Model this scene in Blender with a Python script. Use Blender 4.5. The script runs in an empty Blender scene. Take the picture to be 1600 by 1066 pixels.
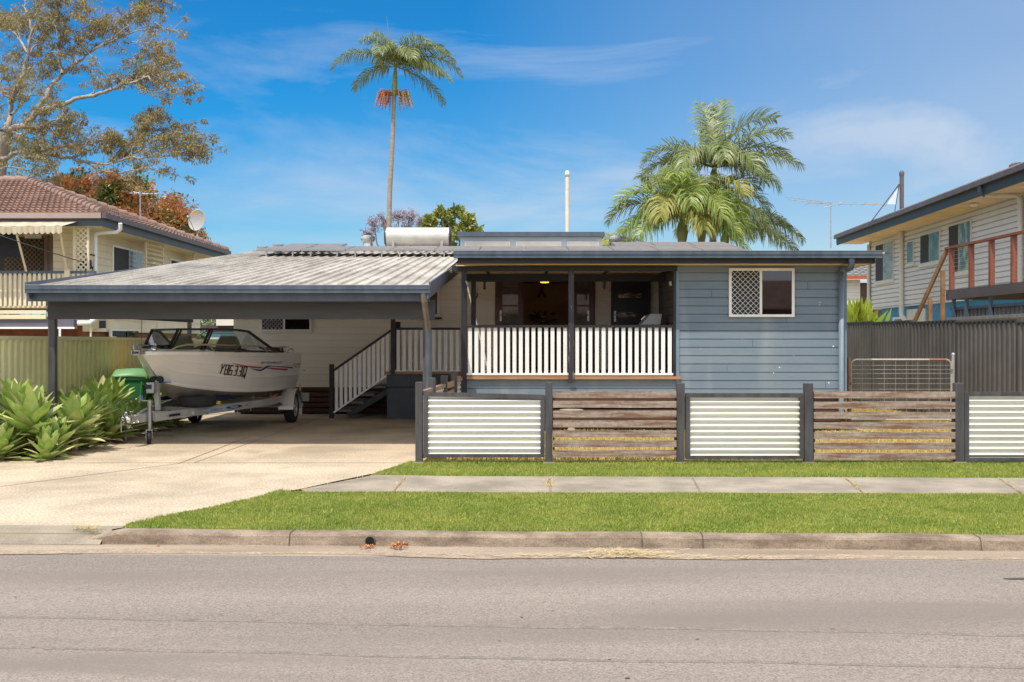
import bpy, math, random
import numpy as np
from mathutils import Vector, Matrix
random.seed(7); rng = np.random.default_rng(7)
S = bpy.context.scene; COL = S.collection
R = math.radians
# ---------------------------------------------------------------- camera
FPX, VX, HY, CZ = 1600.0, 812.0, 532.0, 1.58
cd = bpy.data.cameras.new("camera"); cam = bpy.data.objects.new("camera", cd); COL.objects.link(cam)
cam.location = (0, 0, CZ); cam.rotation_euler = (R(90), 0, 0)
cd.sensor_width = 36; cd.lens = 36 * FPX / 1600.0
cd.shift_x = (800 - VX) / 1600.0; cd.shift_y = -(533 - HY) / 1600.0
cd.clip_start = 0.1; cd.clip_end = 3000
S.camera = cam
# ---------------------------------------------------------------- light
KX, KY = 0.257, 0.50
sv = Vector((-KX, -KY, 1)).normalized()
EL = math.asin(sv.z); AZ = math.atan2(sv.x, sv.y)
W = bpy.data.worlds.new("World"); S.world = W; W.use_nodes = True
nt = W.node_tree; nt.nodes.clear()
out = nt.nodes.new("ShaderNodeOutputWorld"); bg = nt.nodes.new("ShaderNodeBackground")
sky = nt.nodes.new("ShaderNodeTexSky"); sky.sky_type = 'NISHITA'; sky.sun_disc = False
sky.sun_elevation = EL; sky.sun_rotation = AZ % (2 * math.pi); sky.altitude = 50
sky.air_density = 1.0; sky.dust_density = 0.6; sky.ozone_density = 3.0
tc = nt.nodes.new("ShaderNodeTexCoord")
sep = nt.nodes.new("ShaderNodeSeparateXYZ"); nt.links.new(tc.outputs['Generated'], sep.inputs[0])
def wmath(op, a, b=None, clamp=False):
    n = nt.nodes.new("ShaderNodeMath"); n.operation = op; n.use_clamp = clamp
    for i, v in enumerate((a, b)):
        if v is None: continue
        if isinstance(v, (int, float)): n.inputs[i].default_value = v
        else: nt.links.new(v, n.inputs[i])
    return n.outputs[0]
hs = nt.nodes.new("ShaderNodeHueSaturation"); hs.inputs['Saturation'].default_value = 1.22
hs.inputs['Value'].default_value = 0.72
nt.links.new(sky.outputs[0], hs.inputs['Color'])
# clear, deep blue band of air above the horizon, deeper towards the left and the zenith
tint = nt.nodes.new("ShaderNodeMixRGB"); tint.blend_type = 'MULTIPLY'; tint.inputs[2].default_value = (0.17, 0.92, 1.2, 1)
up = wmath('MULTIPLY', sep.outputs[2], 3.3)
left = wmath('MULTIPLY', sep.outputs[0], -0.9)
fac = wmath('ADD', wmath('ADD', up, left), 0.05, True)
nt.links.new(fac, tint.inputs[0]); nt.links.new(hs.outputs[0], tint.inputs[1])
# cirrus on a high plane: direction / height
zz = wmath('MAXIMUM', wmath('ADD', sep.outputs[2], 0.10), 0.02)
u = wmath('DIVIDE', sep.outputs[0], zz); v = wmath('DIVIDE', sep.outputs[1], zz)
comb = nt.nodes.new("ShaderNodeCombineXYZ"); nt.links.new(u, comb.inputs[0]); nt.links.new(v, comb.inputs[1])
mp = nt.nodes.new("ShaderNodeMapping"); mp.inputs['Rotation'].default_value = (0, R(17), 0); mp.inputs['Scale'].default_value = (2.6, 2.6, 11)
mp.inputs['Location'].default_value = (3.1, 1.4, 0)
nt.links.new(tc.outputs['Generated'], mp.inputs[0])
nz = nt.nodes.new("ShaderNodeTexNoise"); nz.inputs['Scale'].default_value = 1.0; nz.inputs['Detail'].default_value = 9
nz.inputs['Roughness'].default_value = 0.58; nz.inputs['Distortion'].default_value = 0.5
nt.links.new(mp.outputs[0], nz.inputs[0])
nz2 = nt.nodes.new("ShaderNodeTexNoise"); nz2.inputs['Scale'].default_value = 0.35; nz2.inputs['Detail'].default_value = 3
nt.links.new(comb.outputs[0], nz2.inputs[0])
mr = nt.nodes.new("ShaderNodeMapRange"); mr.inputs[1].default_value = 0.45; mr.inputs[2].default_value = 0.70; mr.inputs[3].default_value = 0.0; mr.inputs[4].default_value = 1.0
nt.links.new(nz.outputs[0], mr.inputs[0])
mr2 = nt.nodes.new("ShaderNodeMapRange"); mr2.inputs[1].default_value = 0.30; mr2.inputs[2].default_value = 0.58
nt.links.new(nz2.outputs[0], mr2.inputs[0])
cf = wmath('MULTIPLY', wmath('MULTIPLY', mr.outputs[0], mr2.outputs[0]), 0.80, True)
hazeR = wmath('MULTIPLY', wmath('ADD', sep.outputs[0], 0.05, True), 0.62, True)   # thin high haze to the right
cf = wmath('MAXIMUM', cf, wmath('MULTIPLY', hazeR, wmath('ADD', mr2.outputs[0], 0.45), True))
mix = nt.nodes.new("ShaderNodeMixRGB"); mix.inputs[2].default_value = (3.6, 4.1, 4.9, 1)
nt.links.new(cf, mix.inputs[0]); nt.links.new(tint.outputs[0], mix.inputs[1])
# bright veil added to the unseen sky overhead and behind the camera as fill light
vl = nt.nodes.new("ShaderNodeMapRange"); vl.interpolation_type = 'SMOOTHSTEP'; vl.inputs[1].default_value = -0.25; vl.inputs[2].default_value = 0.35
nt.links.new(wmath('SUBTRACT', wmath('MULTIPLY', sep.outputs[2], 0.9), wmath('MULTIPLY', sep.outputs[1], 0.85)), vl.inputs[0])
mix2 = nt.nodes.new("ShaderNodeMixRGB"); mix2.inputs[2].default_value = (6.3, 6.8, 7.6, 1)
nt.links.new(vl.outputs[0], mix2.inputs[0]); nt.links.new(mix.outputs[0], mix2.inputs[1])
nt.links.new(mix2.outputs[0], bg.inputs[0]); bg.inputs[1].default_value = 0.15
nt.links.new(bg.outputs[0], out.inputs[0])
ld = bpy.data.lights.new("sun", 'SUN'); ld.energy = 3.8; ld.angle = R(0.5); ld.color = (1.0, 0.925, 0.815)
sun = bpy.data.objects.new("sun", ld); COL.objects.link(sun)
sun.rotation_euler = (-sv).to_track_quat('-Z', 'Y').to_euler(); sun.location = (0, 0, 60)
S.view_settings.view_transform = 'Standard'; S.view_settings.look = 'None'
S.view_settings.exposure = 0.19; S.view_settings.gamma = 1.0; S.view_settings.use_curve_mapping = False
S.render.engine = 'CYCLES'
S.cycles.max_bounces = 8; S.cycles.diffuse_bounces = 5; S.cycles.transparent_max_bounces = 12

# ---------------------------------------------------------------- helpers
def P(px, py, Y): return Vector(((px - VX) * Y / FPX, Y, CZ - (py - HY) * Y / FPX))
def G(px, py, z=0.0):
    Y = FPX * (CZ - z) / (py - HY); return Vector(((px - VX) * Y / FPX, Y, z))
def XA(px, Y): return (px - VX) * Y / FPX
def ZA(py, Y): return CZ - (py - HY) * Y / FPX
def curve(xs, ys):
    xs = np.array(xs, float); ys = np.array(ys, float)
    m = np.gradient(ys, xs)
    def f(x):
        x = min(max(x, xs[0]), xs[-1]); i = min(max(int(np.searchsorted(xs, x)) - 1, 0), len(xs) - 2)
        h = xs[i + 1] - xs[i]; t = (x - xs[i]) / h
        return float((2*t**3-3*t*t+1)*ys[i] + (t**3-2*t*t+t)*h*m[i] + (-2*t**3+3*t*t)*ys[i+1] + (t**3-t*t)*h*m[i+1])
    return f

def M(name, col, rough=0.6, metal=0.0, var=0.12, vs=1.5, bump=0.0, bs=60.0, spec=0.5, col2=None, stretch=(1, 1, 1),
      island=0.0, icol=None, trans=0.0, coat=0.0, detail=4.0, grain=0.0, gs=150.0, lo=0.35, hi=0.65, coords='pos', emit=None, blotch=None, blotch2=None):
    m = bpy.data.materials.new(name); m.use_nodes = True; n = m.node_tree; L = n.links
    b = n.nodes['Principled BSDF']; b.inputs['Roughness'].default_value = rough; b.inputs['Metallic'].default_value = metal
    b.inputs['Specular IOR Level'].default_value = spec; b.inputs['Coat Weight'].default_value = coat
    ge = n.nodes.new("ShaderNodeNewGeometry")
    if coords == 'obj':
        t_ = n.nodes.new("ShaderNodeTexCoord"); src = t_.outputs['Object']
    else: src = ge.outputs['Position']
    mp = n.nodes.new("ShaderNodeMapping"); mp.inputs['Scale'].default_value = stretch; L.new(src, mp.inputs[0])
    nz = n.nodes.new("ShaderNodeTexNoise"); nz.inputs['Scale'].default_value = vs; nz.inputs['Detail'].default_value = detail
    nz.inputs['Roughness'].default_value = 0.6; L.new(mp.outputs[0], nz.inputs[0])
    mr = n.nodes.new("ShaderNodeMapRange"); mr.inputs[1].default_value = lo; mr.inputs[2].default_value = hi; L.new(nz.outputs[0], mr.inputs[0])
    mx = n.nodes.new("ShaderNodeMixRGB"); L.new(mr.outputs[0], mx.inputs[0])
    c = Vector(col)
    if col2 is None: a, d = c * (1 - var), c * (1 + var)
    else: a, d = c, Vector(col2)
    mx.inputs[1].default_value = (*a, 1); mx.inputs[2].default_value = (*d, 1)
    o = mx.outputs[0]
    if grain > 0:
        g = n.nodes.new("ShaderNodeTexNoise"); g.inputs['Scale'].default_value = gs; g.inputs['Detail'].default_value = 2; L.new(src, g.inputs[0])
        gm = n.nodes.new("ShaderNodeMapRange"); gm.inputs[1].default_value = 0.3; gm.inputs[2].default_value = 0.7
        gm.inputs[3].default_value = 1 - grain; gm.inputs[4].default_value = 1 + grain; L.new(g.outputs[0], gm.inputs[0])
        vm = n.nodes.new("ShaderNodeVectorMath"); vm.operation = 'SCALE'; L.new(o, vm.inputs[0]); L.new(gm.outputs[0], vm.inputs['Scale']); o = vm.outputs[0]
    for bl in (blotch, blotch2):
        if not bl: continue
        bc, bsc, b0, b1, bst = bl; bm_ = n.nodes.new("ShaderNodeMapping"); bm_.inputs['Scale'].default_value = bst; L.new(src, bm_.inputs[0])
        q = n.nodes.new("ShaderNodeTexNoise"); q.inputs['Scale'].default_value = bsc; q.inputs['Detail'].default_value = 6; q.inputs['Distortion'].default_value = .4; L.new(bm_.outputs[0], q.inputs[0])
        qm = n.nodes.new("ShaderNodeMapRange"); qm.inputs[1].default_value = b0; qm.inputs[2].default_value = b1; L.new(q.outputs[0], qm.inputs[0])
        qx = n.nodes.new("ShaderNodeMixRGB"); qx.inputs[2].default_value = (*bc, 1); L.new(qm.outputs[0], qx.inputs[0]); L.new(o, qx.inputs[1]); o = qx.outputs[0]
    if island > 0:
        x2 = n.nodes.new("ShaderNodeMixRGB"); x2.inputs[2].default_value = (*(icol or col), 1)
        mm = n.nodes.new("ShaderNodeMapRange"); mm.inputs[1].default_value = 1 - island; mm.inputs[2].default_value = 1.0
        L.new(ge.outputs['Random Per Island'], mm.inputs[0]); L.new(mm.outputs[0], x2.inputs[0]); L.new(o, x2.inputs[1]); o = x2.outputs[0]
        vm = n.nodes.new("ShaderNodeVectorMath"); vm.operation = 'SCALE'; m3 = n.nodes.new("ShaderNodeMath"); m3.operation = 'MULTIPLY'; m3.inputs[1].default_value = 7.31
        f3 = n.nodes.new("ShaderNodeMath"); f3.operation = 'FRACT'; L.new(ge.outputs['Random Per Island'], m3.inputs[0]); L.new(m3.outputs[0], f3.inputs[0])
        m4 = n.nodes.new("ShaderNodeMapRange"); m4.inputs[3].default_value = 0.75; m4.inputs[4].default_value = 1.25; L.new(f3.outputs[0], m4.inputs[0])
        L.new(o, vm.inputs[0]); L.new(m4.outputs[0], vm.inputs['Scale']); o = vm.outputs[0]
    L.new(o, b.inputs['Base Color'])
    if bump > 0:
        bn = n.nodes.new("ShaderNodeTexNoise"); bn.inputs['Scale'].default_value = bs; bn.inputs['Detail'].default_value = 4; L.new(mp.outputs[0], bn.inputs[0])
        bp = n.nodes.new("ShaderNodeBump"); bp.inputs['Strength'].default_value = bump; bp.inputs['Distance'].default_value = 0.01
        L.new(bn.outputs[0], bp.inputs['Height']); L.new(bp.outputs[0], b.inputs['Normal'])
    if emit: b.inputs['Emission Color'].default_value = (*emit[0], 1); b.inputs['Emission Strength'].default_value = emit[1]
    if trans > 0:
        tl = n.nodes.new("ShaderNodeBsdfTranslucent"); ms = n.nodes.new("ShaderNodeMixShader"); ms.inputs[0].default_value = trans
        L.new(o, tl.inputs[0]); L.new(b.outputs[0], ms.inputs[1]); L.new(tl.outputs[0], ms.inputs[2])
        L.new(ms.outputs[0], n.nodes['Material Output'].inputs[0])
    return m

def glass(name, tint=(0.9, 0.95, 0.95), alpha=0.25):
    m = bpy.data.materials.new(name); m.use_nodes = True; n = m.node_tree; n.nodes.clear(); L = n.links
    o = n.nodes.new("ShaderNodeOutputMaterial"); t = n.nodes.new("ShaderNodeBsdfTransparent"); g = n.nodes.new("ShaderNodeBsdfGlossy")
    t.inputs[0].default_value = (*tint, 1); g.inputs['Roughness'].default_value = 0.02
    f = n.nodes.new("ShaderNodeFresnel"); f.inputs[0].default_value = 1.5
    ad = n.nodes.new("ShaderNodeMath"); ad.operation = 'ADD'; ad.inputs[1].default_value = alpha * 0.3; L.new(f.outputs[0], ad.inputs[0])
    x = n.nodes.new("ShaderNodeMixShader"); L.new(ad.outputs[0], x.inputs[0]); L.new(t.outputs[0], x.inputs[1]); L.new(g.outputs[0], x.inputs[2])
    L.new(x.outputs[0], o.inputs[0]); return m

WL = {}
def tag(o, label=None, cat=None, group=None, kind=None):
    if label: o['label'] = label
    if cat: o['category'] = cat
    if group: o['group'] = group
    if kind: o['kind'] = kind
    return o
def thing(name, label, cat, loc, group=None):
    o = bpy.data.objects.new(name, None); COL.objects.link(o); o.location = loc; o.empty_display_size = 0.2
    WL[o.name] = Vector(loc); return tag(o, label, cat, group)
class MB:
    def __init__(s): s.v = []; s.f = []; s.sm = []
    def add(s, vs, fs, smooth=False):
        b = len(s.v); s.v.extend([tuple(q) for q in vs]); s.f.extend([tuple(i + b for i in q) for q in fs]); s.sm.extend([smooth] * len(fs)); return s
    def box(s, x0, x1, y0, y1, z0, z1):
        x0, x1 = min(x0, x1), max(x0, x1); y0, y1 = min(y0, y1), max(y0, y1); z0, z1 = min(z0, z1), max(z0, z1)
        v = [(x, y, z) for z in (z0, z1) for y in (y0, y1) for x in (x0, x1)]
        return s.add(v, [(0, 2, 3, 1), (4, 5, 7, 6), (0, 1, 5, 4), (2, 6, 7, 3), (0, 4, 6, 2), (1, 3, 7, 5)])
    def bar(s, p, q, w, h, up=(0, 0, 1)):
        p, q = Vector(p), Vector(q); d = (q - p).normalized(); u = Vector(up); r = d.cross(u)
        if r.length < 1e-4: r = d.cross(Vector((0, 1, 0)))
        r.normalize(); u = r.cross(d).normalized(); r *= w / 2; u *= h / 2
        v = [c + a * r + b * u for c in (p, q) for a, b in ((-1, -1), (1, -1), (1, 1), (-1, 1))]
        return s.add(v, [(0, 1, 2, 3)[::-1] if 0 else (3, 2, 1, 0), (4, 5, 6, 7), (0, 1, 5, 4), (1, 2, 6, 5), (2, 3, 7, 6), (3, 0, 4, 7)])
    def tube(s, pts, r, n=8, cap=True, smooth=True):
        pts = [Vector(p) for p in pts]; k = len(pts); rs = r if isinstance(r, (list, tuple)) else [r] * k
        d0 = (pts[1] - pts[0]).normalized(); ref = Vector((0, 0, 1)) if abs(d0.z) < 0.9 else Vector((1, 0, 0))
        a = d0.cross(ref).normalized(); vs = []
        for i, p in enumerate(pts):
            d = (pts[min(i + 1, k - 1)] - pts[max(i - 1, 0)]).normalized()
            a = (a - d * a.dot(d)).normalized(); b = d.cross(a)
            for j in range(n):
                t = 2 * math.pi * j / n; vs.append(p + (a * math.cos(t) + b * math.sin(t)) * rs[i])
        fs = [(i * n + j, i * n + (j + 1) % n, (i + 1) * n + (j + 1) % n, (i + 1) * n + j) for i in range(k - 1) for j in range(n)]
        s.add(vs, fs, smooth)
        if cap:
            s.add(vs[:n], [tuple(range(n))[::-1]]); s.add(vs[-n:], [tuple(range(n))])
        return s
    def lathe(s, c, axis, prof, n=24, smooth=True, a0=0, a1=2 * math.pi, ref=None):
        # prof: list of (radius, height along axis)
        c = Vector(c); ax = Vector(axis).normalized(); rf = Vector(ref) if ref else (Vector((0, 0, 1)) if abs(ax.z) < 0.9 else Vector((1, 0, 0)))
        a = (rf - ax * rf.dot(ax)).normalized(); b = ax.cross(a); full = abs(a1 - a0 - 2 * math.pi) < 1e-6; m = n if full else n + 1
        vs = [c + ax * h + (a * math.cos(a0 + (a1 - a0) * j / n) + b * math.sin(a0 + (a1 - a0) * j / n)) * r for r, h in prof for j in range(m)]
        fs = []
        for i in range(len(prof) - 1):
            for j in range(n):
                j2 = (j + 1) % m; fs.append((i * m + j, i * m + j2, (i + 1) * m + j2, (i + 1) * m + j))
        return s.add(vs, fs, smooth)
    def cyl(s, c, axis, r, h, n=16):
        return s.lathe(c, axis, [(1e-4, 0), (r, 0), (r, 0), (r, h), (r, h), (1e-4, h)], n, smooth=False)
    def grid(s, rows, smooth=False, close=False):
        n = len(rows[0]); vs = [p for r in rows for p in r]; c = n if close else n - 1
        return s.add(vs, [(i * n + j, i * n + (j + 1) % n, (i + 1) * n + (j + 1) % n, (i + 1) * n + j) for i in range(len(rows) - 1) for j in range(c)], smooth)
    def prism(s, poly, vec):
        # poly: planar 3D polygon, extruded by vec
        vec = Vector(vec); p = [Vector(q) for q in poly]; n = len(p)
        s.add(p + [q + vec for q in p], [tuple(range(n))[::-1], tuple(range(n, 2 * n))] + [(i, (i + 1) % n, (i + 1) % n + n, i + n) for i in range(n)]); return s
    def build(s, name, mat, parent=None, loc=None, label=None, cat=None, group=None, kind=None, bevel=0.0):
        V = np.array(s.v, float).reshape(-1, 3)
        if parent is not None: off = WL[parent.name]
        elif loc is not None: off = Vector(loc)
        else: off = Vector(((V[:, 0].min() + V[:, 0].max()) / 2, (V[:, 1].min() + V[:, 1].max()) / 2, V[:, 2].min()))
        V = V - np.array(off)
        me = bpy.data.meshes.new(name); me.from_pydata(V.tolist(), [], s.f); me.polygons.foreach_set('use_smooth', s.sm); me.materials.append(mat); me.update()
        o = bpy.data.objects.new(name, me); COL.objects.link(o); WL[o.name] = Vector(off)
        if parent is not None: o.parent = parent
        else: o.location = off
        if bevel > 0:
            bm = o.modifiers.new('bevel', 'BEVEL'); bm.width = bevel; bm.segments = 2; bm.limit_method = 'ANGLE'; bm.angle_limit = R(40)
        return tag(o, label, cat, group, kind)
def bulk(name, V, F, mat, parent=None, loc=(0, 0, 0), k=4, smooth=False, **kw):
    # fast mesh from arrays: V (n,3), F (m,k)
    off = np.array(WL[parent.name]) if parent is not None else np.array(loc, float)
    V = np.asarray(V, float) - off; F = np.asarray(F, np.int32)
    me = bpy.data.meshes.new(name); me.vertices.add(len(V)); me.vertices.foreach_set('co', V.ravel())
    me.loops.add(F.size); me.loops.foreach_set('vertex_index', F.ravel()); me.polygons.add(len(F))
    me.polygons.foreach_set('loop_start', np.arange(0, F.size, k, dtype=np.int32)); me.polygons.foreach_set('loop_total', np.full(len(F), k, np.int32))
    if smooth: me.polygons.foreach_set('use_smooth', np.ones(len(F), bool))
    me.update(calc_edges=True); me.validate(); me.materials.append(mat)
    o = bpy.data.objects.new(name, me); COL.objects.link(o); WL[o.name] = Vector(off)
    if parent is not None: o.parent = parent
    else: o.location = tuple(off)
    return tag(o, **kw)
def kids(o): return [c for c in COL.objects if c.parent == o]
def copy_tree(o, parent=None):
    c = o.copy(); COL.objects.link(c); c.parent = parent
    for ch in kids(o): copy_tree(ch, c)
    return c
def place(o, loc, rz=0, label=None):
    o.location = loc; o.rotation_euler = (0, 0, rz); WL[o.name] = Vector(loc)
    if label: o['label'] = label
    return o
def text2d(s, size=1.0):
    c = bpy.data.curves.new('txt', 'FONT'); c.body = s; c.size = size; c.resolution_u = 3
    o = bpy.data.objects.new('txt', c); COL.objects.link(o)
    dg = bpy.context.evaluated_depsgraph_get(); me = bpy.data.meshes.new_from_object(o.evaluated_get(dg))
    vs = [(v.co.x, v.co.y) for v in me.vertices]; fs = [tuple(p.vertices) for p in me.polygons]
    bpy.data.objects.remove(o); bpy.data.curves.remove(c); bpy.data.meshes.remove(me); return vs, fs
ORD = ['first', 'second', 'third', 'fourth', 'fifth', 'sixth', 'seventh', 'eighth', 'ninth', 'tenth', 'eleventh', 'twelfth', 'thirteenth']

# ---------------------------------------------------------------- materials
m_asph = M('asphalt', (0.250, 0.208, 0.176), 0.9, var=0.14, vs=0.5, stretch=(0.2, 1.4, 1), bump=0.5, bs=140, grain=0.38, gs=95, blotch=((.195, .162, .137), .8, .52, .72, (.25, 1.6, 1)), blotch2=((.12, .10, .088), 6, .735, .75, (1, 1, 1)))
m_conc = M('drive_concrete', (0.37, 0.30, 0.215), 0.9, col2=(0.54, 0.435, 0.315), vs=0.9, bump=0.6, bs=70, grain=0.34, gs=42, lo=0.3, hi=0.6, blotch=((.30, .235, .165), .55, .54, .76, (1, 1, 1)), blotch2=((.33, .265, .19), 1.5, .58, .80, (1.2, .8, 1)))
m_path = M('path_concrete', (0.22, 0.185, 0.14), 0.9, col2=(0.37, 0.315, 0.245), vs=1.6, bump=0.4, bs=120, grain=0.2, gs=90)
m_kerb = M('kerb_concrete', (0.16, 0.116, 0.08), 0.9, col2=(0.34, 0.265, 0.195), vs=3, stretch=(1, 1, 3), bump=0.5, bs=90, grain=0.25, gs=80)
m_chan = M('channel_concrete', (0.24, 0.185, 0.135), 0.9, col2=(0.37, 0.295, 0.22), vs=1.1, stretch=(0.3, 3, 1), bump=0.3, bs=90, grain=0.2, gs=80)
m_soil = M('turf_soil', (0.10, 0.17, 0.028), 0.95, col2=(0.17, 0.24, 0.045), vs=5, bump=0.5, bs=60)
m_dry = M('dry_lawn', (0.48, 0.33, 0.13), 0.95, col2=(0.42, 0.34, 0.13), vs=2.5, bump=0.6, bs=50, grain=0.35, gs=45)
m_ground = M('far_ground', (0.16, 0.17, 0.07), 0.95, col2=(0.26, 0.21, 0.12), vs=0.3)
m_black = M('black_paint', (0.020, 0.019, 0.024), 0.5, var=0.2, vs=4, bump=0.15, bs=60)
m_fpost = M('fence_post_black', (0.045, 0.042, 0.045), 0.6, col2=(0.085, 0.080, 0.082), vs=3, stretch=(3, 3, 0.6), bump=0.4, bs=70)
m_slate = M('slate_paint', (0.062, 0.083, 0.118), 0.42, col2=(0.085, 0.108, 0.148), vs=2.2, stretch=(3, 1, 0.5), bump=0.1, bs=40)
m_slateg = M('slate_gutter', (0.070, 0.095, 0.130), 0.33, col2=(0.105, 0.135, 0.175), vs=2.2, stretch=(3, 1, 0.5), bump=0.1, bs=40)
m_blue = M('blue_weatherboard', (0.150, 0.208, 0.268), 0.55, col2=(0.195, 0.250, 0.305), vs=1.3, stretch=(0.4, 1, 2), bump=0.25, bs=30, grain=0.06, gs=60, blotch=((.25, .295, .34), 1.6, .50, .75, (1.6, 1, .35)))
m_blued = M('dark_blue_cladding', (0.050, 0.060, 0.078), 0.6, col2=(0.075, 0.085, 0.105), vs=3)
m_cream = M('cream_weatherboard', (0.80, 0.745, 0.64), 0.6, col2=(0.86, 0.81, 0.72), vs=1.0, stretch=(0.4, 1, 2), bump=0.2, bs=25)
m_white = M('white_gloss', (0.84, 0.84, 0.83), 0.4, var=0.05, vs=3)
m_soff = M('soffit_cream', (0.82, 0.64, 0.42), 0.6, var=0.05)
m_deck = M('deck_timber', (0.30, 0.155, 0.075), 0.6, col2=(0.42, 0.24, 0.13), vs=3, stretch=(0.6, 8, 4))
m_brownd = M('dark_stained_timber', (0.055, 0.020, 0.012), 0.6, col2=(0.10, 0.038, 0.02), vs=3, stretch=(0.5, 4, 4))
m_door = M('red_cedar', (0.085, 0.022, 0.014), 0.35, col2=(0.13, 0.038, 0.022), vs=3, stretch=(6, 6, 0.6))
m_glassd = M('window_glass_dark', (0.012, 0.007, 0.007), 0.02, var=0.3, vs=1.5, spec=1.0)
m_glassg = M('window_glass_grey', (0.10, 0.13, 0.14), 0.05, col2=(0.22, 0.26, 0.26), vs=1.2, spec=0.9)
m_screen = M('insect_screen', (0.03, 0.03, 0.033), 0.7)
m_alu = M('aluminium', (0.55, 0.55, 0.55), 0.35, metal=0.7, var=0.1, vs=5)
m_galv = M('galvanised', (0.42, 0.42, 0.42), 0.42, metal=0.6, var=0.2, vs=9)
m_corr = M('zincalume_sheet', (0.80, 0.765, 0.71), 0.40, metal=0.45, var=0.05, vs=2, stretch=(0.4, 1, 3))
m_roof = M('weathered_roof_steel', (0.30, 0.265, 0.22), 0.7, col2=(0.52, 0.475, 0.41), vs=2.0, stretch=(1.2, 0.35, 1), bump=0.3, bs=30, grain=0.2, gs=25)
m_wood = M('weathered_hardwood', (0.19, 0.105, 0.068), 0.8, col2=(0.36, 0.285, 0.23), vs=3.2, stretch=(0.55, 3, 7), bump=0.6, bs=26, detail=9, lo=.38, hi=.60, grain=.18, gs=22)
m_tyre = M('tyre_rubber', (0.018, 0.018, 0.019), 0.8, var=0.2, bump=0.3, bs=80)
m_chrome = M('stainless', (0.72, 0.70, 0.66), 0.15, metal=1.0, var=0.03)
m_panel = M('solar_glass', (0.20, 0.18, 0.17), 0.55, var=0.15, vs=5, spec=0.3)
# ================================================================ SETTING
ZR = -0.10
KA = G(100, 853, ZR); KB = G(1600, 864, ZR); kd = (KB - KA).normalized(); kn = Vector((-kd.y, kd.x, 0))     # along kerb, away from road
def K(s, t, z): p = KA + kd * s + kn * t; return Vector((p.x, p.y, z))                                    # s along, t across
# ground: one sheet, stepped down by the kerb, reaching the horizon
mb = MB(); rows = []
for t, z in ((-400, ZR - .02), (0.10, ZR - .02), (0.14, -.025), (500, -.025)):
    rows.append([K(s, t, z) for s in (-500, -20, 0, 10, 500)])
mb.grid(rows); mb.build('ground', m_ground, loc=(0, 0, 0), kind='structure')
mb = MB(); mb.grid([[K(s, t, ZR) for s in np.linspace(-60, 60, 25)] for t in (-16, -8, -4, -2, -1, -0.29)]); mb.build('road', m_asph, loc=(0, 0, 0), kind='structure')
# tar joints: thin dark seams running along the road
m_tar = M('tar_seam', (0.168, 0.140, 0.118), 0.9, col2=(0.240, 0.20, 0.169), vs=11, grain=0.34, gs=105, lo=0.36, hi=0.60)
mb = MB()
for (a, b, w) in (((0, 964), (1600, 992), .030), ((0, 1012), (1600, 1044), .024)):
    A = G(*a, ZR + .0012); B = G(*b, ZR + .0012); d = (B - A).normalized(); nn = Vector((-d.y, d.x, 0))
    L = (B - A).length; k = 700; r1 = []; r2 = []
    for i in range(k + 1):
        s = -3 + (L + 6) * i / k; wob = .012 * math.sin(s * 1.7) + .008 * math.sin(s * 5.1); ww = w * (.75 + .25 * rng.random())
        c = A + d * s + nn * wob; r1.append(c - nn * ww); r2.append(c + nn * ww)
    mb.grid([r1, r2])
mb.build('road_seam', m_tar, loc=(0, 0, 0), kind='structure')
mb = MB(); mb.grid([[K(s, t, z) for s in np.linspace(-60, 60, 121)] for t, z in ((-0.34, ZR - .004), (-0.30, ZR + .003), (-0.20, ZR + .004), (0.0, ZR + .012))]); mb.build('gutter_channel', m_chan, loc=(0, 0, 0), kind='structure')
# dirt drift in the channel
m_dirt = M('silt', (0.27, 0.20, 0.14), 0.95, col2=(0.38, 0.29, 0.205), vs=6, grain=0.3, gs=60)
mb = MB(); r1 = []; r2 = []
for i in range(200):
    s = -6 + 18 * i / 199; o = -0.28 + .04 * math.sin(s * 1.1) + .025 * math.sin(s * 3.3); w = .035 + .025 * math.sin(s * 2.1 + 1) + .02 * rng.random()
    r1.append(K(s, o - w, ZR + .0055)); r2.append(K(s, o + w, ZR + .0115))
mb.grid([r1, r2]); mb.build('silt_drift', m_dirt, loc=(0, 0, 0), kind='structure')
# kerb with rounded nose; ramps down to the crossover at its left end
def kerb_row(s, h):
    prof = [(0.0, ZR + .0), (0.03, ZR + .0 + h * .12), (0.045, ZR + h * .80), (0.06, ZR + h * .95), (0.085, ZR + h), (0.20, ZR + h + .003), (0.215, ZR + h - .01), (0.22, ZR - .03)]
    return [K(s, t, z) for t, z in prof]
mb = MB(); H = .105; rr = [kerb_row(0.0, .012), kerb_row(.14, .045), kerb_row(.30, .085), kerb_row(.40, H)]
DRN = (G(578, 846, ZR + .05) - KA).dot(kd)
segs = [.40]; s = .40
cuts = [1.85, DRN + 2.2, 5.2, 7.4, 9.8, 12.2, 14.6, 17]
rr2 = []
s = .40
xs = sorted(set([round(q, 3) for q in np.arange(.45, 40, .15)]))
for q in xs: rr2.append(kerb_row(q, H + .003 * math.sin(q * 3)))
mb.grid(rr + rr2, smooth=False); 
mb.build('kerb', m_kerb, loc=(0, 0, 0), kind='structure')
m_joint = M('kerb_joint', (0.09, 0.065, 0.046), 0.95)
for c_ in cuts:
    j = MB(); w = .004; q0 = c_
    a = [K(q0 - w, t, z) for t, z in ((-.003, ZR + .005), (.027, ZR + .02), (.041, ZR + .085), (.06, ZR + .106), (.085, ZR + .112), (.2, ZR + .113))]
    b = [K(q0 + w, t, z) for t, z in ((-.003, ZR + .005), (.027, ZR + .02), (.041, ZR + .085), (.06, ZR + .106), (.085, ZR + .112), (.2, ZR + .113))]
    j.grid([a, b]); j.build('kerb_joint', m_joint, loc=(0, 0, 0), kind='structure')
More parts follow.
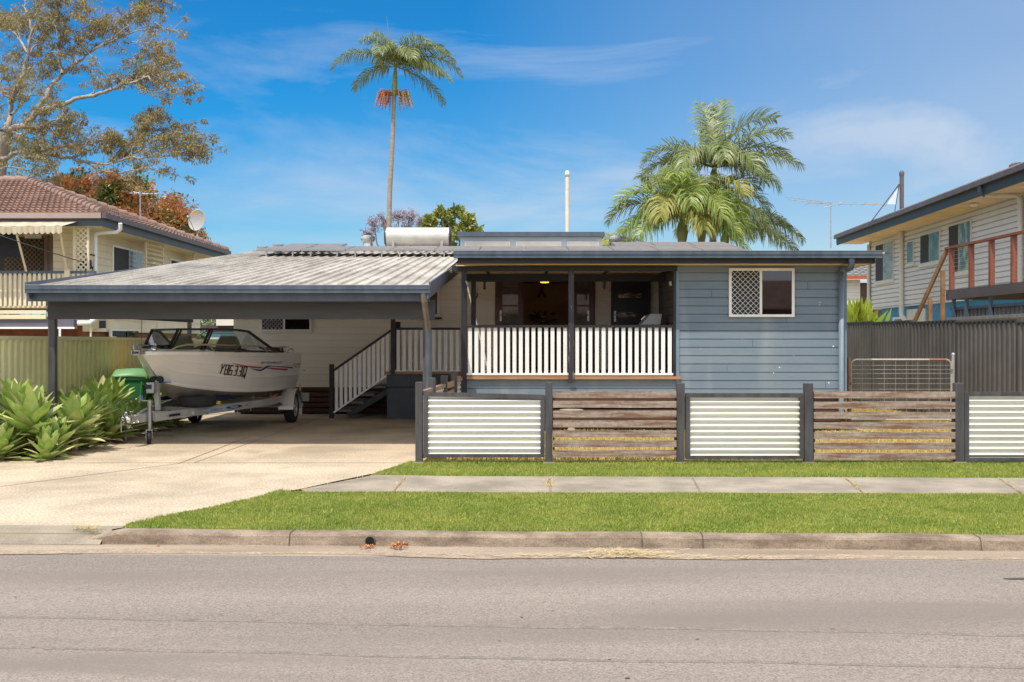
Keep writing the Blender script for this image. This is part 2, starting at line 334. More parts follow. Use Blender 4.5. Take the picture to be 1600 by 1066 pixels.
# stormwater pipe outlet in the kerb with patched concrete
o = thing('drain_outlet', 'round dark stormwater pipe outlet set in the kerb face', 'drain', K(DRN, .02, ZR))
mb = MB(); c = K(DRN, .020, ZR + .052); mb.lathe(c, kn, [(.036, 0), (.044, .002), (.044, .03)], 20); mb.build('pipe_rim', M('pipe_rim', (.12, .095, .075), .8), o)
mb = MB(); mb.lathe(c, kn, [(.0001, .001), (.037, .001)], 20); mb.build('pipe_bore', M('pipe_bore', (.008, .007, .006), 1), o)
# layback kerb at the driveway
mb = MB(); rows = []
for t, z in ((-.01, ZR + .014), (.06, ZR + .055), (.34, -.002), (.46, .002)): rows.append([K(s, t, z) for s in np.linspace(-8, .0, 9)] + [K(.40, t, z if t > .3 else max(z, 0) - .004)])
mb.grid([[K(s, t, z) for s in np.linspace(-12, .30 if t < .3 else .42, 14)] for t, z in ((-.01, ZR + .014), (.04, ZR + .045), (.22, -.012), (.225, -.004), (.36, .001))]); mb.build('crossover', m_path, loc=(0, 0, 0), kind='structure')
# driveway slab (polygon fan)
def flat(name, pts, z, mat):
    mb = MB(); mb.add([(p[0], p[1], z) for p in pts], [tuple(range(len(pts)))]); o = mb.build(name, mat, loc=(0, 0, 0), kind='structure'); return o
def tess(name, pts, z, mat): return flat(name, pts, z, mat)
dr = [K(-12, .355, 0), K(.42, .355, 0), G(200, 820), G(300, 800), G(385, 783), G(440, 769), G(470, 764), G(520, 753), G(585, 739.5), G(640, 723), Vector((-1.33, 13.2, 0)), Vector((-1.33, 21.9, 0)), Vector((-6.75, 24, 0)), Vector((-6.75, 13.6, 0)), Vector((-7.2, 12.6, 0)), Vector((-13, 11.0, 0))]
flat('driveway', dr, .0, m_conc)
m_stain = M('stained_concrete', (0.27, 0.205, 0.145), 0.9, col2=(0.42, 0.33, 0.235), vs=1.4, stretch=(1, .5, 1), grain=.15, gs=60)
# control joints in the slab
m_cj = M('slab_joint', (0.22, 0.165, 0.115), 0.95, var=.3, vs=8)
mb = MB()
for a, b in (((60, 722), (690, 722)), ((0, 760), (280, 724)), ((280, 724), (390, 682))):
    A = G(*a, .004); B = G(*b, .004); d = (B - A).normalized(); nn = Vector((-d.y, d.x, 0)) * .008
    if a == (60, 722): A = Vector((-6.7, 13.2, .004)); B = Vector((-1.4, 13.2, .004)); nn = Vector((0, .009, 0))
    mb.add([A - nn, B - nn, B + nn, A + nn], [(0, 1, 2, 3)])
mb.add([(-4.2, 13.21, .004), (-4.19, 13.21, .004), (-4.05, 21.9, .004), (-4.07, 21.9, .004)], [(0, 1, 2, 3)])
mb.build('slab_joint', m_cj, loc=(0, 0, 0), kind='structure')
# footpath
fp = [G(470, 766), G(585, 743), G(700, 745), G(1600, 748), Vector((40, G(1600, 748).y - .6, 0)), Vector((40, G(1600, 773).y - .6, 0)), G(1600, 773), G(800, 771), G(478, 770.5)]
flat('footpath', [(p.x, p.y) for p in fp], .008, m_path)
mb = MB()
for (a, b) in (((632, 745), (612, 771)), ((857, 746), (860, 771)), ((1081, 747), (1096, 772)), ((1320, 747), (1352, 773)), ((1560, 748), (1600, 773))):
    A = G(*a, .0125); B = G(*b, .0125); mb.add([A, A + Vector((.02, 0, 0)), B + Vector((.012, 0, 0)), B - Vector((.008, 0, 0))], [(0, 1, 2, 3)])
mb.build('footpath_joint', m_cj, loc=(0, 0, 0), kind='structure')
# turf soil under the grass
KE = .215
v1 = [K(.45, KE, 0), K(40, KE, 0), Vector((40, G(1600, 773).y - .6, 0)), G(1600, 773), G(800, 771), G(470, 770), G(440, 769), G(385, 783), G(300, 800), G(200, 820)]
v2 = [G(585, 742), G(640, 724), Vector((-1.31, 13.45, 0)), Vector((40, 13.45, 0)), Vector((40, G(1600, 748).y - .6, 0)), G(1600, 748), G(700, 745)]
flat('verge_lawn', [(p.x, p.y) for p in v1], -.004, m_soil)
flat('verge_lawn', [(p.x, p.y) for p in v2], -.004, m_soil)
flat('dry_lawn', [(-1.31, 13.46), (40, 13.46), (40, 60), (6, 60), (6, 17.7), (-1.31, 17.7)], -.006, m_dry)
m_bark = M('garden_soil', (0.075, 0.05, 0.03), 1, col2=(.14, .10, .06), vs=8, grain=.4, gs=40)
flat('garden_bed', [(-6.76, 13.6), (-6.76, 24), (-7.6, 24), (-7.6, 12.0), (-7.2, 12.6)], .004, m_bark)
flat('garden_bed', [(-7.2, 12.6), (-7.6, 12.7), (-16, 12.9), (-16, 11.0), (-13, 11.0)], .004, m_bark)
# grass blades
def inpoly(P2, poly):
    x, y = P2[:, 0], P2[:, 1]; ins = np.zeros(len(x), bool); n = len(poly); j = n - 1
    for i in range(n):
        xi, yi, xj, yj = poly[i][0], poly[i][1], poly[j][0], poly[j][1]
        c = ((yi > y) != (yj > y)) & (x < (xj - xi) * (y - yi) / (yj - yi + 1e-12) + xi); ins ^= c; j = i
    return ins
def blades(name, poly, dens, hmin, hmax, mat, label, z=0.0, wid=.005, xr=None):
    poly = [(p[0], p[1]) for p in poly]; xs = [p[0] for p in poly]; ys = [p[1] for p in poly]
    x0, x1, y0, y1 = max(min(xs), xr[0]) if xr else min(xs), min(max(xs), xr[1]) if xr else max(xs), min(ys), max(ys)
    n = int((x1 - x0) * (y1 - y0) * dens); Q = np.c_[rng.uniform(x0, x1, n), rng.uniform(y0, y1, n)]
    Q = Q[inpoly(Q, poly)]; n = len(Q)
    # patchy height
    ph = .5 + .5 * np.sin(Q[:, 0] * 2.3 + 1.3 * np.sin(Q[:, 1] * 3.1)) * np.sin(Q[:, 1] * 4.7 + 1.1 * np.sin(Q[:, 0] * 1.9))
    h = rng.uniform(hmin, hmax, n) * (.75 + .5 * ph); a = rng.uniform(0, 2 * np.pi, n); w = rng.uniform(.6, 1.4, n) * wid
    ln = rng.uniform(.1, .9, n) * h; la = rng.uniform(0, 2 * np.pi, n)
    b = np.c_[Q, np.full(n, z)]; dx = np.c_[np.cos(a) * w, np.sin(a) * w, np.zeros(n)]
    tip = b + np.c_[np.cos(la) * ln, np.sin(la) * ln, h]
    V = np.stack([b - dx, b + dx, tip], 1).reshape(-1, 3); F = np.arange(3 * n).reshape(-1, 3)
    return bulk(name, V, F, mat, k=3, label=label, cat='grass', kind='stuff')
m_grass = M('green_grass', (0.22, 0.31, 0.045), 0.7, col2=(0.38, 0.41, 0.085), vs=1.5, island=0.4, icol=(0.48, 0.47, 0.15), trans=.35, spec=.25, lo=.36, hi=.64, blotch=((.42, .43, .12), 4, .55, .72, (1, 1, 1)))
v1b = [K(.40, KE - .02, 0), K(40, KE - .02, 0)] + v1[2:6] + [G(438, 767), G(385, 781.5), G(300, 798.5), G(200, 819)]
blades('verge_grass', v1b, 11000, .010, .030, m_grass, 'short bright green grass between kerb and footpath', xr=(-4.5, 6.6))
blades('verge_grass', [G(580, 743), G(640, 722), (-1.31, 13.3), (9, 13.3), (9, G(1600, 747.5).y), G(1600, 747), G(700, 744)], 7000, .012, .036, m_grass, 'green grass strip at the foot of the front fence', xr=(-2.6, 7.6))
m_straw = M('straw_grass', (0.62, 0.43, 0.17), 0.9, col2=(0.55, 0.44, 0.16), vs=1.5, island=.3, icol=(.38, .36, .10), trans=.2)
blades('dry_grass', [(-1.25, 13.5), (9, 13.5), (9, 24), (6.2, 24), (6.2, 17.7), (-1.2, 17.7)], 1300, .02, .06, m_straw, 'dry yellow lawn behind the slatted fence panels', wid=.008)
# cut straw in the channel + dead tufts on the footpath joints
def litter(name, cx, s0, s1, t0, t1, n, mat, label, L=(.03, .09), h=.02):
    c = [K(rng.normal((s0 + s1) / 2, (s1 - s0) / 4), rng.uniform(t0, t1), ZR + .012 + rng.uniform(0, h)) for _ in range(n)]
    V = []; F = []
    for i, p in enumerate(c):
        a = rng.normal(.1, .5); l = rng.uniform(*L); d = Vector((math.cos(a), math.sin(a), rng.uniform(-.1, .15))) * l; w = Vector((-math.sin(a), math.cos(a), .4)) * .0022
        V += [p - w, p + w, p + d + w, p + d - w]; F.append((4 * i, 4 * i + 1, 4 * i + 2, 4 * i + 3))
    return bulk(name, np.array(V), F, mat, label=label, cat='straw', kind='stuff')
m_cut = M('cut_straw', (.42, .31, .17), .9, col2=(.50, .40, .24), vs=30)
sst = (G(985, 868, ZR) - KA).dot(kd)
litter('dry_straw', 0, sst - .35, sst + .25, -.30, -.14, 380, m_cut, 'dry cut straw lying in the road gutter', h=.03)
litter('dry_straw', 0, sst - 1.3, sst + 1.0, -.34, -.26, 260, m_cut, 'thin scatter of dry straw along the gutter edge', h=.008)
V = []; F = []
for (a, b, n) in (((857, 747), (859, 760), 130), ((1322, 748), (1350, 772), 90), ((632, 746), (612, 771), 60), ((1565, 749), (1598, 772), 60), ((460, 770), (585, 743), 60), ((115, 824), (150, 828), 120)):
    A, B = G(*a, .01), G(*b, .01)
    for i in range(n):
        p = A.lerp(B, rng.random()) + Vector((rng.normal(0, .025), rng.normal(0, .02), 0)); a_ = rng.uniform(0, 6.28); l = rng.uniform(.02, .06)
        d = Vector((math.cos(a_), math.sin(a_), rng.uniform(.2, 1))) * l; w = Vector((-math.sin(a_), math.cos(a_), 0)) * .003; k = len(V)
        V += [p - w, p + w, p + d]; F.append((k, k + 1, k + 2))
bulk('dead_grass', np.array(V), F, m_straw, k=3, label='dead straw coloured grass tufts growing from the path joints', cat='grass', kind='stuff')
mb = MB()
for i in range(16):
    p = G(rng.uniform(-100, 1700), rng.uniform(885, 1075), ZR) if i else G(1592, 905, ZR); a = rng.uniform(0, 3.14); L = rng.uniform(.006, .018) if i else .12; w = L * rng.uniform(.3, .7) if i else .03; k = 9
    mb.add([(p.x + math.cos(6.28 * j / k) * L * rng.uniform(.7, 1.2), p.y + math.sin(6.28 * j / k) * w * rng.uniform(.7, 1.2), ZR + .004) for j in range(k)], [tuple(range(k))])
mb.build('tar_spot', M('tar_spot', (.07, .06, .052), .8), loc=(0, 0, 0), kind='structure')
# fallen leaves
m_leafd = M('dead_leaf', (0.40, 0.14, 0.05), 0.8, col2=(.55, .26, .10), vs=20)
def dead_leaf(p, sc=1.0):
    mb = MB(); a = rng.uniform(0, 6.28); L = .06 * sc; ca, sa = math.cos(a), math.sin(a)
    pr = []
    for i in range(5):
        t = i / 4; w = math.sin(math.pi * (t * .9 + .05)) * L * .28; z = .018 * math.sin(t * 3) + .004
        c = Vector((ca * (t - .5) * L, sa * (t - .5) * L, z)); n_ = Vector((-sa, ca, .5)) * w; pr.append([p + c - n_, p + c + Vector((0, 0, -.004)), p + c + Vector((sa, -ca, .6)) * w])
    mb.grid(pr); return mb
lf = [(248, 853, 1.0, 'single rust brown leaf in the gutter left of the drain'), (575, 860, .8, 'brown leaf lying right under the kerb drain outlet')]
for px, py, sc, lb in lf: dead_leaf(G(px, py, ZR + .012), sc).build('fallen_leaf', m_leafd, label=lb, cat='leaf')
mb = MB()
for i in range(16): 
    q = dead_leaf(G(621 + rng.normal(0, 7), 858 + rng.uniform(-3, 1), ZR + .013) + Vector((0, 0, rng.uniform(0, .02))), .7 + .4 * rng.random()); mb.add(q.v, q.f)
for i in range(10):
    q = dead_leaf(G(574 + rng.normal(0, 8), 857 + rng.uniform(-3, 1), ZR + .013), .4 + .3 * rng.random()); mb.add(q.v, q.f)
mb.build('leaf_litter', m_leafd, label='small heap of orange brown leaves in the gutter right of the drain', cat='leaves', kind='stuff')
# ================================================================ MAIN HOUSE
YP, YL, YB, YI = 17.8, 20.55, 21.9, 19.1        # porch front, side deck front, back wall, inner beam
ZF = .957; XS = 2.725; XE = 5.67
house = thing('house', 'low blue grey weatherboard cottage with white railed front porch', 'house', (1.0, 19.5, 0))
def siding(mb, a, b, z0, z1, pitch, nrm, ref=0.0, g=.020, gh=.019):
    # stacked boards with a shadow groove at every joint
    a, b, nrm = Vector(a), Vector(b), Vector(nrm); prof = [(z0, 0)]
    k = math.ceil((z0 - ref) / pitch + 1e-6)
    while ref + k * pitch < z1 - gh:
        z = ref + k * pitch
        if z - gh > z0: prof += [(z - gh, 0), (z - gh * .8, -g), (z - gh * .1, -g), (z, -.002)]
        k += 1
    prof.append((z1, 0)); rows = []
    for z, o in prof: rows.append([Vector((p.x, p.y, z)) + nrm * o for p in (a, b)])
    mb.grid(rows); return mb
F3 = (0, -1, 0)
# front blue wall
mb = MB(); siding(mb, (XS, YP, 0), (XE, YP, 0), .60, 2.885, .1443, F3, ref=.60)
mb.grid([[(XE, YP, .6), (XE, YP, 2.9)], [(XE, 26.5, .6), (XE, 26.5, 2.9)]])
mb.build('blue_wall', m_blue, house)
mb = MB(); mb.box(XE - .09, XE + .012, YP - .018, YP + .09, .6, 2.88); mb.box(XS - .012, XS + .05, YP - .02, YP + .05, .86, 2.88); mb.build('corner_board', M('corner_blue', (.16, .23, .31), .5), house)
mb = MB()
for px, k_ in ((1136, 3), (1228, 9), (1176, 6), (1290, 1), (1112, 12), (1262, 13), (1190, 14)):
    z = .60 + .1443 * k_; x = XA(px, YP); mb.box(x - .003, x + .003, YP - .0015, YP + .002, z + .002, z + .127)
mb.build('butt_joint', M('joint_dark', (.05, .075, .11), .8), house)
mb = MB()
for px, py, s_ in ((1281, 472.5, .008), (1280.5, 477, .007), (1302, 541.5, .011), (1218, 574.5, .010), (1208.5, 583, .010), (1295, 598.5, .011), (1240, 556, .005), (1160, 530, .004), (1095, 545, .004)):
    p = P(px, py, YP); mb.box(p.x - s_, p.x + s_, YP - .003, YP + .001, p.z - s_ * .7, p.z + s_)
mb.build('paint_chip', m_white, house)
# porch side wall, dark
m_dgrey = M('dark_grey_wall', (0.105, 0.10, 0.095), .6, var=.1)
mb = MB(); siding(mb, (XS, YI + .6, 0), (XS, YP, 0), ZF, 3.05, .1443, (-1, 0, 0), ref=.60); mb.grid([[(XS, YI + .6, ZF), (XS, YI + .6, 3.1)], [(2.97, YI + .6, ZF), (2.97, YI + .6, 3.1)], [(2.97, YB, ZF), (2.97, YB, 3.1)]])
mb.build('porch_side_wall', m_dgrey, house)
# porch fascia boards under the deck
mb = MB(); siding(mb, (-1.16, YP + .02, 0), (XS, YP + .02, 0), .60, .905, .155, F3, ref=.60 - .005)
mb.build('porch_skirt', m_blue, house)
mb = MB()
for z in (.05, .17, .29, .41, .53): mb.box(-1.1, XE, YP + .03, YP + .055, z, z + .085)
mb.build('base_slats', m_brownd, house)
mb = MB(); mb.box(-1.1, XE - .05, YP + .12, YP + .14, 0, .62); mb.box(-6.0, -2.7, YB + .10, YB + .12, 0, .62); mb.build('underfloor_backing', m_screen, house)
mb = MB(); mb.box(-1.19, XS + .07, YP - .05, YB, .905, .957); mb.box(-2.70, -1.19, YL - .03, YB, .905, .957)
mb.build('deck_floor', m_deck, house)
# back wall (cream) with door opening
DX0, DX1 = XA(816, YB), XA(897, YB); DZ = 3.0
mb = MB(); zr = .48
siding(mb, (-6.12, YB, 0), (DX0, YB, 0), zr + .10, 3.10, .144, F3, ref=zr + .10)
siding(mb, (DX1, YB, 0), (2.97, YB, 0), zr + .10, 3.10, .144, F3, ref=zr + .10)
mb.grid([[(-6.12, YB, .58), (-6.12, YB, 3.1)], [(-6.12, 26.5, .58), (-6.12, 26.5, 3.1)]])
mb.build('cream_wall', m_cream, house)
mb = MB()
for x, z0, z1 in ((XA(524.5, YB), 1.87, 2.0), (XA(524.5, YB), 2.5, 2.9), (XA(524.5, YB), 1.45, 1.58), (XA(578, YB), 2.0, 2.3), (XA(550.5, YB), 1.60, 1.87)): mb.box(x - .006, x + .006, YB - .008, YB, z0, z1)
mb.build('board_joint_strip', m_white, house)
mb = MB()
for z in (.04, .155, .27, .385, .50): mb.box(-6.1, -2.6, YB + .01, YB + .04, z, z + .085)
mb.build('base_slats', m_brownd, house)
# room behind the french doors
m_room = M('dark_room', (.20, .15, .13), .8, var=.2)
mb = MB(); mb.grid([[(DX0 - .9, YB + .03, .95), (DX0 - .9, YB + .03, 3.0)], [(DX0 - .9, 25.5, .95), (DX0 - .9, 25.5, 3.0)], [(DX1 + .9, 25.5, .95), (DX1 + .9, 25.5, 3.0)], [(DX1 + .9, YB + .03, .95), (DX1 + .9, YB + .03, 3.0)]])
mb.add([(DX0 - .9, YB, .953), (DX1 + .9, YB, .953), (DX1 + .9, 25.5, .953), (DX0 - .9, 25.5, .953)], [(0, 1, 2, 3)])
mb.add([(DX0 - .9, YB + .02, 3.0), (DX1 + .9, YB + .02, 3.0), (DX1 + .9, 25.5, 3.0), (DX0 - .9, 25.5, 3.0)], [(3, 2, 1, 0)])
mb.build('room_interior', m_room, house)
# ceiling / soffits
mb = MB(); mb.grid([[(-1.2, YP + .065, 2.842), (XS, YP + .065, 2.842)], [(-1.2, YI + .11, 2.842), (XS, YI + .11, 2.842)], [(-1.2, YI + .12, 3.0), (2.97, YI + .12, 3.0)], [(-1.2, YB, 3.1), (2.97, YB, 3.1)]])
mb.grid([[(-1.10, 17.34, 2.884), (6.0, 17.34, 2.884)], [(-1.10, YP, 2.884), (6.0, YP, 2.884)]]); mb.grid([[(XE, YP, 2.884), (5.98, YP, 2.884)], [(XE, 26.5, 2.884), (5.98, 26.5, 2.884)]])
mb.build('soffit', m_soff, house)
# beams, rafters, posts
mb = MB(); mb.box(-1.17, XS + .01, YP - .03, YP + .06, ZA(423.8, YP), 2.872); mb.build('front_beam', m_black, house)
mb = MB(); mb.box(-1.0, XS - .005, YI, YI + .1, ZA(440, YI), ZA(428, YI)); mb.build('inner_beam', m_black, house)
for px in (763, 853, 944, 1035):
    mb = MB(); x = XA(px, YI); mb.box(x - .025, x + .025, YP + .062, YI - .002, ZA(428, YI) - .002, 2.838); mb.build('rafter', m_black, house)
def post(x0, x1, y, z0, z1, mat=m_black, d=.09):
    mb = MB(); mb.box(x0, x1, y - d / 2, y + d / 2, z0, z1); return mb.build('porch_post', mat, house, bevel=.004)
m_worn = M('worn_black_post', (0.032, 0.03, 0.036), .5, col2=(.42, .38, .35), vs=5, stretch=(5, 5, .5), lo=.60, hi=.68)
post(XA(721, YP), XA(729.5, YP), YP - .01, 0, 2.79)
post(XA(888, YP), XA(896.5, YP), YP - .035, .86, 2.80, m_worn)
post(XA(1051.5, YP), XA(1056, YP) - .012, YP - .0, .957, 2.79)
post(XA(736, YI), XA(743.5, YI), YI + .05, .957, ZA(440, YI) + .01)
mb = MB(); mb.box(XA(943, YI), XA(947, YI), YI + .1, YI + .12, ZA(452, YI), ZA(438, YI)); mb.box(XA(755, YI), XA(758.5, YI), YI + .1, YI + .12, ZA(452, YI), ZA(438, YI)); mb.build('beam_bracket', m_black, house)
# railings
def railing(x0, x1, y, zt, zb, pitch, cx0=None):
    rl = MB(); rl.box(x0, x1, y - .045, y + .045, zt - .045, zt); rl.build('top_rail', m_black, house, bevel=.004)
    rl = MB(); rl.box(x0, x1, y - .03, y + .03, zb, zb + .035); rl.build('bottom_rail', m_white, house)
    n = int(round((x1 - x0) / pitch)); pp = (x1 - x0) / n
    for i in range(n):
        c = x0 + pp * (i + .5); b = MB(); b.box(c - .033, c + .033, y - .010, y + .010, zb + .035, zt - .045); b.build('baluster', m_white, house)
ry = YP - .005
railing(XA(729.5, YP), XA(888, YP), ry, ZA(508, YP), ZA(586.3, YP), .1125)
railing(XA(896.5, YP), XA(1051.5, YP), ry, ZA(508, YP), ZA(586.3, YP), .1125)
railing(XA(617.6, YL), XA(719.5, YL), YL, ZA(512, YL), ZA(581, YL), .116)
# side return of the side deck rail is hidden behind the porch post
# stairs
xs0, xs1 = XA(515, YL + .2), XA(522, YL + .2)
def boxpart(name, mat, *a, **k): mb = MB(); mb.box(*a); return mb.build(name, mat, house, **k)
boxpart('newel_post', m_black, XA(515, YL + .25), XA(521.6, YL + .25), YL + .2, YL + .3, 0, ZA(569, YL + .25))
boxpart('newel_post', m_black, XA(610.8, YL), XA(617.6, YL), YL - .04, YL + .05, .90, ZA(498, YL))
boxpart('newel_post', m_black, XA(618, YL + .35), XA(625.5, YL + .35), YL + .30, YL + .39, .95, ZA(503, YL + .35))
YS = YL + .02
a0 = P(521.5, 579, YS); a1 = P(611, 516.5, YS)
mb = MB(); mb.bar(a0, a1, .06, .045); mb.build('stair_handrail', m_black, house)
b0 = P(521.5, 644.5, YS); b1 = P(611, 582.5, YS)
mb = MB(); mb.bar(b0, b1, .05, .035); mb.build('stair_bottom_rail', m_white, house)
for i in range(12):
    t = (i + .62) / 12.4; t0 = a0.lerp(a1, t); q = b0.lerp(b1, t); mb = MB(); mb.box(t0.x - .031, t0.x + .031, YS - .010, YS + .010, q.z + .01, t0.z - .02); mb.build('baluster', m_white, house)
m_stair = M('stair_grey', (.12, .12, .135), .6, var=.2)
for (p0, p1, py) in ((527, 544, 642), (545, 563, 629.5), (563, 580, 617.5), (582, 598, 605)):
    z = ZA(py, YS); boxpart('stair_tread', m_stair, XA(p0, YS), XA(p1, YS) + .06, YS + .02, YB - .1, z - .02, z + .02)
for yy in (YS + .06, YB - .12):
    mb = MB(); mb.bar(P(543, 653, YS) + Vector((0, yy - YS, .04)), P(608, 609.5, YS) + Vector((0, yy - YS, 0)), .04, .11); mb.build('stair_stringer', m_black, house)
# side deck skirt block
mb = MB(); siding(mb, (-2.66, YL, 0), (-1.05, YL, 0), 0, .90, 2.0, F3)
mb = MB(); mb.box(-2.66, -1.05, YL, YB - .02, 0, .635); mb.box(-2.67, -1.05, YL - .008, YB - .02, .65, .897); mb.build('deck_pier', m_blued, house)
# front windows
def window(x0, x1, z0, z1, y, fr=.05, split=.48, scr='left', mat_f=m_white, glass_l=None, glass_r=None, mesh=True, par=None, pitch=.075):
    par = par or house
    f = MB(); f.box(x0, x1, y - .045, y, z0, z0 + fr); f.box(x0, x1, y - .045, y, z1 - fr, z1); f.box(x0, x0 + fr, y - .045, y, z0 + fr, z1 - fr); f.box(x1 - fr, x1, y - .045, y, z0 + fr, z1 - fr)
    xm = x0 + (x1 - x0) * split; f.box(xm - fr * .45, xm + fr * .45, y - .05, y, z0 + fr, z1 - fr)
    fo = f.build('window', mat_f, par)
    g = MB(); g.box(xm + fr * .45, x1 - fr, y - .022, y - .012, z0 + fr, z1 - fr); g.build('pane', glass_r or m_glassd, fo)
    g = MB(); g.box(x0 + fr, xm - fr * .45, y - .022, y - .012, z0 + fr, z1 - fr); g.build('screen_pane', glass_l or m_screen, fo)
    if mesh:
        d = MB(); ax0, ax1, az0, az1 = x0 + fr, xm - fr * .45, z0 + fr, z1 - fr; w = ax1 - ax0; h = az1 - az0; yb = y - .036
        k = -int(h / pitch) - 1
        while ax0 + k * pitch < ax1:
            for sg in (1, -1):
                # line x = c + sg*(z-az0)
                pts = []
                for zz_ in (az0, az1):
                    pass
                c = ax0 + k * pitch
                if sg == 1: xa, za = c, az0; xb, zb = c + h, az1
                else: xa, za = c, az1; xb, zb = c + h, az0
                # clip in x
                def at(xq): t = (xq - xa) / (xb - xa); return za + (zb - za) * t
                l, r = max(xa, ax0), min(xb, ax1)
                if r - l > .01: d.bar((l, yb, at(l)), (r, yb, at(r)), .006, .007, up=(0, 1, 0))
            k += 1
        d.build('diamond_grille', mat_f, fo)
    return fo
window(XA(1138.5, YP), XA(1240.5, YP), ZA(495.5, YP), ZA(419.5, YP), YP, fr=.045, split=.485, pitch=.092)
window(XA(407, YB), XA(487, YB), ZA(518, YB), ZA(518, YB) + 1.0, YB, fr=.04, split=.47, pitch=.085)
w = window(XA(600, YB), XA(687, YB), ZA(495, YB), 3.2, YB, fr=.05, split=.3, mesh=False)
boxpart('window_sill', m_black, XA(672, YB), XA(690.5, YB), YB - .07, YB, ZA(499, YB), ZA(496, YB))
# curtain and blind seen inside the front window pane
# french doors folded back against the wall
m_gl_refl = M('door_glass', (.07, .07, .07), .04, col2=(.17, .16, .15), vs=4, spec=1.0)
def leaf(px0, px1, hpx, hside, nm):
    x0, x1 = XA(px0, YB), XA(px1, YB); f = MB(); y0, y1 = YB - .10, YB - .05; z0, z1 = .96, 2.98; st = .11
    f.box(x0, x0 + st, y0, y1, z0, z1); f.box(x1 - st * .75, x1, y0, y1, z0, z1); f.box(x0 + st, x1 - st * .75, y0, y1, z1 - .10, z1); f.box(x0 + st, x1 - st * .75, y0, y1, z0, z0 + .22)
    for z in (1.40, 1.86, 2.30, 2.68): f.box(x0 + st, x1 - st * .75, y0 + .004, y1, z, z + .035)
    d = f.build('french_door', m_door, house)
    g = MB(); g.box(x0 + st, x1 - st * .75, y0 + .018, y0 + .024, z0 + .22, z1 - .10); g.build('door_glass', m_gl_refl, d)
    h = MB(); hx = XA(hpx, YB); h.box(hx - .022, hx + .022, y0 - .012, y0, ZA(502, YB), ZA(485.5, YB)); h.tube([(hx, y0 - .01, 2.12), (hx, y0 - .05, 2.12), (hx + hside * .10, y0 - .05, 2.12)], .010, 8); h.build('door_handle', m_alu, d)
leaf(777, 815.5, 782.5, 1, ''); leaf(893, 926, 918.5, -1, '')
mb = MB(); mb.box(XA(776, YB) - .03, XA(776, YB), YB - .05, YB - .01, .957, 3.0); mb.box(XA(926.5, YB), XA(926.5, YB) + .04, YB - .05, YB - .01, .957, 3.0); mb.box(DX0 - .02, DX0 + .03, YB - .03, YB + .05, .957, 3.0); mb.build('door_jamb', m_door, house)
# dark entry door with two slot lights
x0, x1 = XA(956, YB), XA(1012, YB); d = MB(); y0 = YB - .06
d.box(x0 + .02, x1, y0, YB - .02, .96, 3.0); dk = d.build('entry_door', M('charcoal_door', (.020, .019, .028), .35, var=.1), house)
f = MB(); f.box(x0 - .02, x0 + .02, y0 - .02, YB - .005, .957, 3.0); f.box(x1, x1 + .05, y0 - .02, YB - .005, .957, 3.0); f.build('door_jamb', m_brownd, dk)
m_slot = M('slot_glass', (.10, .065, .05), .08, col2=(.42, .34, .28), vs=9, stretch=(1, 1, 3), spec=.9, lo=.5, hi=.62)
for a, b in ((466, 458.5), (496, 488)):
    g = MB(); g.box(XA(966, YB), XA(1003, YB), y0 - .006, y0 + .004, ZA(a, YB), ZA(b, YB)); g.build('slot_window', m_slot, dk)
hx = XA(960.5, YB); h = MB(); h.box(hx - .022, hx + .022, y0 - .012, y0, ZA(503, YB), ZA(486, YB)); h.tube([(hx, y0 - .01, 2.12), (hx, y0 - .05, 2.12), (hx + .08, y0 - .05, 2.12)], .010, 8); h.build('door_handle', m_alu, dk)
boxpart('door_bell', m_white, XA(941, YB), XA(945, YB), YB - .025, YB, ZA(479, YB), ZA(473.5, YB))
# house number 19 in brown on the cream wall
vs, fs = text2d('19', .20); nb = MB(); ox, oz = XA(732.8, YB), ZA(468, YB)
nb.prism([(0, 0, 0)], (0, 0, 0)) if 0 else None
nb.add([(ox + x, YB - .012, oz + z) for x, z in vs], fs); nb.build('house_number', M('number_brown', (.10, .02, .012), .5), house)
# small lights on porch
boxpart('wall_light', m_white, XS - .04, XS, YP + .55, YP + .62, ZA(446.5, YP + .6), ZA(440, YP + .6))
mb = MB(); c = P(729.5, 443.5, YP - .08); mb.tube([c + Vector((-.02, .05, .06)), c], .018, 8); mb.lathe(c, (.5, -.6, -.4), [(.001, .0), (.02, .0), (.028, .03), (.03, .06)], 12); mb.build('spot_light', m_alu, house)
# gutter, fascia (front), roof
def gutter_prof(y, z, hgt=.125):
    return [(y + .115, z - .012), (y + .01, z - .01), (y + .0, z), (y - .006, z - .008), (y, z - .02), (y + .004, z - hgt * .46), (y - .008, z - hgt * .5), (y + .006, z - hgt * .55), (y + .010, z - hgt * .9), (y - .004, z - hgt * .95), (y + .005, z - hgt), (y + .11, z - hgt), (y + .115, z - .012)]
mb = MB(); gp = gutter_prof(17.18, 3.088); xl, xr = XA(708.5, 17.18), XA(1379, 17.18)
mb.grid([[(x, y, z) for y, z in gp] for x in (xl, xr)]); mb.add([(xl, y, z) for y, z in gp[:-1]], [tuple(range(12))]); mb.add([(xr, y, z) for y, z in gp[:-1]], [tuple(range(12))[::-1]])
mb.build('gutter', m_slateg, house)
mb = MB(); mb.box(xl + .06, xr - .12, 17.30, 17.335, 2.884 - .006, 3.07); mb.box(XA(1366, 17.3), XA(1366, 17.3) + .03, 17.335, 26.9, 2.884, 3.07); mb.prism([(xl + .06, 17.335, 2.884), (xl + .06, 23, 3.30), (xl + .06, 23, 3.46), (xl + .06, 17.335, 3.02)], (.03, 0, 0)); mb.build('fascia', m_black, house)
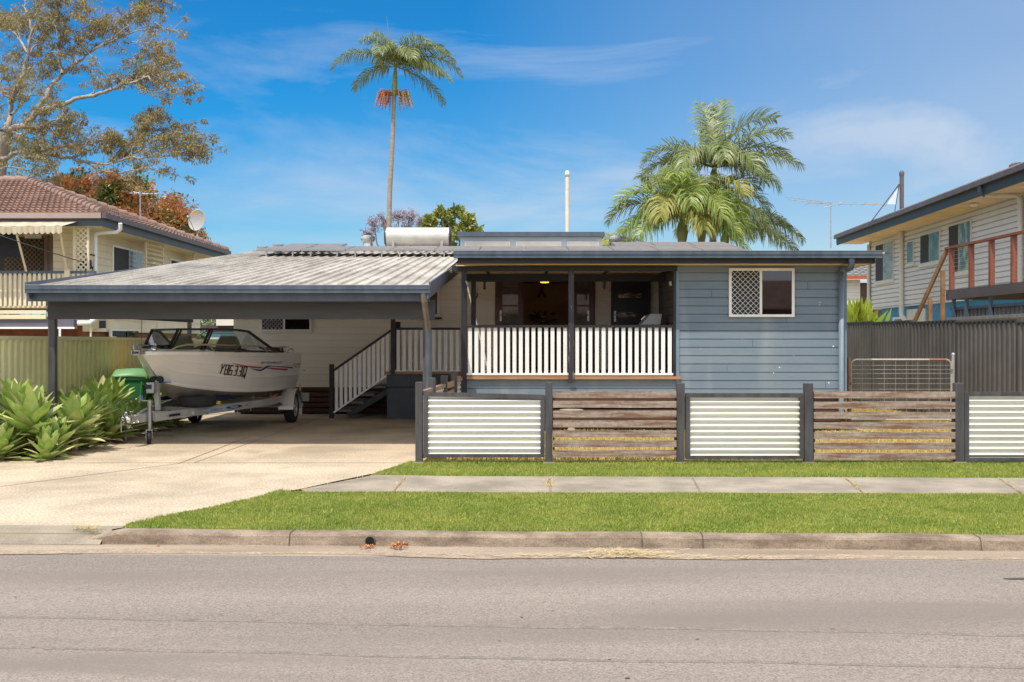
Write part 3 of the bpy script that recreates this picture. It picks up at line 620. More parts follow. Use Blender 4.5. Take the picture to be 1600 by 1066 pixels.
# downpipe right
dp = MB(); dx = XA(1314.5, YP - .06)
dp.tube([P(1330, 407, 17.26), P(1330.5, 413, 17.26), P(1329, 417.5, 17.28), P(1322, 420.5, 17.5), P(1316, 422, YP - .08), (dx, YP - .07, 2.78), (dx, YP - .07, .28)], .048, 14)
dp.build('downpipe', m_blue, house)
dp = MB(); dp.box(XA(1326, 17.24), XA(1334, 17.24), 17.2, 17.29, ZA(409, 17.24), 2.965); dp.tube([P(1330, 408, 17.26), P(1330.5, 413, 17.26), P(1329, 418, 17.28), P(1324, 420.5, 17.4)], .055, 14); dp.build('rainwater_head', m_slate, house)
# main roof sheets (ribbed), ridge
RY, RZ = 26.9, 3.86
def ribroof(mb, xa, xb, ya, za, yb, zb, pitch=.19, rib=.028, w=.05):
    xs = []; x = xa
    while x < xb - 1e-6:
        xs += [(x, 0), (min(x + pitch - w, xb), 0), (min(x + pitch - w * .72, xb), rib), (min(x + pitch - w * .28, xb), rib)]; x += pitch
    xs.append((xb, 0)); mb.grid([[(x, y, z + h) for x, h in xs] for y, z in ((ya, za), (yb, zb))])
mb = MB(); ribroof(mb, xl + .09, 6.2, 17.26, 3.04, RY, RZ); mb.add([(xl, RY, RZ + .02), (6.2, RY, RZ + .02), (6.2, 36, 2.9), (xl, 36, 2.9)], [(0, 1, 2, 3)])
mb.build('roof', m_roof, house)
# raised clerestory on the ridge
cy = 26.0; cx0, cx1 = XA(719, cy), XA(940, cy)
mb = MB(); mb.box(cx0, cx1, cy, cy + 3, 3.6, ZA(369, cy)); cl = mb.build('clerestory', M('pale_blue_wall', (.52, .61, .65), .6, var=.05), house)
mb = MB(); mb.box(cx0 - .06, cx1 + .06, cy - .18, cy + 3.1, ZA(370.5, cy), ZA(363.5, cy)); mb.build('clerestory_fascia', m_slate, cl)
mb = MB()
for a, b in ((726, 797), (806, 877), (886, 936)):
    mb.box(XA(a, cy), XA(b, cy), cy - .03, cy - .001, ZA(379.5, cy), ZA(377.5, cy)); mb.box(XA(a, cy), XA(a + 2, cy), cy - .03, cy - .001, 3.6, ZA(379.5, cy)); mb.box(XA(b - 2, cy), XA(b, cy), cy - .03, cy - .001, 3.6, ZA(379.5, cy))
mb.build('clerestory_window_frame', m_white, cl)
mb = MB()
for a, b in ((728, 795), (808, 875), (888, 934)): mb.box(XA(a, cy), XA(b, cy), cy - .012, cy - .002, 3.6, ZA(379.5, cy))
mb.build('pane', M('opal_pane', (.82, .76, .64), .2), cl)
# ================================================================ CARPORT
YC = 14.5; ZC = 2.369; XL_, XR_ = -7.01, -1.27; SL = .1255
cp = thing('carport', 'wide open carport with ribbed pale roof and slate blue fascia', 'carport', (-4.1, 17, 0))
mb = MB(); ribroof(mb, XL_ + .02, XR_ - .02, YC + .05, ZC - .028, RY, ZC + SL * (RY - YC), pitch=.20, rib=.03, w=.06)
mb.add([(XL_, RY, ZC + SL * (RY - YC) + .02), (XR_, RY, ZC + SL * (RY - YC) + .02), (XR_, 36, 2.8), (XL_, 36, 2.8)], [(0, 1, 2, 3)])
mb.build('roof', m_roof, cp)
mb = MB(); mb.grid([[(XL_ + .05, YC + .13, ZC - .07), (XR_ - .05, YC + .13, ZC - .07)], [(XL_ + .05, YB, ZC - .07 + SL * (YB - YC - .1)), (XR_ - .05, YB, ZC - .07 + SL * (YB - YC - .1))]]); mb.build('ceiling_lining', m_cream, cp)
gp = gutter_prof(YC, ZC, .118); mb = MB(); mb.grid([[(x, y, z) for y, z in gp] for x in (XL_, XR_)]); mb.add([(XL_, y, z) for y, z in gp[:-1]], [tuple(range(12))]); mb.add([(XR_, y, z) for y, z in gp[:-1]], [tuple(range(12))[::-1]]); mb.build('gutter', m_slateg, cp)
mb = MB(); yf = YC + .13; mb.box(XA(43, yf), XA(671, yf), yf, yf + .035, ZA(471, yf), ZC - .03); mb.build('fascia', m_slate, cp)
m_beam = M('charcoal_beam', (.042, .040, .042), .6, col2=(.060, .055, .055), vs=3, stretch=(.4, 1, 3))
yb_ = 14.95; mb = MB(); mb.box(XA(74.5, yb_), XA(679, yb_), yb_, yb_ + .06, ZA(499, yb_), ZA(469, yb_)); mb.build('front_beam', m_beam, cp)
def barge(x, sgn, name):
    mb = MB(); y1_ = YB + .2
    for (dx, z0, z1) in ((0, -.10, .035), (-sgn * .03, -.20, -.09)):
        za, zb = ZC, ZC + (SL * .93) * (y1_ - YC)
        xx = x + dx
        mb.prism([(xx, YC + .02, za + z0), (xx, y1_, zb + z0), (xx, y1_, zb + z1), (xx, YC + .02, za + z1)], (-sgn * .03, 0, 0))
    mb.build(name, m_slate, cp)
barge(XR_ + .01, 1, 'barge_board'); barge(XL_ - .01, -1, 'barge_board')
mb = MB(); mb.box(-6.84, -6.77, yb_ + .12, 21.24, 1.95, 2.14); mb.build('side_beam', m_beam, cp)
for i in range(7):
    x = XL_ + .5 + i * .8; mb = MB(); mb.box(x, x + .04, YC + .17, YB, 2.20, 2.25) if 0 else mb.bar((x, YC + .17, ZC - .12), (x, YB, ZC - .12 + SL * (YB - YC - .17)), .04, .08); mb.build('rafter', m_cream, cp)
for (a, b, y) in ((77, 87.5, 15.0), (661, 669, 15.0)):
    mb = MB(); mb.box(XA(a, y), XA(b, y), y - .04, y + .05, 0, ZA(499, y) + .01); mb.build('post', m_fpost, cp)
mb = MB(); mb.box(XA(293.5, 21.3), XA(298.5, 21.3), 21.26, 21.34, 0, 2.9); mb.build('post', m_black, cp)
dpx = XA(667.5, YC + .28)
mb = MB(); mb.tube([P(662, 456, YC + .06), P(662, 463, YC + .06), P(663, 472, YC + .08)], .052, 14); mb.tube([P(663, 472, YC + .08), P(669, 518, YC + .28)], .044, 14); mb.build('downpipe_elbow', M('bronze_pipe', (.16, .13, .11), .35, metal=.4, col2=(.26, .20, .155), vs=5), cp)
mb = MB(); mb.tube([P(669.3, 516, YC + .28), (P(669.5, 525, YC + .28)), (dpx + .02, YC + .28, .1)], .050, 14); mb.tube([(dpx + .02, YC + .28, 1.76), (dpx + .02, YC + .28, 1.79)], .056, 14); mb.build('downpipe', M('pipe_slate', (.055, .065, .08), .4, col2=(.085, .10, .12), vs=4), cp)
# ================================================================ ROOF THINGS
def solar(nx, y0, y1, z0, z1, x0, w, label_f, grp, skip=0):
    m_fr = m_alu
    for i in range(nx):
        xa, xb = x0 + i * w + .008, x0 + (i + 1) * w - .008; t = thing('solar_panel', label_f(i), 'solar panel', ((xa + xb) / 2, y0, z0), grp)
        g = MB(); g.add([(xa + .02, y0 + .02, z0 + .003), (xb - .02, y0 + .02, z0 + .003), (xb - .02, y1 - .02, z1 + .003), (xa + .02, y1 - .02, z1 + .003)], [(0, 1, 2, 3)]); g.build('glass', m_panel, t)
        f = MB(); f.prism([(xa, y0, z0 - .035), (xb, y0, z0 - .035), (xb, y1, z1 - .035), (xa, y1, z1 - .035)], (0, 0, .036)); f.build('frame', M_PF, t)
        k = MB()
        for xx in (xa + .2, xb - .2): k.box(xx - .015, xx + .015, y0 + .1, y0 + .14, z0 - .20, z0 - .03)
        k.build('mounting_foot', m_alu, t)
M_PF = M('panel_frame', (.30, .27, .25), .4, metal=.5)
solar(11, 23.5, 25.15, ZA(390.0, 23.5), ZA(385, 25.15), XA(400, 23.5), (XA(1168, 23.5) - XA(400, 23.5)) / 11, lambda i: '%s solar panel from the left in the long front row on the roof' % ORD[i], 'solar panels in the front row on the roof')
solar(2, 25.6, 26.9, ZA(385.5, 25.6), ZA(381, 26.9), XA(437, 25.6), .74, lambda i: ['left', 'right'][i] + ' solar panel of the small tilted pair at the left ridge', 'small tilted pair of solar panels')
solar(3, 25.5, 27.0, ZA(384.5, 25.5), ZA(378.5, 27), XA(962, 25.5), 1.0, lambda i: ['leftmost', 'middle', 'rightmost'][i] + ' solar panel of the upper row in front of the palms', 'solar panels in the upper row')
# brackets at left end of the panels
for px, py, lb in ((408, 386.0, 'lower white capped roof bracket left of the solar panels'), (433, 382.5, 'upper white capped roof bracket left of the solar panels')):
    y = 25.0; c = P(px, py, y); mb = MB(); mb.box(c.x - .13, c.x + .13, y, y + .2, c.z, c.z + .02); mb.box(c.x - .10, c.x + .10, y + .02, y + .12, c.z - .28, c.z); mb.build('roof_bracket', m_galv, label=lb, cat='roof bracket')
# hot water tank
ty = 26.2; t = thing('hot_water_tank', 'silver cylindrical solar hot water tank lying on the roof', 'water tank', (XA(653, ty), ty, 3.8))
r = .235; zc = ZA(370, ty); xa, xb = XA(601.5, ty), XA(705, ty)
mb = MB(); mb.lathe((xa, ty, zc), (1, 0, 0), [(r, .03), (r, xb - xa - .03)], 40); mb.build('tank_body', M('tank_white', (.62, .60, .55), .35, metal=.25, var=.08, vs=2, stretch=(2, 1, 3)), t)
mb = MB(); mb.lathe((xa, ty, zc), (1, 0, 0), [(1e-4, 0), (r * .9, 0), (r + .008, .02), (r + .008, .05)], 40); mb.lathe((xb, ty, zc), (-1, 0, 0), [(1e-4, 0), (r * .9, 0), (r + .008, .02), (r + .008, .05)], 40); mb.build('end_cap', M('cap_dark', (.07, .055, .055), .5), t)
mb = MB(); mb.box(xa + .2, xa + .26, ty - .2, ty + .2, 3.8, zc - .15); mb.box(xb - .26, xb - .2, ty - .2, ty + .2, 3.8, zc - .15); mb.build('cradle', m_galv, t)
# whirlybird ventilators
def whirly(x, y, z, r, label, mat):
    t = thing('roof_ventilator', label, 'ventilator', (x, y, z)); n = 26
    mb = MB(); prof = [(r * .62, r * .55), (r * .92, r * .75), (r, r * 1.0), (r * .95, r * 1.25), (r * .62, r * 1.45), (r * .2, r * 1.52)]
    for j in range(n):
        a0 = 2 * math.pi * j / n; a1 = a0 + 2 * math.pi / n * .8; rows = []
        for rr_, h in prof: rows.append([(x + rr_ * math.cos(a0 + .25 * h / r), y + rr_ * math.sin(a0 + .25 * h / r), z + h), (x + rr_ * .93 * math.cos(a1 + .25 * h / r), y + rr_ * .93 * math.sin(a1 + .25 * h / r), z + h)])
        mb.grid(rows, smooth=False)
    mb.lathe((x, y, z), (0, 0, 1), [(r * .5, r * .55), (r * .84, r * 1.0), (r * .3, r * 1.5), (1e-3, r * 1.54)], 24); mb.build('turbine', mat, t)
    mb = MB(); mb.lathe((x, y, z), (0, 0, 1), [(r * .72, -.1), (r * .70, r * .2), (r * .62, r * .55), (r * .66, r * .6)], 24); mb.build('collar', mat, t)
whirly(XA(575, 26.3), 26.3, ZA(385, 26.3), .19, 'silver spinning roof ventilator beside the hot water tank', m_alu)
whirly(XA(962, 27.2), 27.2, ZA(385, 27.2), .19, 'dull grey roof ventilator beside the clerestory', m_galv)
# vent pipe
vy = 28.5; t = thing('vent_pipe', 'tall cream vent pipe standing behind the clerestory', 'pipe', (XA(886.5, vy), vy, 3.5)); x = XA(886.5, vy)
mb = MB(); mb.tube([(x, vy, 3.3), (x, vy, ZA(268, vy))], .058, 16); mb.tube([(x, vy, ZA(296, vy)), (x, vy, ZA(297, vy) + .03)], .062, 16); mb.build('pipe', M('cream_pvc', (.74, .66, .52), .5), t)
mb = MB(); mb.lathe((x, vy, ZA(276, vy)), (0, 0, 1), [(.058, 0), (.07, .0), (.07, .08), (.05, .15), (.001, .17)], 16); mb.build('pipe_cap', M('cap_pale', (.7, .68, .6), .5), t)
# pendant lamp etc. inside the room
ly = 23.6; t = thing('ceiling_lamp', 'round orange glowing ceiling lamp inside the dark doorway', 'lamp', P(851, 441, ly))
mb = MB(); c = P(851, 441, ly); mb.lathe(c + Vector((0, 0, -.02)), (0, 0, 1), [(.001, 0), (.09, .005), (.105, .03), (.09, .055), (.001, .06)], 24); mb.build('lamp_shade', M('amber_shade', (.9, .35, .05), .4, emit=((1, .36, .04), 2.2)), t)
mb = MB(); mb.tube([c + Vector((0, 0, .05)), (c.x, c.y, 3.0)], .008, 6); mb.build('cord', m_black, t)
pl = bpy.data.lights.new('lamp_light', 'POINT'); pl.energy = 3.5; pl.color = (1, .55, .25); pl.shadow_soft_size = .1; plo = bpy.data.objects.new('lamp_light', pl); COL.objects.link(plo); plo.location = tuple(c + Vector((0, -.05, -.16)))
wy = 25.45; c = P(846.5, 451, wy); mb = MB(); m_orn = M('wall_ornament', (.01, .008, .008), .7)
for sg in (1, -1): 
    q = [(-.10 * sg, .20), (-.05 * sg, .06), (.0, .02), (.04 * sg, -.06), (.13 * sg, -.20), (.06 * sg, -.24), (-.0 * sg, -.08), (-.03 * sg, .0), (-.08 * sg, .08)]
    mb.prism([(c.x + a, wy - .01 - .012 * (sg > 0), c.z + b) for a, b in q], (0, -.01, 0))
mb.build('wall_ornament', m_orn, label='dark cross shaped ornament on the wall inside the doorway', cat='ornament')
# bicycle-like dim wreath of dried flowers on a table inside: low plant arrangement
t = thing('flower_arrangement', 'dim spray of dark leaves and grey flowers low in the doorway', 'flowers', P(849, 510, 23.2)); c = P(849, 497, 23.2)
V = MB()
for i in range(70):
    a = rng.uniform(0, math.pi * 2); r0 = rng.uniform(.08, .34); e = Vector((math.cos(a) * r0 * 1.05, rng.uniform(-.1, .1), math.sin(a) * r0 * .5 + .02)); n_ = Vector((-math.sin(a), .3, math.cos(a))) * .022
    V.add([c + e * .7 - n_, c + e * .7 + n_, c + e * 1.15], [(0, 1, 2)])
V.build('leaves', M('dusky_leaf', (.018, .013, .012), .6), t)
mb = MB(); 
for dx in (-.02, .07): mb.lathe(c + Vector((dx, -.12, -.01)), (0, -1, 0), [(.04, 0), (.045, .015), (.02, .03), (.012, .03), (.001, .02)], 12)
mb.build('blossom', M('grey_blossom', (.10, .085, .075), .6), t)
mb = MB(); mb.lathe((c.x, c.y, .957), (0, 0, 1), [(.18, 0), (.20, .02), (.03, .05), (.03, .72), (.26, .74), (.26, .78), (.001, .78)], 20); mb.lathe((c.x, c.y, 1.737), (0, 0, 1), [(.05, 0), (.09, .1), (.06, .22), (.07, .26)], 14); mb.build('stand', m_brownd, t)
# barbecue on the porch
by = 18.55; t = thing('barbecue', 'closed grey hooded barbecue behind the right porch railing', 'barbecue', (XA(1018, by), by, ZF))
pr = [(1000.5, 508), (1016.5, 490.5), (1034.5, 490.5), (1032, 508)]
m_bbq = M('bbq_grey', (.33, .34, .33), .45, var=.06, metal=.2)
mb = MB(); mb.prism([P(a, b, by) for a, b in pr], (0, .5, 0)); mb.build('hood', m_bbq, t, bevel=.01)
mb = MB(); x0, x1 = XA(1000, by), XA(1032, by); z = ZA(508, by); mb.box(x0 - .03, x1 + .03, by - .03, by + .55, z - .13, z - .001); mb.build('firebox', M('bbq_dark', (.05, .05, .052), .4), t, bevel=.01)
mb = MB()
for i in range(3): mb.lathe((x0 + .08 + i * .11, by - .03, z - .06), (0, -1, 0), [(.022, 0), (.022, .03), (.001, .032)], 12)
mb.build('knob', m_alu, t)
mb = MB(); mb.tube([P(1002, 500, by - .06), P(1008, 494, by - .06)], .012, 8); mb.build('hood_handle', m_white, t)
mb = MB(); mb.box(x0, x1, by, by + .5, ZF + .08, z - .14); mb.build('cabinet', M('bbq_cab', (.09, .085, .085), .5), t)
for xx in (x0 + .03, x1 - .03): mb = MB(); mb.box(xx - .02, xx + .02, by + .02, by + .06, ZF, ZF + .08); mb.build('leg', m_black, t)
# ================================================================ FRONT FENCE
YF = 13.17
ff = thing('front_fence', 'low front fence of black posts with alternating corrugated and slatted panels', 'fence', (3.2, YF, 0))
def fz(py): return ZA(py, YF)
posts = [(649.5, 660.5, 597, 722), (852, 863, 597.5, 727), (1057, 1069, 598.5, 728), (1256, 1269, 599, 728.5), (1490.5, 1504.5, 598.5, 727), (1700, 1712, 599, 728)]
for a, b, t_, bt in posts:
    x0, x1 = XA(a, YF), XA(b, YF); mb = MB(); mb.box(x0, x1, YF - .05, YF + .05, -.02, fz(t_)); mb.build('post', m_fpost, ff, bevel=.006)
    mb = MB(); mb.box(x0 - .03, x1 + .03, YF - .08, YF + .08, -.02, .022); mb.build('post_footing', m_kerb, ff, bevel=.01)
def corr_panel(a, b, t_, bt, t2=None):
    y = YF; x0, x1 = XA(a, y), XA(b, y); z1 = fz(t_); z0 = fz(bt); fw = .055; t2 = fz(t2) if t2 else z1
    f = MB(); f.prism([(x0, y - .03, z1 - fw), (x1, y - .03, t2 - fw), (x1, y - .03, t2), (x0, y - .03, z1)], (0, .06, 0)); f.box(x0, x1, y - .03, y + .03, z0, z0 + fw * .8); f.box(x0, x0 + fw, y - .03, y + .03, z0 + fw * .8, z1 - fw - .002); f.box(x1 - fw, x1, y - .03, y + .03, z0 + fw * .8, t2 - fw - .002)
    fo = f.build('panel_frame', m_fpost, ff)
    s = MB(); rows = []; pit = .0768; n = int((z1 - z0 - fw) / pit * 12)
    for i in range(n + 1):
        z = z0 + fw * .6 + (z1 - z0 - fw * 1.3) * i / n; ph = 2 * math.pi * (z1 - z) / pit; yy = y + .008 * math.cos(ph)
        yy = y + .019 * math.cos(ph)
        rows.append([(x0 + .02, yy, z), (x1 - .02, yy, z)])
    s.grid(rows, smooth=True); s.build('corrugated_sheet', m_corr, fo)
corr_panel(662, 851, 612.5, 714.5, 617); corr_panel(1071, 1255.5, 614.5, 717); corr_panel(1506, 1698, 612.5, 721)
m_gap = m_black
def slat_panel(a, b, tops):
    y = YF; x0, x1 = XA(a, y), XA(b, y); h = .087
    s = MB()
    for i, t_ in enumerate(tops):
        z1 = fz(t_); jz = rng.uniform(-.004, .004); s.prism([(x0, y - .055 + rng.uniform(-.004, .004), z1 - h), (x1, y - .055, z1 - h + jz), (x1, y - .055, z1 + jz), (x0, y - .055, z1)], (0, .022, 0))
    o = s.build('slat_panel', m_wood, ff)
    for xx in (x0 - .0, x1 - .02): k = MB(); k.box(xx, xx + .02, y - .03, y + .02, fz(tops[-1]) - h, fz(tops[0])); k.build('slat_batten', m_black, o)
    k = MB()
    for t_ in tops:
        for xx in (x0 + .03, x1 - .05):
            for dz in (.02, .065): k.lathe((xx + .01, y - .056, fz(t_) - dz), (0, -1, 0), [(.004, 0), (.001, .002)], 6)
    k.build('screw', m_galv, o)
slat_panel(864, 1056, [611, 626, 641.5, 656.5, 672, 687.5, 703]); slat_panel(1270, 1490, [611.5, 627.5, 643.5, 659.5, 675, 691, 707])
# return fence beside the driveway
rf = thing('side_return_fence', 'short return fence running back from the corner post to the porch', 'fence', (-1.15, 15.4, 0))
A0 = Vector((-1.26, 13.25, 0)); A1 = Vector((-1.02, 17.72, 0))
def RP(y, z): t = (y - A0.y) / (A1.y - A0.y); return Vector((A0.x + (A1.x - A0.x) * t, y, z))
for y, h in ((14.15, ZA(590.5, 14.15)), (15.45, ZA(586.5, 15.45)), (16.75, ZA(582, 16.75))):
    c = RP(y, 0); mb = MB(); mb.box(c.x - .05, c.x + .05, y - .05, y + .05, 0, h); mb.build('post', m_fpost, rf, bevel=.006)
for i, (ya, yb2, zt, kd_) in enumerate(((13.25, 14.1, .93, 'c'), (14.2, 15.4, .93, 'c'), (15.5, 16.7, .93, 's'), (16.8, 17.7, .94, 'c'))):
    if kd_ == 'c':
        mb = MB(); mb.bar(RP(ya, zt - .03), RP(yb2, zt - .03), .06, .055); mb.build('top_rail', m_wood, rf); mb = MB(); mb.bar(RP(ya, .08), RP(yb2, .08), .06, .05); mb.build('bottom_rail', m_wood, rf)
        rows = []
        for j in range(120): z = .1 + (zt - .16) * j / 119; o = .010 * math.cos(2 * math.pi * z / .0768); rows.append([RP(ya, z) + Vector((o, 0, 0)), RP(yb2, z) + Vector((o, 0, 0))])
        s = MB(); s.grid(rows, smooth=True); s.build('corrugated_sheet', m_corr, rf)
    else:
        s = MB()
        for j in range(6): s.bar(RP(ya, zt - .05 - .14 * j), RP(yb2, zt - .05 - .14 * j), .022, .09)
        s.build('slat_panel', m_deck, rf)
# birdbath behind the slats
c = G(893, 664); c = Vector((XA(893, 17.0), 17.0, 0)); t = thing('birdbath', 'pale stone bird bath on a brown pedestal behind the left slatted panel', 'bird bath', c)
mb = MB(); z = ZA(640, 17); mb.lathe(c, (0, 0, 1), [(.02, z - .10), (.12, z - .08), (.19, z - .02), (.20, z), (.17, z), (.10, z - .04), (.001, z - .05)], 28); mb.build('bowl', m_path, t)
mb = MB(); mb.lathe(c, (0, 0, 1), [(.001, 0), (.12, 0), (.12, .04), (.08, .08), (.05, .14), (.045, z - .12), (.07, z - .085)], 20); mb.build('pedestal', m_wood, t)
# ================================================================ LEFT BOUNDARY FENCE
XF = -7.6
m_cb = M('cream_steel_fence', (.74, .68, .37), .45, col2=(.82, .76, .44), vs=.8, spec=.4)
m_cbr = M('cream_steel_rail', (.76, .70, .45), .4, var=.05)
lf = thing('boundary_fence', 'tall pale yellow ribbed steel fence along the left side of the driveway', 'fence', (XF, 18, 0))
def steel_fence(root, X0, ys, ztops, thick, mat, matr, pitch, amp, side, z0=0.0, xf=None):
    X = lambda y: X0 if xf is None else xf(y)
    for i in range(len(ys) - 1):
        ya, yb2 = ys[i], ys[i + 1]; zt = ztops[i]; rows = [[], []]; n = max(1, int(round(abs(yb2 - ya) / pitch))); pp = (yb2 - ya) / n; prof = []
        for j in range(n):
            y = ya + j * pp
            for f_, o in ((0, 0), (.42, 0), (.54, amp), (.88, amp)): prof.append((y + f_ * pp, o))
        prof.append((yb2, 0))
        s = MB(); s.grid([[(X(y) + side * o, y, z) for y, o in prof] for z in (z0, zt - .02)]); s.build('steel_sheet', mat, root)
        r = MB(); r.prism([(X(ya) - .03, ya, zt - .055), (X(ya) + .03, ya, zt - .055), (X(ya) + .03, ya, zt), (X(ya) - .03, ya, zt)], (X(yb2) - X(ya), yb2 - ya, 0)); r.build('top_rail', matr, root)
        r = MB(); r.prism([(X(ya) - .03, ya, z0 + .02), (X(ya) + .03, ya, z0 + .02), (X(ya) + .03, ya, z0 + .07), (X(ya) - .03, ya, z0 + .07)], (X(yb2) - X(ya), yb2 - ya, 0)); r.build('bottom_rail', matr, root)
        p = MB(); p.box(X(yb2) - .032, X(yb2) + .032, yb2 - .03, yb2 + .03, z0 - .05, zt + .004); p.build('fence_post', matr, root)
ys = [11.95, 14.38, 16.8, 19.2, 21.57, 23.93, 26.3]
steel_fence(lf, XF, ys, [1.645, 1.647, 1.645, 1.635, 1.62, 1.61], .03, m_cb, m_cbr, .19, .028, 1)
# ================================================================ RIGHT BOUNDARY FENCE
m_bk = M('woodland_grey_steel', (.080, .074, .070), .42, col2=(.115, .107, .100), vs=1.0, spec=.5)
m_bkr = M('dark_steel_rail', (.055, .050, .048), .4, var=.1)
rfn = thing('boundary_fence', 'dark grey ribbed steel fence on the right side behind the farm gate', 'fence', (8.38, 20, 0))
steel_fence(rfn, 8.38, [12.55, 14.9, 17.2, 19.6, 21.9, 24.3, 26.7, 29.1], [1.86, 1.89, 1.935, 1.975, 2.015, 2.04, 2.05], .03, m_bk, m_bkr, .19, .03, -1, z0=.06)
mb = MB(); 
for i in range(3): mb.box(8.36, 8.41, 14.9 + i * 2.4, 17.25 + i * 2.4, -.02, .058)
mb.build('timber_sleeper', M('sleeper', (.38, .20, .09), .8, col2=(.5, .3, .15), vs=3), rfn)
# ================================================================ FARM GATE
gy = 19.5
gt = thing('farm_gate', 'silver tube farm gate with welded mesh beside the house', 'gate', (7.26, gy, 0)); x0, x1 = XA(1329.5, gy), XA(1486.5, gy); z0, z1 = ZA(657.5, gy), ZA(562, gy); rr_ = .11
def arc(cx, cz, a0, a1): return [Vector((cx + rr_ * math.cos(R(a)), gy, cz + rr_ * math.sin(R(a)))) for a in np.linspace(a0, a1, 6)]
pth = [Vector((x0, gy, z0))] + arc(x0 + rr_, z1 - rr_, 180, 90) + arc(x1 - rr_, z1 - rr_, 90, 0) + [Vector((x1, gy, z0))]
mb = MB(); mb.tube(pth, .017, 10); mb.tube([(x0, gy, z0 + .02), (x1, gy, z0 + .02)], .017, 10); mb.build('gate_frame', M('gate_galv', (.60, .57, .52), .4, metal=.4, var=.1), gt)
mb = MB()
for i in range(1, 9): x = x0 + (x1 - x0) * i / 9; mb.tube([(x, gy, z0 + .02), (x, gy, z1)], .0035, 5)
for z in (.11, .19, .265, .36, .46, .565, .68, .80, .92): mb.tube([(x0, gy, z1 - z), (x1, gy, z1 - z)], .0035, 5)
mb.build('gate_mesh', M('mesh_wire', (.55, .52, .47), .4, metal=.4), gt)
mb = MB(); mb.tube([(x1 - .42, gy, z1), (x1 - .1, gy, z1)], .0185, 10); mb.build('rust_band', M('rusty_orange', (.45, .16, .08), .7), gt)
mb = MB(); mb.box(x0 - .03, x0 + .02, gy - .03, gy + .03, z1 - .48, z1 - .44); mb.box(x1 - .02, x1 + .05, gy - .03, gy + .03, z1 - .24, z1 - .18); mb.build('hinge', m_galv, gt)
mb = MB(); x = XA(1489.5, gy); mb.tube([(x, gy, -.02), (x, gy, ZA(553, gy))], .033, 14); mb.lathe((x, gy, ZA(553, gy)), (0, 0, 1), [(.036, -.03), (.036, 0), (.02, .02), (.001, .022)], 14); mb.build('gate_post', M('post_galv', (.46, .47, .47), .5, metal=.4, var=.15), label='grey galvanised post the farm gate latches to', cat='post')
mb = MB(); mb.box(XA(1325, gy), XA(1329, gy), gy - .03, gy + .05, -.02, ZA(559, gy)); mb.build('timber_post', m_deck, label='brown timber post between the house corner and the farm gate', cat='post')
# ================================================================ LEFT HOUSE
m_cr2 = M('sand_weatherboard', (.68, .58, .42), .6, col2=(.76, .67, .50), vs=1.0)
m_cr3 = M('sand_trim', (.74, .64, .46), .5, var=.06)
m_tile = M('terracotta_tile', (.135, .075, .054), .7, col2=(.26, .150, .110), vs=1.6, bump=.3, bs=20, grain=.15, gs=12)
m_brick = M('red_brick', (.20, .06, .03), .85, col2=(.28, .10, .05), vs=4)
m_fasc = M('brown_fascia', (.105, .078, .082), .45, var=.15, vs=3)
m_fascl = M('pale_brown_gutter', (.36, .27, .235), .5, var=.06)
Y1, Y2 = 28.0, 39.9; XR1 = -11.4
nh = thing('tiled_house', 'two storey cream neighbouring house with brown tiled hip roof and balcony', 'house', (-16, 33, 0))
ze = 5.04; ap = (-16.3, 33.95, 6.86)
def tile_face(mb, A, B, C, rows_n, colw, D=None):
    # A-B eave edge, C(-D) upper edge; wavy tile courses
    A, B, C = Vector(A), Vector(B), Vector(C); D = Vector(D) if D else C
    nrm = (B - A).cross(D - A).normalized(); nrm = nrm if nrm.z > 0 else -nrm
    for i in range(rows_n):
        t0, t1 = i / rows_n, (i + 1) / rows_n
        l0, r0 = A.lerp(D, t0), B.lerp(C, t0); l1, r1 = A.lerp(D, t1), B.lerp(C, t1)
        n = max(2, int((r0 - l0).length / colw) * 6); a = []; b = []; c = []
        u = (B - A).normalized()
        for j in range(n + 1):
            p0 = l0.lerp(r0, j / n); p1 = l1.lerp(r1, j / n); w0 = .022 * math.sin(2 * math.pi * (p0 - A).dot(u) / colw); w1 = .022 * math.sin(2 * math.pi * (p1 - A).dot(u) / colw)
            a.append(p0 + nrm * (w0 + .065)); b.append(p1 + nrm * (w1 + .006)); c.append(p0 + nrm * (w0 + .0))
        mb.grid([c, a, b])
mb = MB()
tile_face(mb, (-26, Y1, ze), (XR1, Y1, ze), ap, 15, .165, D=(-26, 33.95, 6.86))
tile_face(mb, (XR1, Y1, ze), (XR1, Y2, ze), ap, 15, .33)
mb.add([(-26, Y2, ze), (XR1, Y2, ze), ap, (-26, 33.95, 6.86)], [(3, 2, 1, 0)]); mb.build('tiled_roof', m_tile, nh)
mb = MB()
for q in (((XR1, Y1, ze), ap), ((XR1, Y2, ze), ap), ((-26, 33.95, 6.86), ap)):
    A, B = Vector(q[0]), Vector(q[1]); n = int((B - A).length / .38)
    for i in range(n):
        p, r_ = A.lerp(B, i / n), A.lerp(B, (i + 1.06) / n); mb.tube([p + Vector((0, 0, .05)), r_ + Vector((0, 0, .015))], [.15, .125], 8, cap=True)
mb.build('ridge_tiles', M('ridge_tile', (.21, .125, .095), .7, col2=(.31, .20, .16), vs=2), nh)
gpl = lambda: None
mb = MB(); mb.box(-26, XR1 + .02, Y1 - .12, Y1, ze - .13, ze + .02); mb.build('front_gutter', m_fascl, nh)
mb = MB(); mb.box(XR1, XR1 + .13, Y1 - .12, Y2 + .1, ze - .13, ze + .02); mb.build('side_gutter', m_fasc, nh)
mb = MB(); mb.box(XR1 - .06, XR1 - .002, Y1 - .0, Y2, ze - .33, ze - .13); mb.box(-14.4, XR1 - .06, Y1, Y1 + .05, ze - .33, ze - .13); mb.build('fascia', M('slate_fascia', (.06, .075, .10), .5), nh)
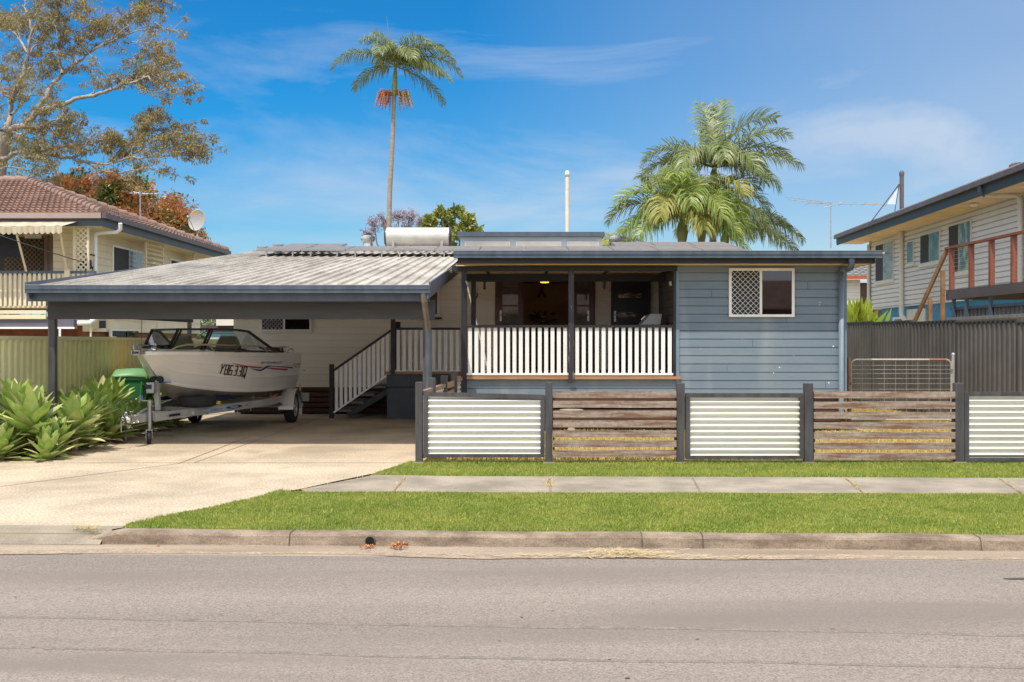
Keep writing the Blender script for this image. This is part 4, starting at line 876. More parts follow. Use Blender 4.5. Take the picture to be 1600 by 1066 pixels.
XWL = -12.25; zso = 4.68; zfl = 2.45; YW1 = 28.75
mb = MB(); mb.box(-26, XR1 - .06, Y1 + .05, Y2, zso + .02, zso + .05); mb.build('soffit', m_cr3, nh)
mb = MB(); siding(mb, (XWL, YW1, 0), (XWL, Y2 - .6, 0), zfl - .35, zso + .02, .20, (1, 0, 0), g=.02, gh=.02)
siding(mb, (-13.1, YW1, 0), (XWL, YW1, 0), zfl - .35, zso + .02, .20, F3, g=.02, gh=.02); siding(mb, (-26, 30.3, 0), (-13.1, 30.3, 0), zfl, zso + .02, .20, F3, g=.02, gh=.02)
mb.grid([[(-13.1, YW1, zfl), (-13.1, YW1, zso)], [(-13.1, 30.3, zfl), (-13.1, 30.3, zso)]]); mb.build('wall', m_cr2, nh)
mb = MB(); mb.box(XWL - .3, XWL - .05, YW1 + .3, Y2 - .8, .8, zfl - .3); mb.box(-26, -12.6, 29.5, 29.7, .0, zfl - .2); mb.build('brick_base', m_brick, nh)
mb = MB(); mb.box(XWL - .02, XWL + .02, YW1, Y2 - .7, zfl - .62, zfl - .34); mb.build('bearer_board', m_cr3, nh)
# balcony : slats, floor edge, lattice, awning
yb3 = 28.05
mb = MB(); mb.box(-26, XA(72, yb3), yb3, yb3 + 2.3, ZA(481, yb3), ZA(478, yb3)); mb.build('balcony_floor', m_cr3, nh)
mb = MB(); mb.box(-26, XA(73, yb3), yb3 - .06, yb3 - .005, ZA(498.5, yb3), ZA(492, yb3)); mb.box(-26, XA(73, yb3), yb3 - .045, yb3 - .005, ZA(490.5, yb3), ZA(485, yb3)); mb.build('balcony_edge', m_cr3, nh)
mb = MB(); mb.box(-26, XA(115, yb3), yb3 - .0, yb3 + .2, ZA(511, yb3), ZA(499.5, yb3)); mb.build('undercroft_beam', M('purple_grey', (.13, .115, .15), .6), nh)
mb = MB(); mb.box(-26, XA(117, yb3), yb3 - .04, yb3 - .0, ZA(514, yb3), ZA(511, yb3)); mb.box(XA(93, yb3), XA(96, yb3), yb3 - .05, yb3 - .01, .5, ZA(511, yb3)); mb.build('carport_trim', m_white, nh)
mb = MB()
n = 0; px = -130.0
while px < 150:
    mb.box(XA(px, yb3), XA(px + 4.4, yb3), yb3 - .03, yb3 - .005, ZA(478.5, yb3), ZA(427.5, yb3)); px += 7.6
mb.build('balcony_slats', m_cr3, nh)
mb = MB(); mb.box(-26, XA(150, yb3), yb3 - .05, yb3 + .04, ZA(427.5, yb3), ZA(423.5, yb3)); mb.build('balcony_rail', m_slate, nh)
mb = MB(); mb.box(XA(103, yb3), XA(111, yb3), yb3 - .10, yb3 - .05, ZA(434, yb3), ZA(421, yb3)); mb.build('rail_box', m_cr3, nh)
def lattice(x0, x1, z0, z1, y, pitch, w, mat, name, par, fr=.0, th=.012):
    d = MB(); h = z1 - z0; k = -int(h / pitch) - 1
    while x0 + k * pitch < x1:
        for sg in (1, -1):
            xa = x0 + k * pitch; xb = xa + h; za, zb = (z0, z1) if sg == 1 else (z1, z0); l, r_ = max(xa, x0), min(xb, x1)
            if r_ - l > .01: d.bar((l, y + sg * th * .5, za + (zb - za) * (l - xa) / h), (r_, y + sg * th * .5, za + (zb - za) * (r_ - xa) / h), w, th, up=(0, 1, 0))
        k += 1
    o = d.build(name, mat, par)
    return o
yl = 28.2; lx0, lx1 = XA(119, yl), XA(136.5, yl); lz0, lz1 = zfl, ZA(353, yl)
lattice(lx0, lx1, lz0, lz1, yl, .145, .035, m_cr3, 'privacy_lattice', nh)
mb = MB(); mb.box(lx0 - .08, lx0, yl - .03, yl + .03, zfl, lz1 + .1); mb.box(lx1, lx1 + .05, yl - .03, yl + .03, zfl, lz1 + .1); mb.box(lx0, lx1, yl - .03, yl + .03, lz1, lz1 + .06); mb.build('lattice_frame', m_cr3, nh)
# screened windows and sliding door on the balcony wall
yw = 30.27
mb = MB(); mb.box(XA(-60, yw), XA(68, yw), yw - .02, yw, ZA(430, yw), ZA(371, yw)); mb.build('balcony_window', M('screen_brown', (.045, .03, .028), .5), nh)
lattice(XA(8, yw), XA(68, yw), ZA(430, yw), ZA(374, yw), yw - .04, .14, .014, M('grille_tan', (.34, .27, .20), .5), 'security_grille', nh)
mb = MB(); mb.box(XA(40, yw), XA(66, yw), yw - .06, yw - .03, ZA(373, yw), ZA(367, yw)); mb.build('wall_box', m_white, nh)
mb = MB(); mb.box(XA(70, yw), XA(76, yw), yw - .06, yw, zfl, ZA(365, yw)); mb.box(XA(76, yw), XA(114, yw), yw - .04, yw, zfl, ZA(370, yw)); mb.build('sliding_door', M('door_taupe', (.24, .18, .16), .4), nh)
mb = MB(); mb.box(XA(90, yw), XA(92, yw), yw - .06, yw - .04, zfl, ZA(370, yw)); mb.build('door_stile', m_cr3, nh)
mb = MB()
for a, b, c_, w in ((97, 375, 368, 4), (96, 380, 375, 6), (96.5, 404, 381, 5)): mb.lathe((XA(a, yw), yw - .06, (ZA(b, yw) + ZA(c_, yw)) / 2), (0, -1, 0), [(.05 * w / 4, 0), (.04 * w / 4, .03), (.001, .04)], 10)
mb.build('wall_hanging', M('hanging_blue', (.05, .12, .30), .6, col2=(.45, .30, .08), vs=4), nh)
# blue shade sail and scalloped awning
mb = MB(); mb.prism([P(-60, 362, 28.9), P(26, 364, 28.9), P(33, 402, 28.7), P(-60, 401, 28.7)], (0, .03, 0)); mb.build('shade_sail', M('navy_shade', (.03, .033, .055), .8), label='navy shade cloth hanging over the left balcony', cat='shade cloth')
aw = thing('awning', 'striped beige awning with a scalloped edge over the left balcony', 'awning', P(30, 355, 27.6))
m_awn = M('awning_canvas', (.46, .38, .27), .8, col2=(.62, .54, .40), vs=5, stretch=(1, .2, .2), trans=.15)
y0a, y1a = 27.2, 28.0; rows = []
def awx(px, y): return XA(px, y)
a0_, a1_ = P(-120, 356, y0a), P(97, 353, y0a); b0_, b1_ = P(-120, 345.5, 28.1), P(124, 345.5, 28.1)
n = 84; r1 = []; r2 = []
for i in range(n + 1):
    t = i / n; w = .012 * math.sin(t * 60); r1.append(a0_.lerp(a1_, t) + Vector((0, 0, w))); r2.append(b0_.lerp(b1_, t))
mb = MB(); mb.grid([r1, r2]); mb.build('canopy', m_awn, aw)
mb = MB(); n = 25; r1 = []; r2 = []
for i in range(n * 8 + 1):
    t = i / (n * 8); ph = (i % 8) / 8; p = a0_.lerp(a1_, t); dr_ = .16 + .055 * abs(math.sin(math.pi * ph)); yy = .03 * abs(math.sin(math.pi * ph)); r1.append(p + Vector((0, -yy * .5, 0))); r2.append(p + Vector((0, -yy, -dr_)))
mb.grid([r1, r2]); mb.build('valance', m_awn, aw)
for (a, b, c_, d_) in ((25, 362, 41, 424), (93.5, 360, 104, 422)):
    mb = MB(); mb.bar(P(a, b, 27.25), P(c_, d_, 27.95), .05, .03); mb.build('awning_arm', m_cr3, aw)
# side windows with louvred hoods (built parallel to the side wall)
def onwall(px, py, X=XWL + .03): y = X * FPX / (px - VX); return Vector((X, y, ZA(py, y)))
def side_window(pxa, pxb, ztop, zbot, louv):
    ya, yb4 = onwall(pxa, 0).y, onwall(pxb, 0).y
    f = MB(); f.box(XWL, XWL + .05, ya, yb4, zbot, ztop); fo = f.build('side_window', m_white, nh)
    for k in range(2):
        u0 = ya + .06 + (yb4 - ya - .06) * k / 2; g = MB(); g.box(XWL + .045, XWL + .06, u0, u0 + (yb4 - ya) / 2 - .06, zbot + .06, ztop - .06); g.build('pane', [m_screen, m_glassg][k], fo)
    f = MB()
    for yy in (ya - .1 + (yb4 - ya) * .55, yb4 + .35): f.box(XWL + .05, XWL + .62, yy, yy + .03, zbot - .3, ztop + .22) if 0 else f.box(XWL + .55, XWL + .60, yy, yy + .05, zbot - .3, ztop + .22)
    f.build('louvre_frame', m_cr3, fo)
    f = MB(); z = zbot - .2
    while z < ztop + .25:
        f.prism([(XWL + .50, ya + (yb4 - ya) * .5, z), (XWL + .62, ya + (yb4 - ya) * .5, z + .05), (XWL + .62, ya + (yb4 - ya) * .5, z + .06), (XWL + .50, ya + (yb4 - ya) * .5, z + .01)], (0, (yb4 - ya) * .75, 0)); z += .145
    f.build('louvre', m_cr3, fo)
side_window(176, 222, 4.45, 3.0, 1); side_window(266, 292, 4.45, 3.25, 1)
mb = MB(); p_ = onwall(236, 400); mb.box(XWL, XWL + .10, p_.y, p_.y + .22, 3.1, 4.3); mb.build('meter_board', m_white, nh)
# downpipe
mb = MB(); mb.tube([P(188, 349, 28.55), P(188, 358, 28.6), P(183, 363, 28.6), P(158, 364, 28.7), P(150, 366, 28.7), P(149, 372, 28.7), P(149, 440, 28.7)], .055, 10); mb.build('downpipe', m_white, nh)
# ground-floor details seen under the carport beam
mb = MB(); mb.tube([P(122, 505, 27.9), P(140, 505, 27.9), P(146, 500, 28.1), P(152, 497, 28.2)], .07, 10); mb.build('drain_pipe', m_white, nh)
mb = MB(); mb.tube([P(142, 512, 28.0), P(142, 530, 28.0)], .03, 8); mb.tube([P(126, 507, 28.0), P(139, 508, 28.0), P(142, 512, 28.0)], .03, 8); mb.build('waste_pipe', m_cr3, nh)
def sidewin2(pxa, pxb, pya, pyb, mat, X=XWL + .06, name='lower_window'):
    A = onwall(pxa, pyb, X); B = onwall(pxb, pyb, X); zt = onwall(pxa, pya, X).z; mb = MB(); mb.box(X, X + .05, A.y, B.y, A.z, zt); return mb.build(name, mat, nh)
sidewin2(170, 173, 515, 527, m_white); 
w_ = sidewin2(174, 194, 517, 530, m_screen); sidewin2(196, 214, 517, 530, m_glassd); sidewin2(173, 216, 514.8, 516.8, m_white, name='window_head')
mb = MB(); mb.box(XWL - .3, XWL + .05, 34.5, 38.5, 1.9, 2.15); mb.build('lower_fascia', m_cr2, nh)
mb = MB(); mb.box(*sorted((XA(156, 29.4), XA(165.5, 29.4))), 29.35, 29.45, ZA(513, 29.4), ZA(501, 29.4)); mb.build('meter_box', M('meter_dark', (.03, .035, .06), .5), nh)
mb = MB(); mb.box(-20, XA(156, 29.4), 29.4, 29.5, ZA(514, 29.4), ZA(497, 29.4)); mb.box(XA(165.5, 29.4), XA(176, 29.4), 29.4, 29.5, ZA(514, 29.4), ZA(497, 29.4)); mb.build('lower_wall', m_cr2, nh)
# satellite dish + antennas + overhead cable
y = 37.0; c = P(307, 344, y); t = thing('satellite_dish', 'rust stained grey satellite dish on the edge of the tiled roof', 'satellite dish', P(307, 373, y))
ax = Vector((-.45, -1, .12)).normalized(); mb = MB(); mb.lathe(c - ax * .12, ax, [(.001, 0), (.15, .012), (.28, .045), (.37, .09), (.395, .115), (.37, .10), (.28, .055), (.15, .022), (.001, .01)], 28); mb.build('dish', M('dish_rusty', (.36, .36, .36), .5, col2=(.55, .40, .22), vs=1.8, lo=.45, hi=.55), t)
mb = MB(); mb.tube([c - ax * .1 + Vector((0, .05, -.25)), P(307, 374, y)], .03, 8); mb.build('mast', m_galv, t)
mb = MB(); mb.tube([c + Vector((-.05, -.1, -.38)), c + ax * .42 + Vector((0, 0, .02))], .014, 6); mb.lathe(c + ax * .42 + Vector((0, 0, .02)), ax, [(.001, -.05), (.045, -.05), (.045, .05), (.001, .05)], 10); mb.build('feed_arm', m_galv, t)
def yagi(px, pyb, pyt, y, label, booms, L=1.0):
    t = thing('tv_antenna', label, 'antenna', P(px, pyb, y)); mb = MB(); mb.tube([P(px, pyb, y), P(px, pyt, y)], .022, 6); mb.build('mast', m_galv, t)
    mb = MB()
    for (pa, ya_, pb, yb_) in booms: mb.tube([P(pa, ya_, y), P(pb, yb_, y)], .014, 6)
    mb.build('boom', m_galv, t); mb = MB()
    for (pa, ya_, pb, yb_) in booms[:1]:
        A, B = P(pa, ya_, y), P(pb, yb_, y)
        for i in range(8): q = A.lerp(B, i / 7); l = .5 * L * (1 - .05 * i); mb.tube([q + Vector((-.1 * l, -l, 0)), q + Vector((.1 * l, l, 0))], .006, 5)
    mb.build('elements', m_galv, t); return t
yagi(219, 352, 299, 34, 'thin television antenna standing on the tiled roof', [(203, 302, 247, 303), (208, 300, 230, 304)])
mb = MB(); pts = [P(-80, 350, 26.5), P(0, 368, 26.5), P(50, 385, 26.6), P(110, 404, 27.0), P(128, 409, 27.6)]; mb.tube(pts, .012, 6); mb.build('overhead_cable', m_black, label='thin black overhead cable crossing in front of the left balcony', cat='cable')
# bicycle standing on the balcony (wheel and handlebar show above the rail)
by_ = 28.5; t = thing('bicycle', 'dark bicycle parked on the left balcony beside the lattice', 'bicycle', P(133, 440, by_))
c = P(134, 427, by_)
mb = MB(); mb.lathe(c + Vector((0, 0, -.02)), (.9, -.35, 0), [(.30, -.02), (.33, -.01), (.33, .01), (.30, .02), (.30, -.02)], 28); mb.build('wheel', m_tyre, t)
mb = MB(); mb.tube([c, c + Vector((-.05, .02, .52))], .025, 8); mb.tube([c + Vector((-.03, 0, .40)), c + Vector((-.3, .5, .34))], .022, 8); mb.build('frame', m_black, t)
mb = MB(); mb.tube([c + Vector((-.30, -.06, .50)), c + Vector((-.1, 0, .56)), c + Vector((.0, .0, .54)), c + Vector((.24, .04, .50))], .02, 8); mb.build('handlebar', m_black, t)
mb = MB(); mb.box(c.x - .12, c.x + .12, by_ - .05, by_ + .15, c.z + .12, c.z + .38); mb.build('pannier', M('pannier_navy', (.035, .04, .06), .8), t, bevel=.03)
# rear building glimpsed between the boat and the cream wall: teal stripes
y = 44; t = thing('striped_shed', 'shed with teal and white striped wall far behind the boat', 'shed', (XA(345, y), y, 0))
mb = MB(); mb.box(XA(322, y), XA(420, y), y, y + .2, 0, ZA(516, y)); mb.build('wall', m_white, t)
mb = MB()
for a in (517, 520.5, 524): mb.box(XA(321, y), XA(421, y), y - .02, y - .002, ZA(a + 2.0, y), ZA(a, y))
mb.build('teal_stripe', M('teal', (.02, .30, .42), .5), t)
mb = MB(); mb.box(XA(341, y), XA(372, y), y - .3, y + .2, ZA(509, y), ZA(480, y)); mb.build('upper_wall', m_cream, t)
mb = MB(); mb.box(XA(300, y), XA(420, y), y - .1, y + .2, ZA(516, y), ZA(508.5, y)); mb.build('dark_eave', m_fasc, t)
# ================================================================ RIGHT HOUSE
m_rs = M('grey_weatherboard', (.62, .62, .64), .6, col2=(.70, .70, .72), vs=.8)
m_rt = M('white_trim', (.66, .64, .60), .5, var=.04)
rh = thing('weatherboard_house', 'raised pale grey weatherboard house with dark gutter on the right', 'house', (14, 33, 0))
DV = Vector((.039, 1, 0)).normalized(); FAR = Vector((13.65, 40, 0)); NRM = Vector((-DV.y, DV.x, 0))
def WP(y, z, o=0.0): t = (y - FAR.y) / DV.y; p = FAR + DV * t + NRM * o; return Vector((p.x, p.y, z))
def wy(px, o=0.0):   # y along the wall for an image column
    q = (px - VX) / FPX; b = FAR + NRM * o; return (b.x - FAR.y * DV.x / DV.y) / (q - DV.x / DV.y) if 1 else 0
zb0, zb1 = 2.78, 5.42; YN = 24.5
mb = MB(); prof_a = WP(YN, 0); prof_b = WP(40, 0); siding(mb, prof_a, prof_b, zb0, zb1, .158, NRM, g=.05, gh=.034)
mb.grid([[WP(40, zb0), WP(40, zb1)], [WP(40, zb0) + Vector((8, 0, 0)), WP(40, zb1) + Vector((8, 0, 0))]]); mb.grid([[WP(YN, zb0), WP(YN, zb1)], [WP(YN, zb0) + Vector((8, 0, 0)), WP(YN, zb1) + Vector((8, 0, 0))]]); mb.build('wall', m_rs, rh)
mb = MB(); 
for y in (39.94, YN): mb.prism([WP(y - .1, zb0 - .05, .03), WP(y, zb0 - .05, .03), WP(y, zb1, .03), WP(y - .1, zb1, .03)], NRM * -.04)
mb.build('corner_board', m_rt, rh)
zg = 5.78
def eave(name, o0, o1, za, zb, mat, yA=21.5, yB=41.0):
    mb = MB(); mb.prism([WP(yA, za, o0), WP(yA, za, o1), WP(yA, zb, o1), WP(yA, zb, o0)], WP(yB, 0) - WP(yA, 0)); return mb.build(name, mat, rh)
eave('soffit', .0, .95, zb1 + .0, zb1 + .02, M('soffit_pale', (.70, .56, .40), .6), 22.5, 40.9); eave('fascia', .951, .99, zb1 - .03, zg - .10, M('dark_fascia', (.035, .040, .050), .5)); eave('gutter', .991, 1.11, zg - .14, zg, m_fasc)
mb = MB(); mb.prism([WP(41, zg - .02, 1.05), WP(41, zg + .0, 1.05) + Vector((0, 0, .05)), WP(41, zg, 1.05) + Vector((5, 0, .95)), WP(41, zg, 1.05) + Vector((5, 0, .9))], WP(21.5, 0) - WP(41, 0)); mb.build('roof', m_roof, rh)
mb = MB(); mb.prism([WP(41.0, zg - .33, .99), WP(41.0, zg - .02, .99), WP(41.0, zg - .02, .99) + Vector((6, 0, .8)), WP(41.0, zg - .33, .99) + Vector((6, 0, .5))], (0, .04, 0)); mb.build('barge_board', m_slate, rh)
def rwin(pxa, pxb, zt, zb_, split, glass_r, nm='window', louv=True):
    ya, yb4 = wy(pxb), wy(pxa)   # pxb is nearer
    def fr(y0, y1, z0, z1, o0, o1, mat, name, par):
        mb = MB(); mb.prism([WP(y0, z0, o0), WP(y0, z0, o1), WP(y0, z1, o1), WP(y0, z1, o0)], WP(y1, 0) - WP(y0, 0)); return mb.build(name, mat, par)
    w = fr(ya, yb4, zb_, zt, -.01, .04, m_rt, nm, rh); f = .05; L = yb4 - ya
    if split:
        ym = yb4 - L * split; fr(ya + f, ym - f / 2, zb_ + f, zt - f, .035, .048, glass_r, 'pane', w); fr(ym + f / 2, yb4 - f, zb_ + f, zt - f, .035, .052, m_screen, 'screen_pane', w)
    else: fr(ya + f, yb4 - f, zb_ + f, zt - f, .035, .048, glass_r, 'pane', w)
    fr(ya - .08, yb4 + .08, zb_ - .09, zb_, -.01, .07, m_rt, 'sill', w)
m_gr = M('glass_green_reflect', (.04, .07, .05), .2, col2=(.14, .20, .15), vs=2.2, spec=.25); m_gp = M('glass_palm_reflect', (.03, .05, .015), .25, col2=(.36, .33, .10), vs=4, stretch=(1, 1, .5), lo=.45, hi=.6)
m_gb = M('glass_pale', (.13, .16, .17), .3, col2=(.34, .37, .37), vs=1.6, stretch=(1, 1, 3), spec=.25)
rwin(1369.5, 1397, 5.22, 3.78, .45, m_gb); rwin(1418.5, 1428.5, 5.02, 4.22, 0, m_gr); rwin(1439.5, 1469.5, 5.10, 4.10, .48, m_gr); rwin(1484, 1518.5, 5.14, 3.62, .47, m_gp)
# downpipes
mb = MB(); y = wy(1412); mb.tube([WP(y, zb1 - .02, .08), WP(y, 2.62, .08), WP(y - .1, 2.45, .1), WP(y - .9, 2.05, .12), WP(y - 1.0, 1.2, .12)], .085, 12); mb.tube([WP(y, 4.0, .08), WP(y, 4.05, .08)], .10, 12); mb.build('downpipe', m_rt, rh)
mb = MB(); mb.tube([WP(39.8, 5.3, .08), WP(39.8, 2.5, .08), WP(39.5, 2.3, .08), WP(39.5, 1.4, .08)], .06, 10); mb.build('downpipe', m_rt, rh)
mb = MB(); y = 25.0; mb.tube([WP(y + 1.9, zg - .15, 1.02), WP(y + 1.9, zg - .30, 1.02), WP(y + 1.88, zg - .38, .9)], .07, 10); mb.build('rainwater_elbow', m_slate, rh)
mb = MB(); mb.tube([WP(y + 1.88, zg - .38, .92), WP(y + 1.7, zg - .42, .2), WP(y + 1.7, zg - .5, .08), WP(y + 1.7, 2.8, .08)], .065, 12); mb.build('downpipe', m_rt, rh)
# lower storey : bright blue and white
mb = MB(); mb.prism([WP(25, .3, -.15), WP(38.9, .3, -.15), WP(38.9, zb0, -.15), WP(25, zb0, -.15)], (3, 0, 0)); mb.build('lower_wall', M('bright_blue', (.012, .20, .42), .5, var=.08), rh)
mb = MB(); mb.prism([WP(wy(1440), .3, -.1), WP(wy(1412), .3, -.1), WP(wy(1412), zb0 - .12, -.1), WP(wy(1440), zb0 - .12, -.1)], NRM * -.1); mb.build('lower_wall_white', m_rt, rh)
mb = MB(); mb.prism([WP(wy(1410), 1.7, -.1), WP(wy(1390), 1.7, -.1), WP(wy(1390), 2.42, -.1), WP(wy(1410), 2.42, -.1)], NRM * -.1); f = mb.build('lower_window', m_rt, rh)
mb = MB(); mb.prism([WP(wy(1409), 1.76, -.09), WP(wy(1393), 1.76, -.09), WP(wy(1393), 2.34, -.09), WP(wy(1409), 2.34, -.09)], NRM * -.02); mb.build('pane', m_glassg, f)
mb = MB(); c = WP(28.6, zb1 - .02, .5); mb.lathe(c, (0, 0, -1), [(.001, 0), (.12, 0), (.11, .05), (.06, .08), (.001, .085)], 16); mb.build('soffit_light', m_white, rh)
# flue + whirlybird + stays on the right roof
y = 36.0; t = thing('flue_pipe', 'dark metal flue standing on the right house roof', 'flue', P(1409, 335, y)); mb = MB(); mb.tube([P(1409, 340, y), P(1409, 270, y)], .075, 14); mb.build('pipe', m_fasc, t); mb = MB(); mb.lathe(P(1409, 273, y), (0, 0, 1), [(.08, -.05), (.085, 0), (.085, .08), (.05, .13), (.001, .14)], 14); mb.build('cap', m_fasc, t)
mb = MB(); mb.tube([P(1405, 288, y), P(1357, 352, y - .3)], .018, 6); mb.tube([P(1405, 288, y), P(1397, 337, y - .3)], .014, 6); mb.build('stay_wire', m_black, t)
mb = MB(); A, B, C_ = P(1404, 290, y), P(1386, 319, y - .1), P(1400, 319.5, y - .1); mb.prism([A, B, C_], (0, .006, 0)); mb.build('stay_mesh', M('stay_mesh', (.55, .6, .66), .6), t)
whirly(XA(1589, 27.4), 27.4, ZA(266, 27.4) - .1, .20, 'dark roof ventilator at the near edge of the right house roof', m_fasc)
t = yagi(1298, 388, 322, 42, 'large television antenna on a tall pole between the palms and the right house', [(1262, 318, 1385, 320), (1228, 308, 1300, 317), (1232, 312, 1300, 319), (1287, 325, 1318, 316)], 1.4)
# deck of the right house
dk = thing('raised_deck', 'raised deck with red stained posts and wire balustrade on the right house', 'deck', (10.1, 22.5, 0)); XD = 10.1
m_red = M('red_stain', (.17, .048, .026), .5, col2=(.25, .08, .042), vs=3, stretch=(3, 3, .5)); m_red2 = M('brown_stain', (.20, .10, .045), .6, col2=(.33, .17, .08), vs=3)
zd = 2.76
mb = MB(); mb.box(XD, XD + .05, 19.0, 24.25, zd - .22, zd); mb.box(XD, 12.9, 24.20, 24.25, zd - .22, zd); mb.build('deck_fascia', M('deck_fascia', (.085, .065, .065), .5), dk)
mb = MB(); mb.box(XD + .05, 12.9, 19.0, 24.2, zd - .05, zd + .003); mb.build('deck_boards', m_red2, dk)
def xdY(px): return XD * FPX / (px - VX)
for px in (1484, 1514.5, 1546, 1580.5): y = xdY(px); mb = MB(); mb.box(XD - .01, XD + .09, y - .06, y + .03, zd - .1 if 0 else zd, ZA(388, xdY(1478)) - .02); mb.build('deck_post', m_red, dk)
zt_ = ZA(388, xdY(1478)); mb = MB(); mb.box(XD - .03, XD + .11, 18.8, xdY(1478) + .02, zt_ - .03, zt_ + .02); mb.build('deck_handrail', m_red, dk)
mb = MB()
for k in range(10): mb.tube([(XD + .04, 19, zd + .08 + k * .092), (XD + .04, xdY(1482), zd + .08 + k * .092)], .003, 4)
mb.build('wire_balustrade', m_alu, dk)
yt = xdY(1478); mb = MB(); mb.bar((XD + .03, yt, zt_ - .03), (XD + .03, 26.4, 1.95), .05, .13); mb.build('stair_handrail', m_red2, dk)
for (px, pt, pb) in ((1470, 423, 500), (1450.5, 465, 512)):
    y = xdY(px); mb = MB(); mb.box(XD, XD + .08, y - .05, y + .04, ZA(pb, y) - .5, ZA(pt, y)); mb.build('stair_post', m_red2, dk)
mb = MB()
for k in range(6): mb.tube([(XD + .04, yt, zd + .12 + k * .13), (XD + .04, 26.2, 1.45 + k * .09)], .004, 4)
mb.build('stair_wire', m_alu, dk)
sc = MB(); y = 24.1; prof = []
n = 27; pp = 5.1 / n
for j in range(n):
    yy = 19.0 + j * pp
    for f_, o in ((0, 0), (.42, 0), (.54, .028), (.88, .028)): prof.append((yy + f_ * pp, o))
sc.grid([[(XD + .12 - o, y_, z) for y_, o in prof] for z in (1.0, zd - .42)]); sc.build('under_deck_screen', m_bk, dk)
mb = MB(); mb.box(XD + .07, XD + .12, 19, 24.2, zd - .47, zd - .40); mb.build('screen_rail', m_slate, dk)
for px in (1486, 1506, 1543): y = xdY(px); mb = MB(); mb.box(XD + .03, XD + .10, y - .04, y + .03, .3, zd - .22); mb.build('deck_stump', m_slate, dk)
mb = MB(); mb.box(9.0, 9.5, 17.2, 21.6, 2.0, 2.06); mb.box(8.9, 9.5, 14.0, 17.0, 2.0, 2.06); mb.build('lean_to_roof', m_galv, label='pale rusty sheet edge just above the dark fence on the right', cat='roof sheet')
# house far behind on the right: tile roof sliver and siding
y = 48; t = thing('distant_house', 'white house with red gutter seen between the blue house and the right house', 'house', (XA(1345, y), y, 0))
mb = MB(); siding(mb, (XA(1300, y), y, 0), (XA(1344, y), y, 0), .5, ZA(437, y), .16, F3, g=.02, gh=.02); mb.build('wall', m_rs, t)
mb = MB(); mb.box(XA(1300, y), XA(1400, y), y - .5, y - .4, ZA(437, y), ZA(431.5, y)); mb.build('gutter', M('red_gutter', (.38, .09, .04), .5), t)
mb = MB(); tile_face(mb, (XA(1280, y), y - .5, ZA(431.5, y)), (XA(1400, y), y - .5, ZA(431.5, y)), (XA(1400, y), y + 4, ZA(431.5, y) + .95), 8, .33, D=(XA(1280, y), y + 4, ZA(431.5, y) + .95)); mb.build('tiled_roof', M('grey_tile', (.22, .22, .23), .7), t)
mb = MB(); mb.box(XA(1344, y), XA(1400, y), y + 1, y + 1.1, .5, ZA(440, y)); mb.build('shaded_wall', m_fasc, t)
mb = MB(); 
for i in range(8): mb.box(XA(1336 + i * 2.5, 46), XA(1337.2 + i * 2.5, 46), 46, 46.03, 1.0, ZA(476, 46))
mb.build('white_fence', m_white, label='tiny white picket fence behind the bright green bush', cat='fence')
# ================================================================ BOAT
BB = Vector((-5.74, 15.5, 0)); BS = Vector((-5.32, 20.35, 0)); BL = (BS - BB).length; bd = (BS - BB).normalized(); br = Vector((bd.y, -bd.x, 0))
wg = curve([0, .03, .08, .15, .2, .3, .4, .6, 1], [.03, .16, .29, .43, .54, .73, .87, .98, .99])
zg_ = curve([0, .1, .3, .6, 1], [1.40, 1.395, 1.375, 1.345, 1.32])
wc = curve([.0, .15, .2, .3, .4, .6, 1], [0, 0.0, .13, .40, .60, .80, .87])
zc_ = curve([.0, .04, .08, .12, .15, .2, .3, .4, .6, 1], [1.39, 1.26, 1.12, 1.0, .92, .85, .765, .71, .66, .645])
zk_ = curve([.0, .04, .08, .12, .15, .19, .23, .28, .4, .6, 1], [1.39, 1.26, 1.12, 1.0, .92, .78, .66, .575, .515, .475, .45])
def BP(s, x, z): return BB + bd * (s * BL) + br * x + Vector((0, 0, z))
def side_pt(s, v, sg=1):
    # v 0 gunwale .. 1 chine
    a, b = wg(s), max(wc(s), 0) if s > .151 else 0.0; za, zb = zg_(s), zc_(s)
    bulge = .035 * math.sin(math.pi * v) * min(1, s * 3)
    st = 0.0
    for q in (.30, .62): st += .012 * max(0, 1 - abs(v - q) / .03)
    if v > .93: st += .012
    return BP(s, sg * (a + (b - a) * (v ** 1.15) + bulge + st * min(1, s * 6)), za + (zb - za) * v)
boat = thing('boat', 'white aluminium runabout with registration lettering sitting on its trailer', 'boat', (-5.5, 18, .45))
m_hull = M('hull_white', (.84, .82, .78), .28, var=.04, vs=1.2, spec=.6, coat=.3); m_hd = M('hull_bare_grey', (.26, .225, .185), .5, col2=(.38, .345, .29), vs=2.0, stretch=(2, .5, 2), metal=.25)
SS = [0, .01, .02, .035, .05, .065, .08, .1, .13, .15, .17, .2, .225, .25, .3, .36, .42, .5, .58, .66, .74, .82, .9, 1.0]; VV = list(np.linspace(0, 1, 41))
mb = MB()
for sg in (1, -1):
    rows = [[side_pt(s, v, sg) for v in VV] for s in SS]
    if sg == -1: rows = [r[::-1] for r in rows]
    mb.grid(rows, smooth=True)
mb.build('hull', m_hull, boat)
mb = MB()
S2 = [s for s in SS if s >= .15]
for sg in (1, -1):
    rows = []
    for s in S2:
        e = side_pt(s, 1, sg); k = BP(s, 0, zk_(s)); r_ = [e.lerp(k, t) + Vector((0, 0, -.015 * math.sin(math.pi * t))) for t in np.linspace(0, 1, 9)]; rows.append(r_ if sg == 1 else r_[::-1])
    mb.grid(rows, smooth=True)
mb.build('hull_bottom', m_hd, boat)
mb = MB(); k = [side_pt(1, v, 1) for v in VV[::4]] + [BP(1, 0, zk_(1))] + [side_pt(1, v, -1) for v in VV[::-4]]; mb.prism(k, bd * .03); mb.build('transom', m_hull, boat)
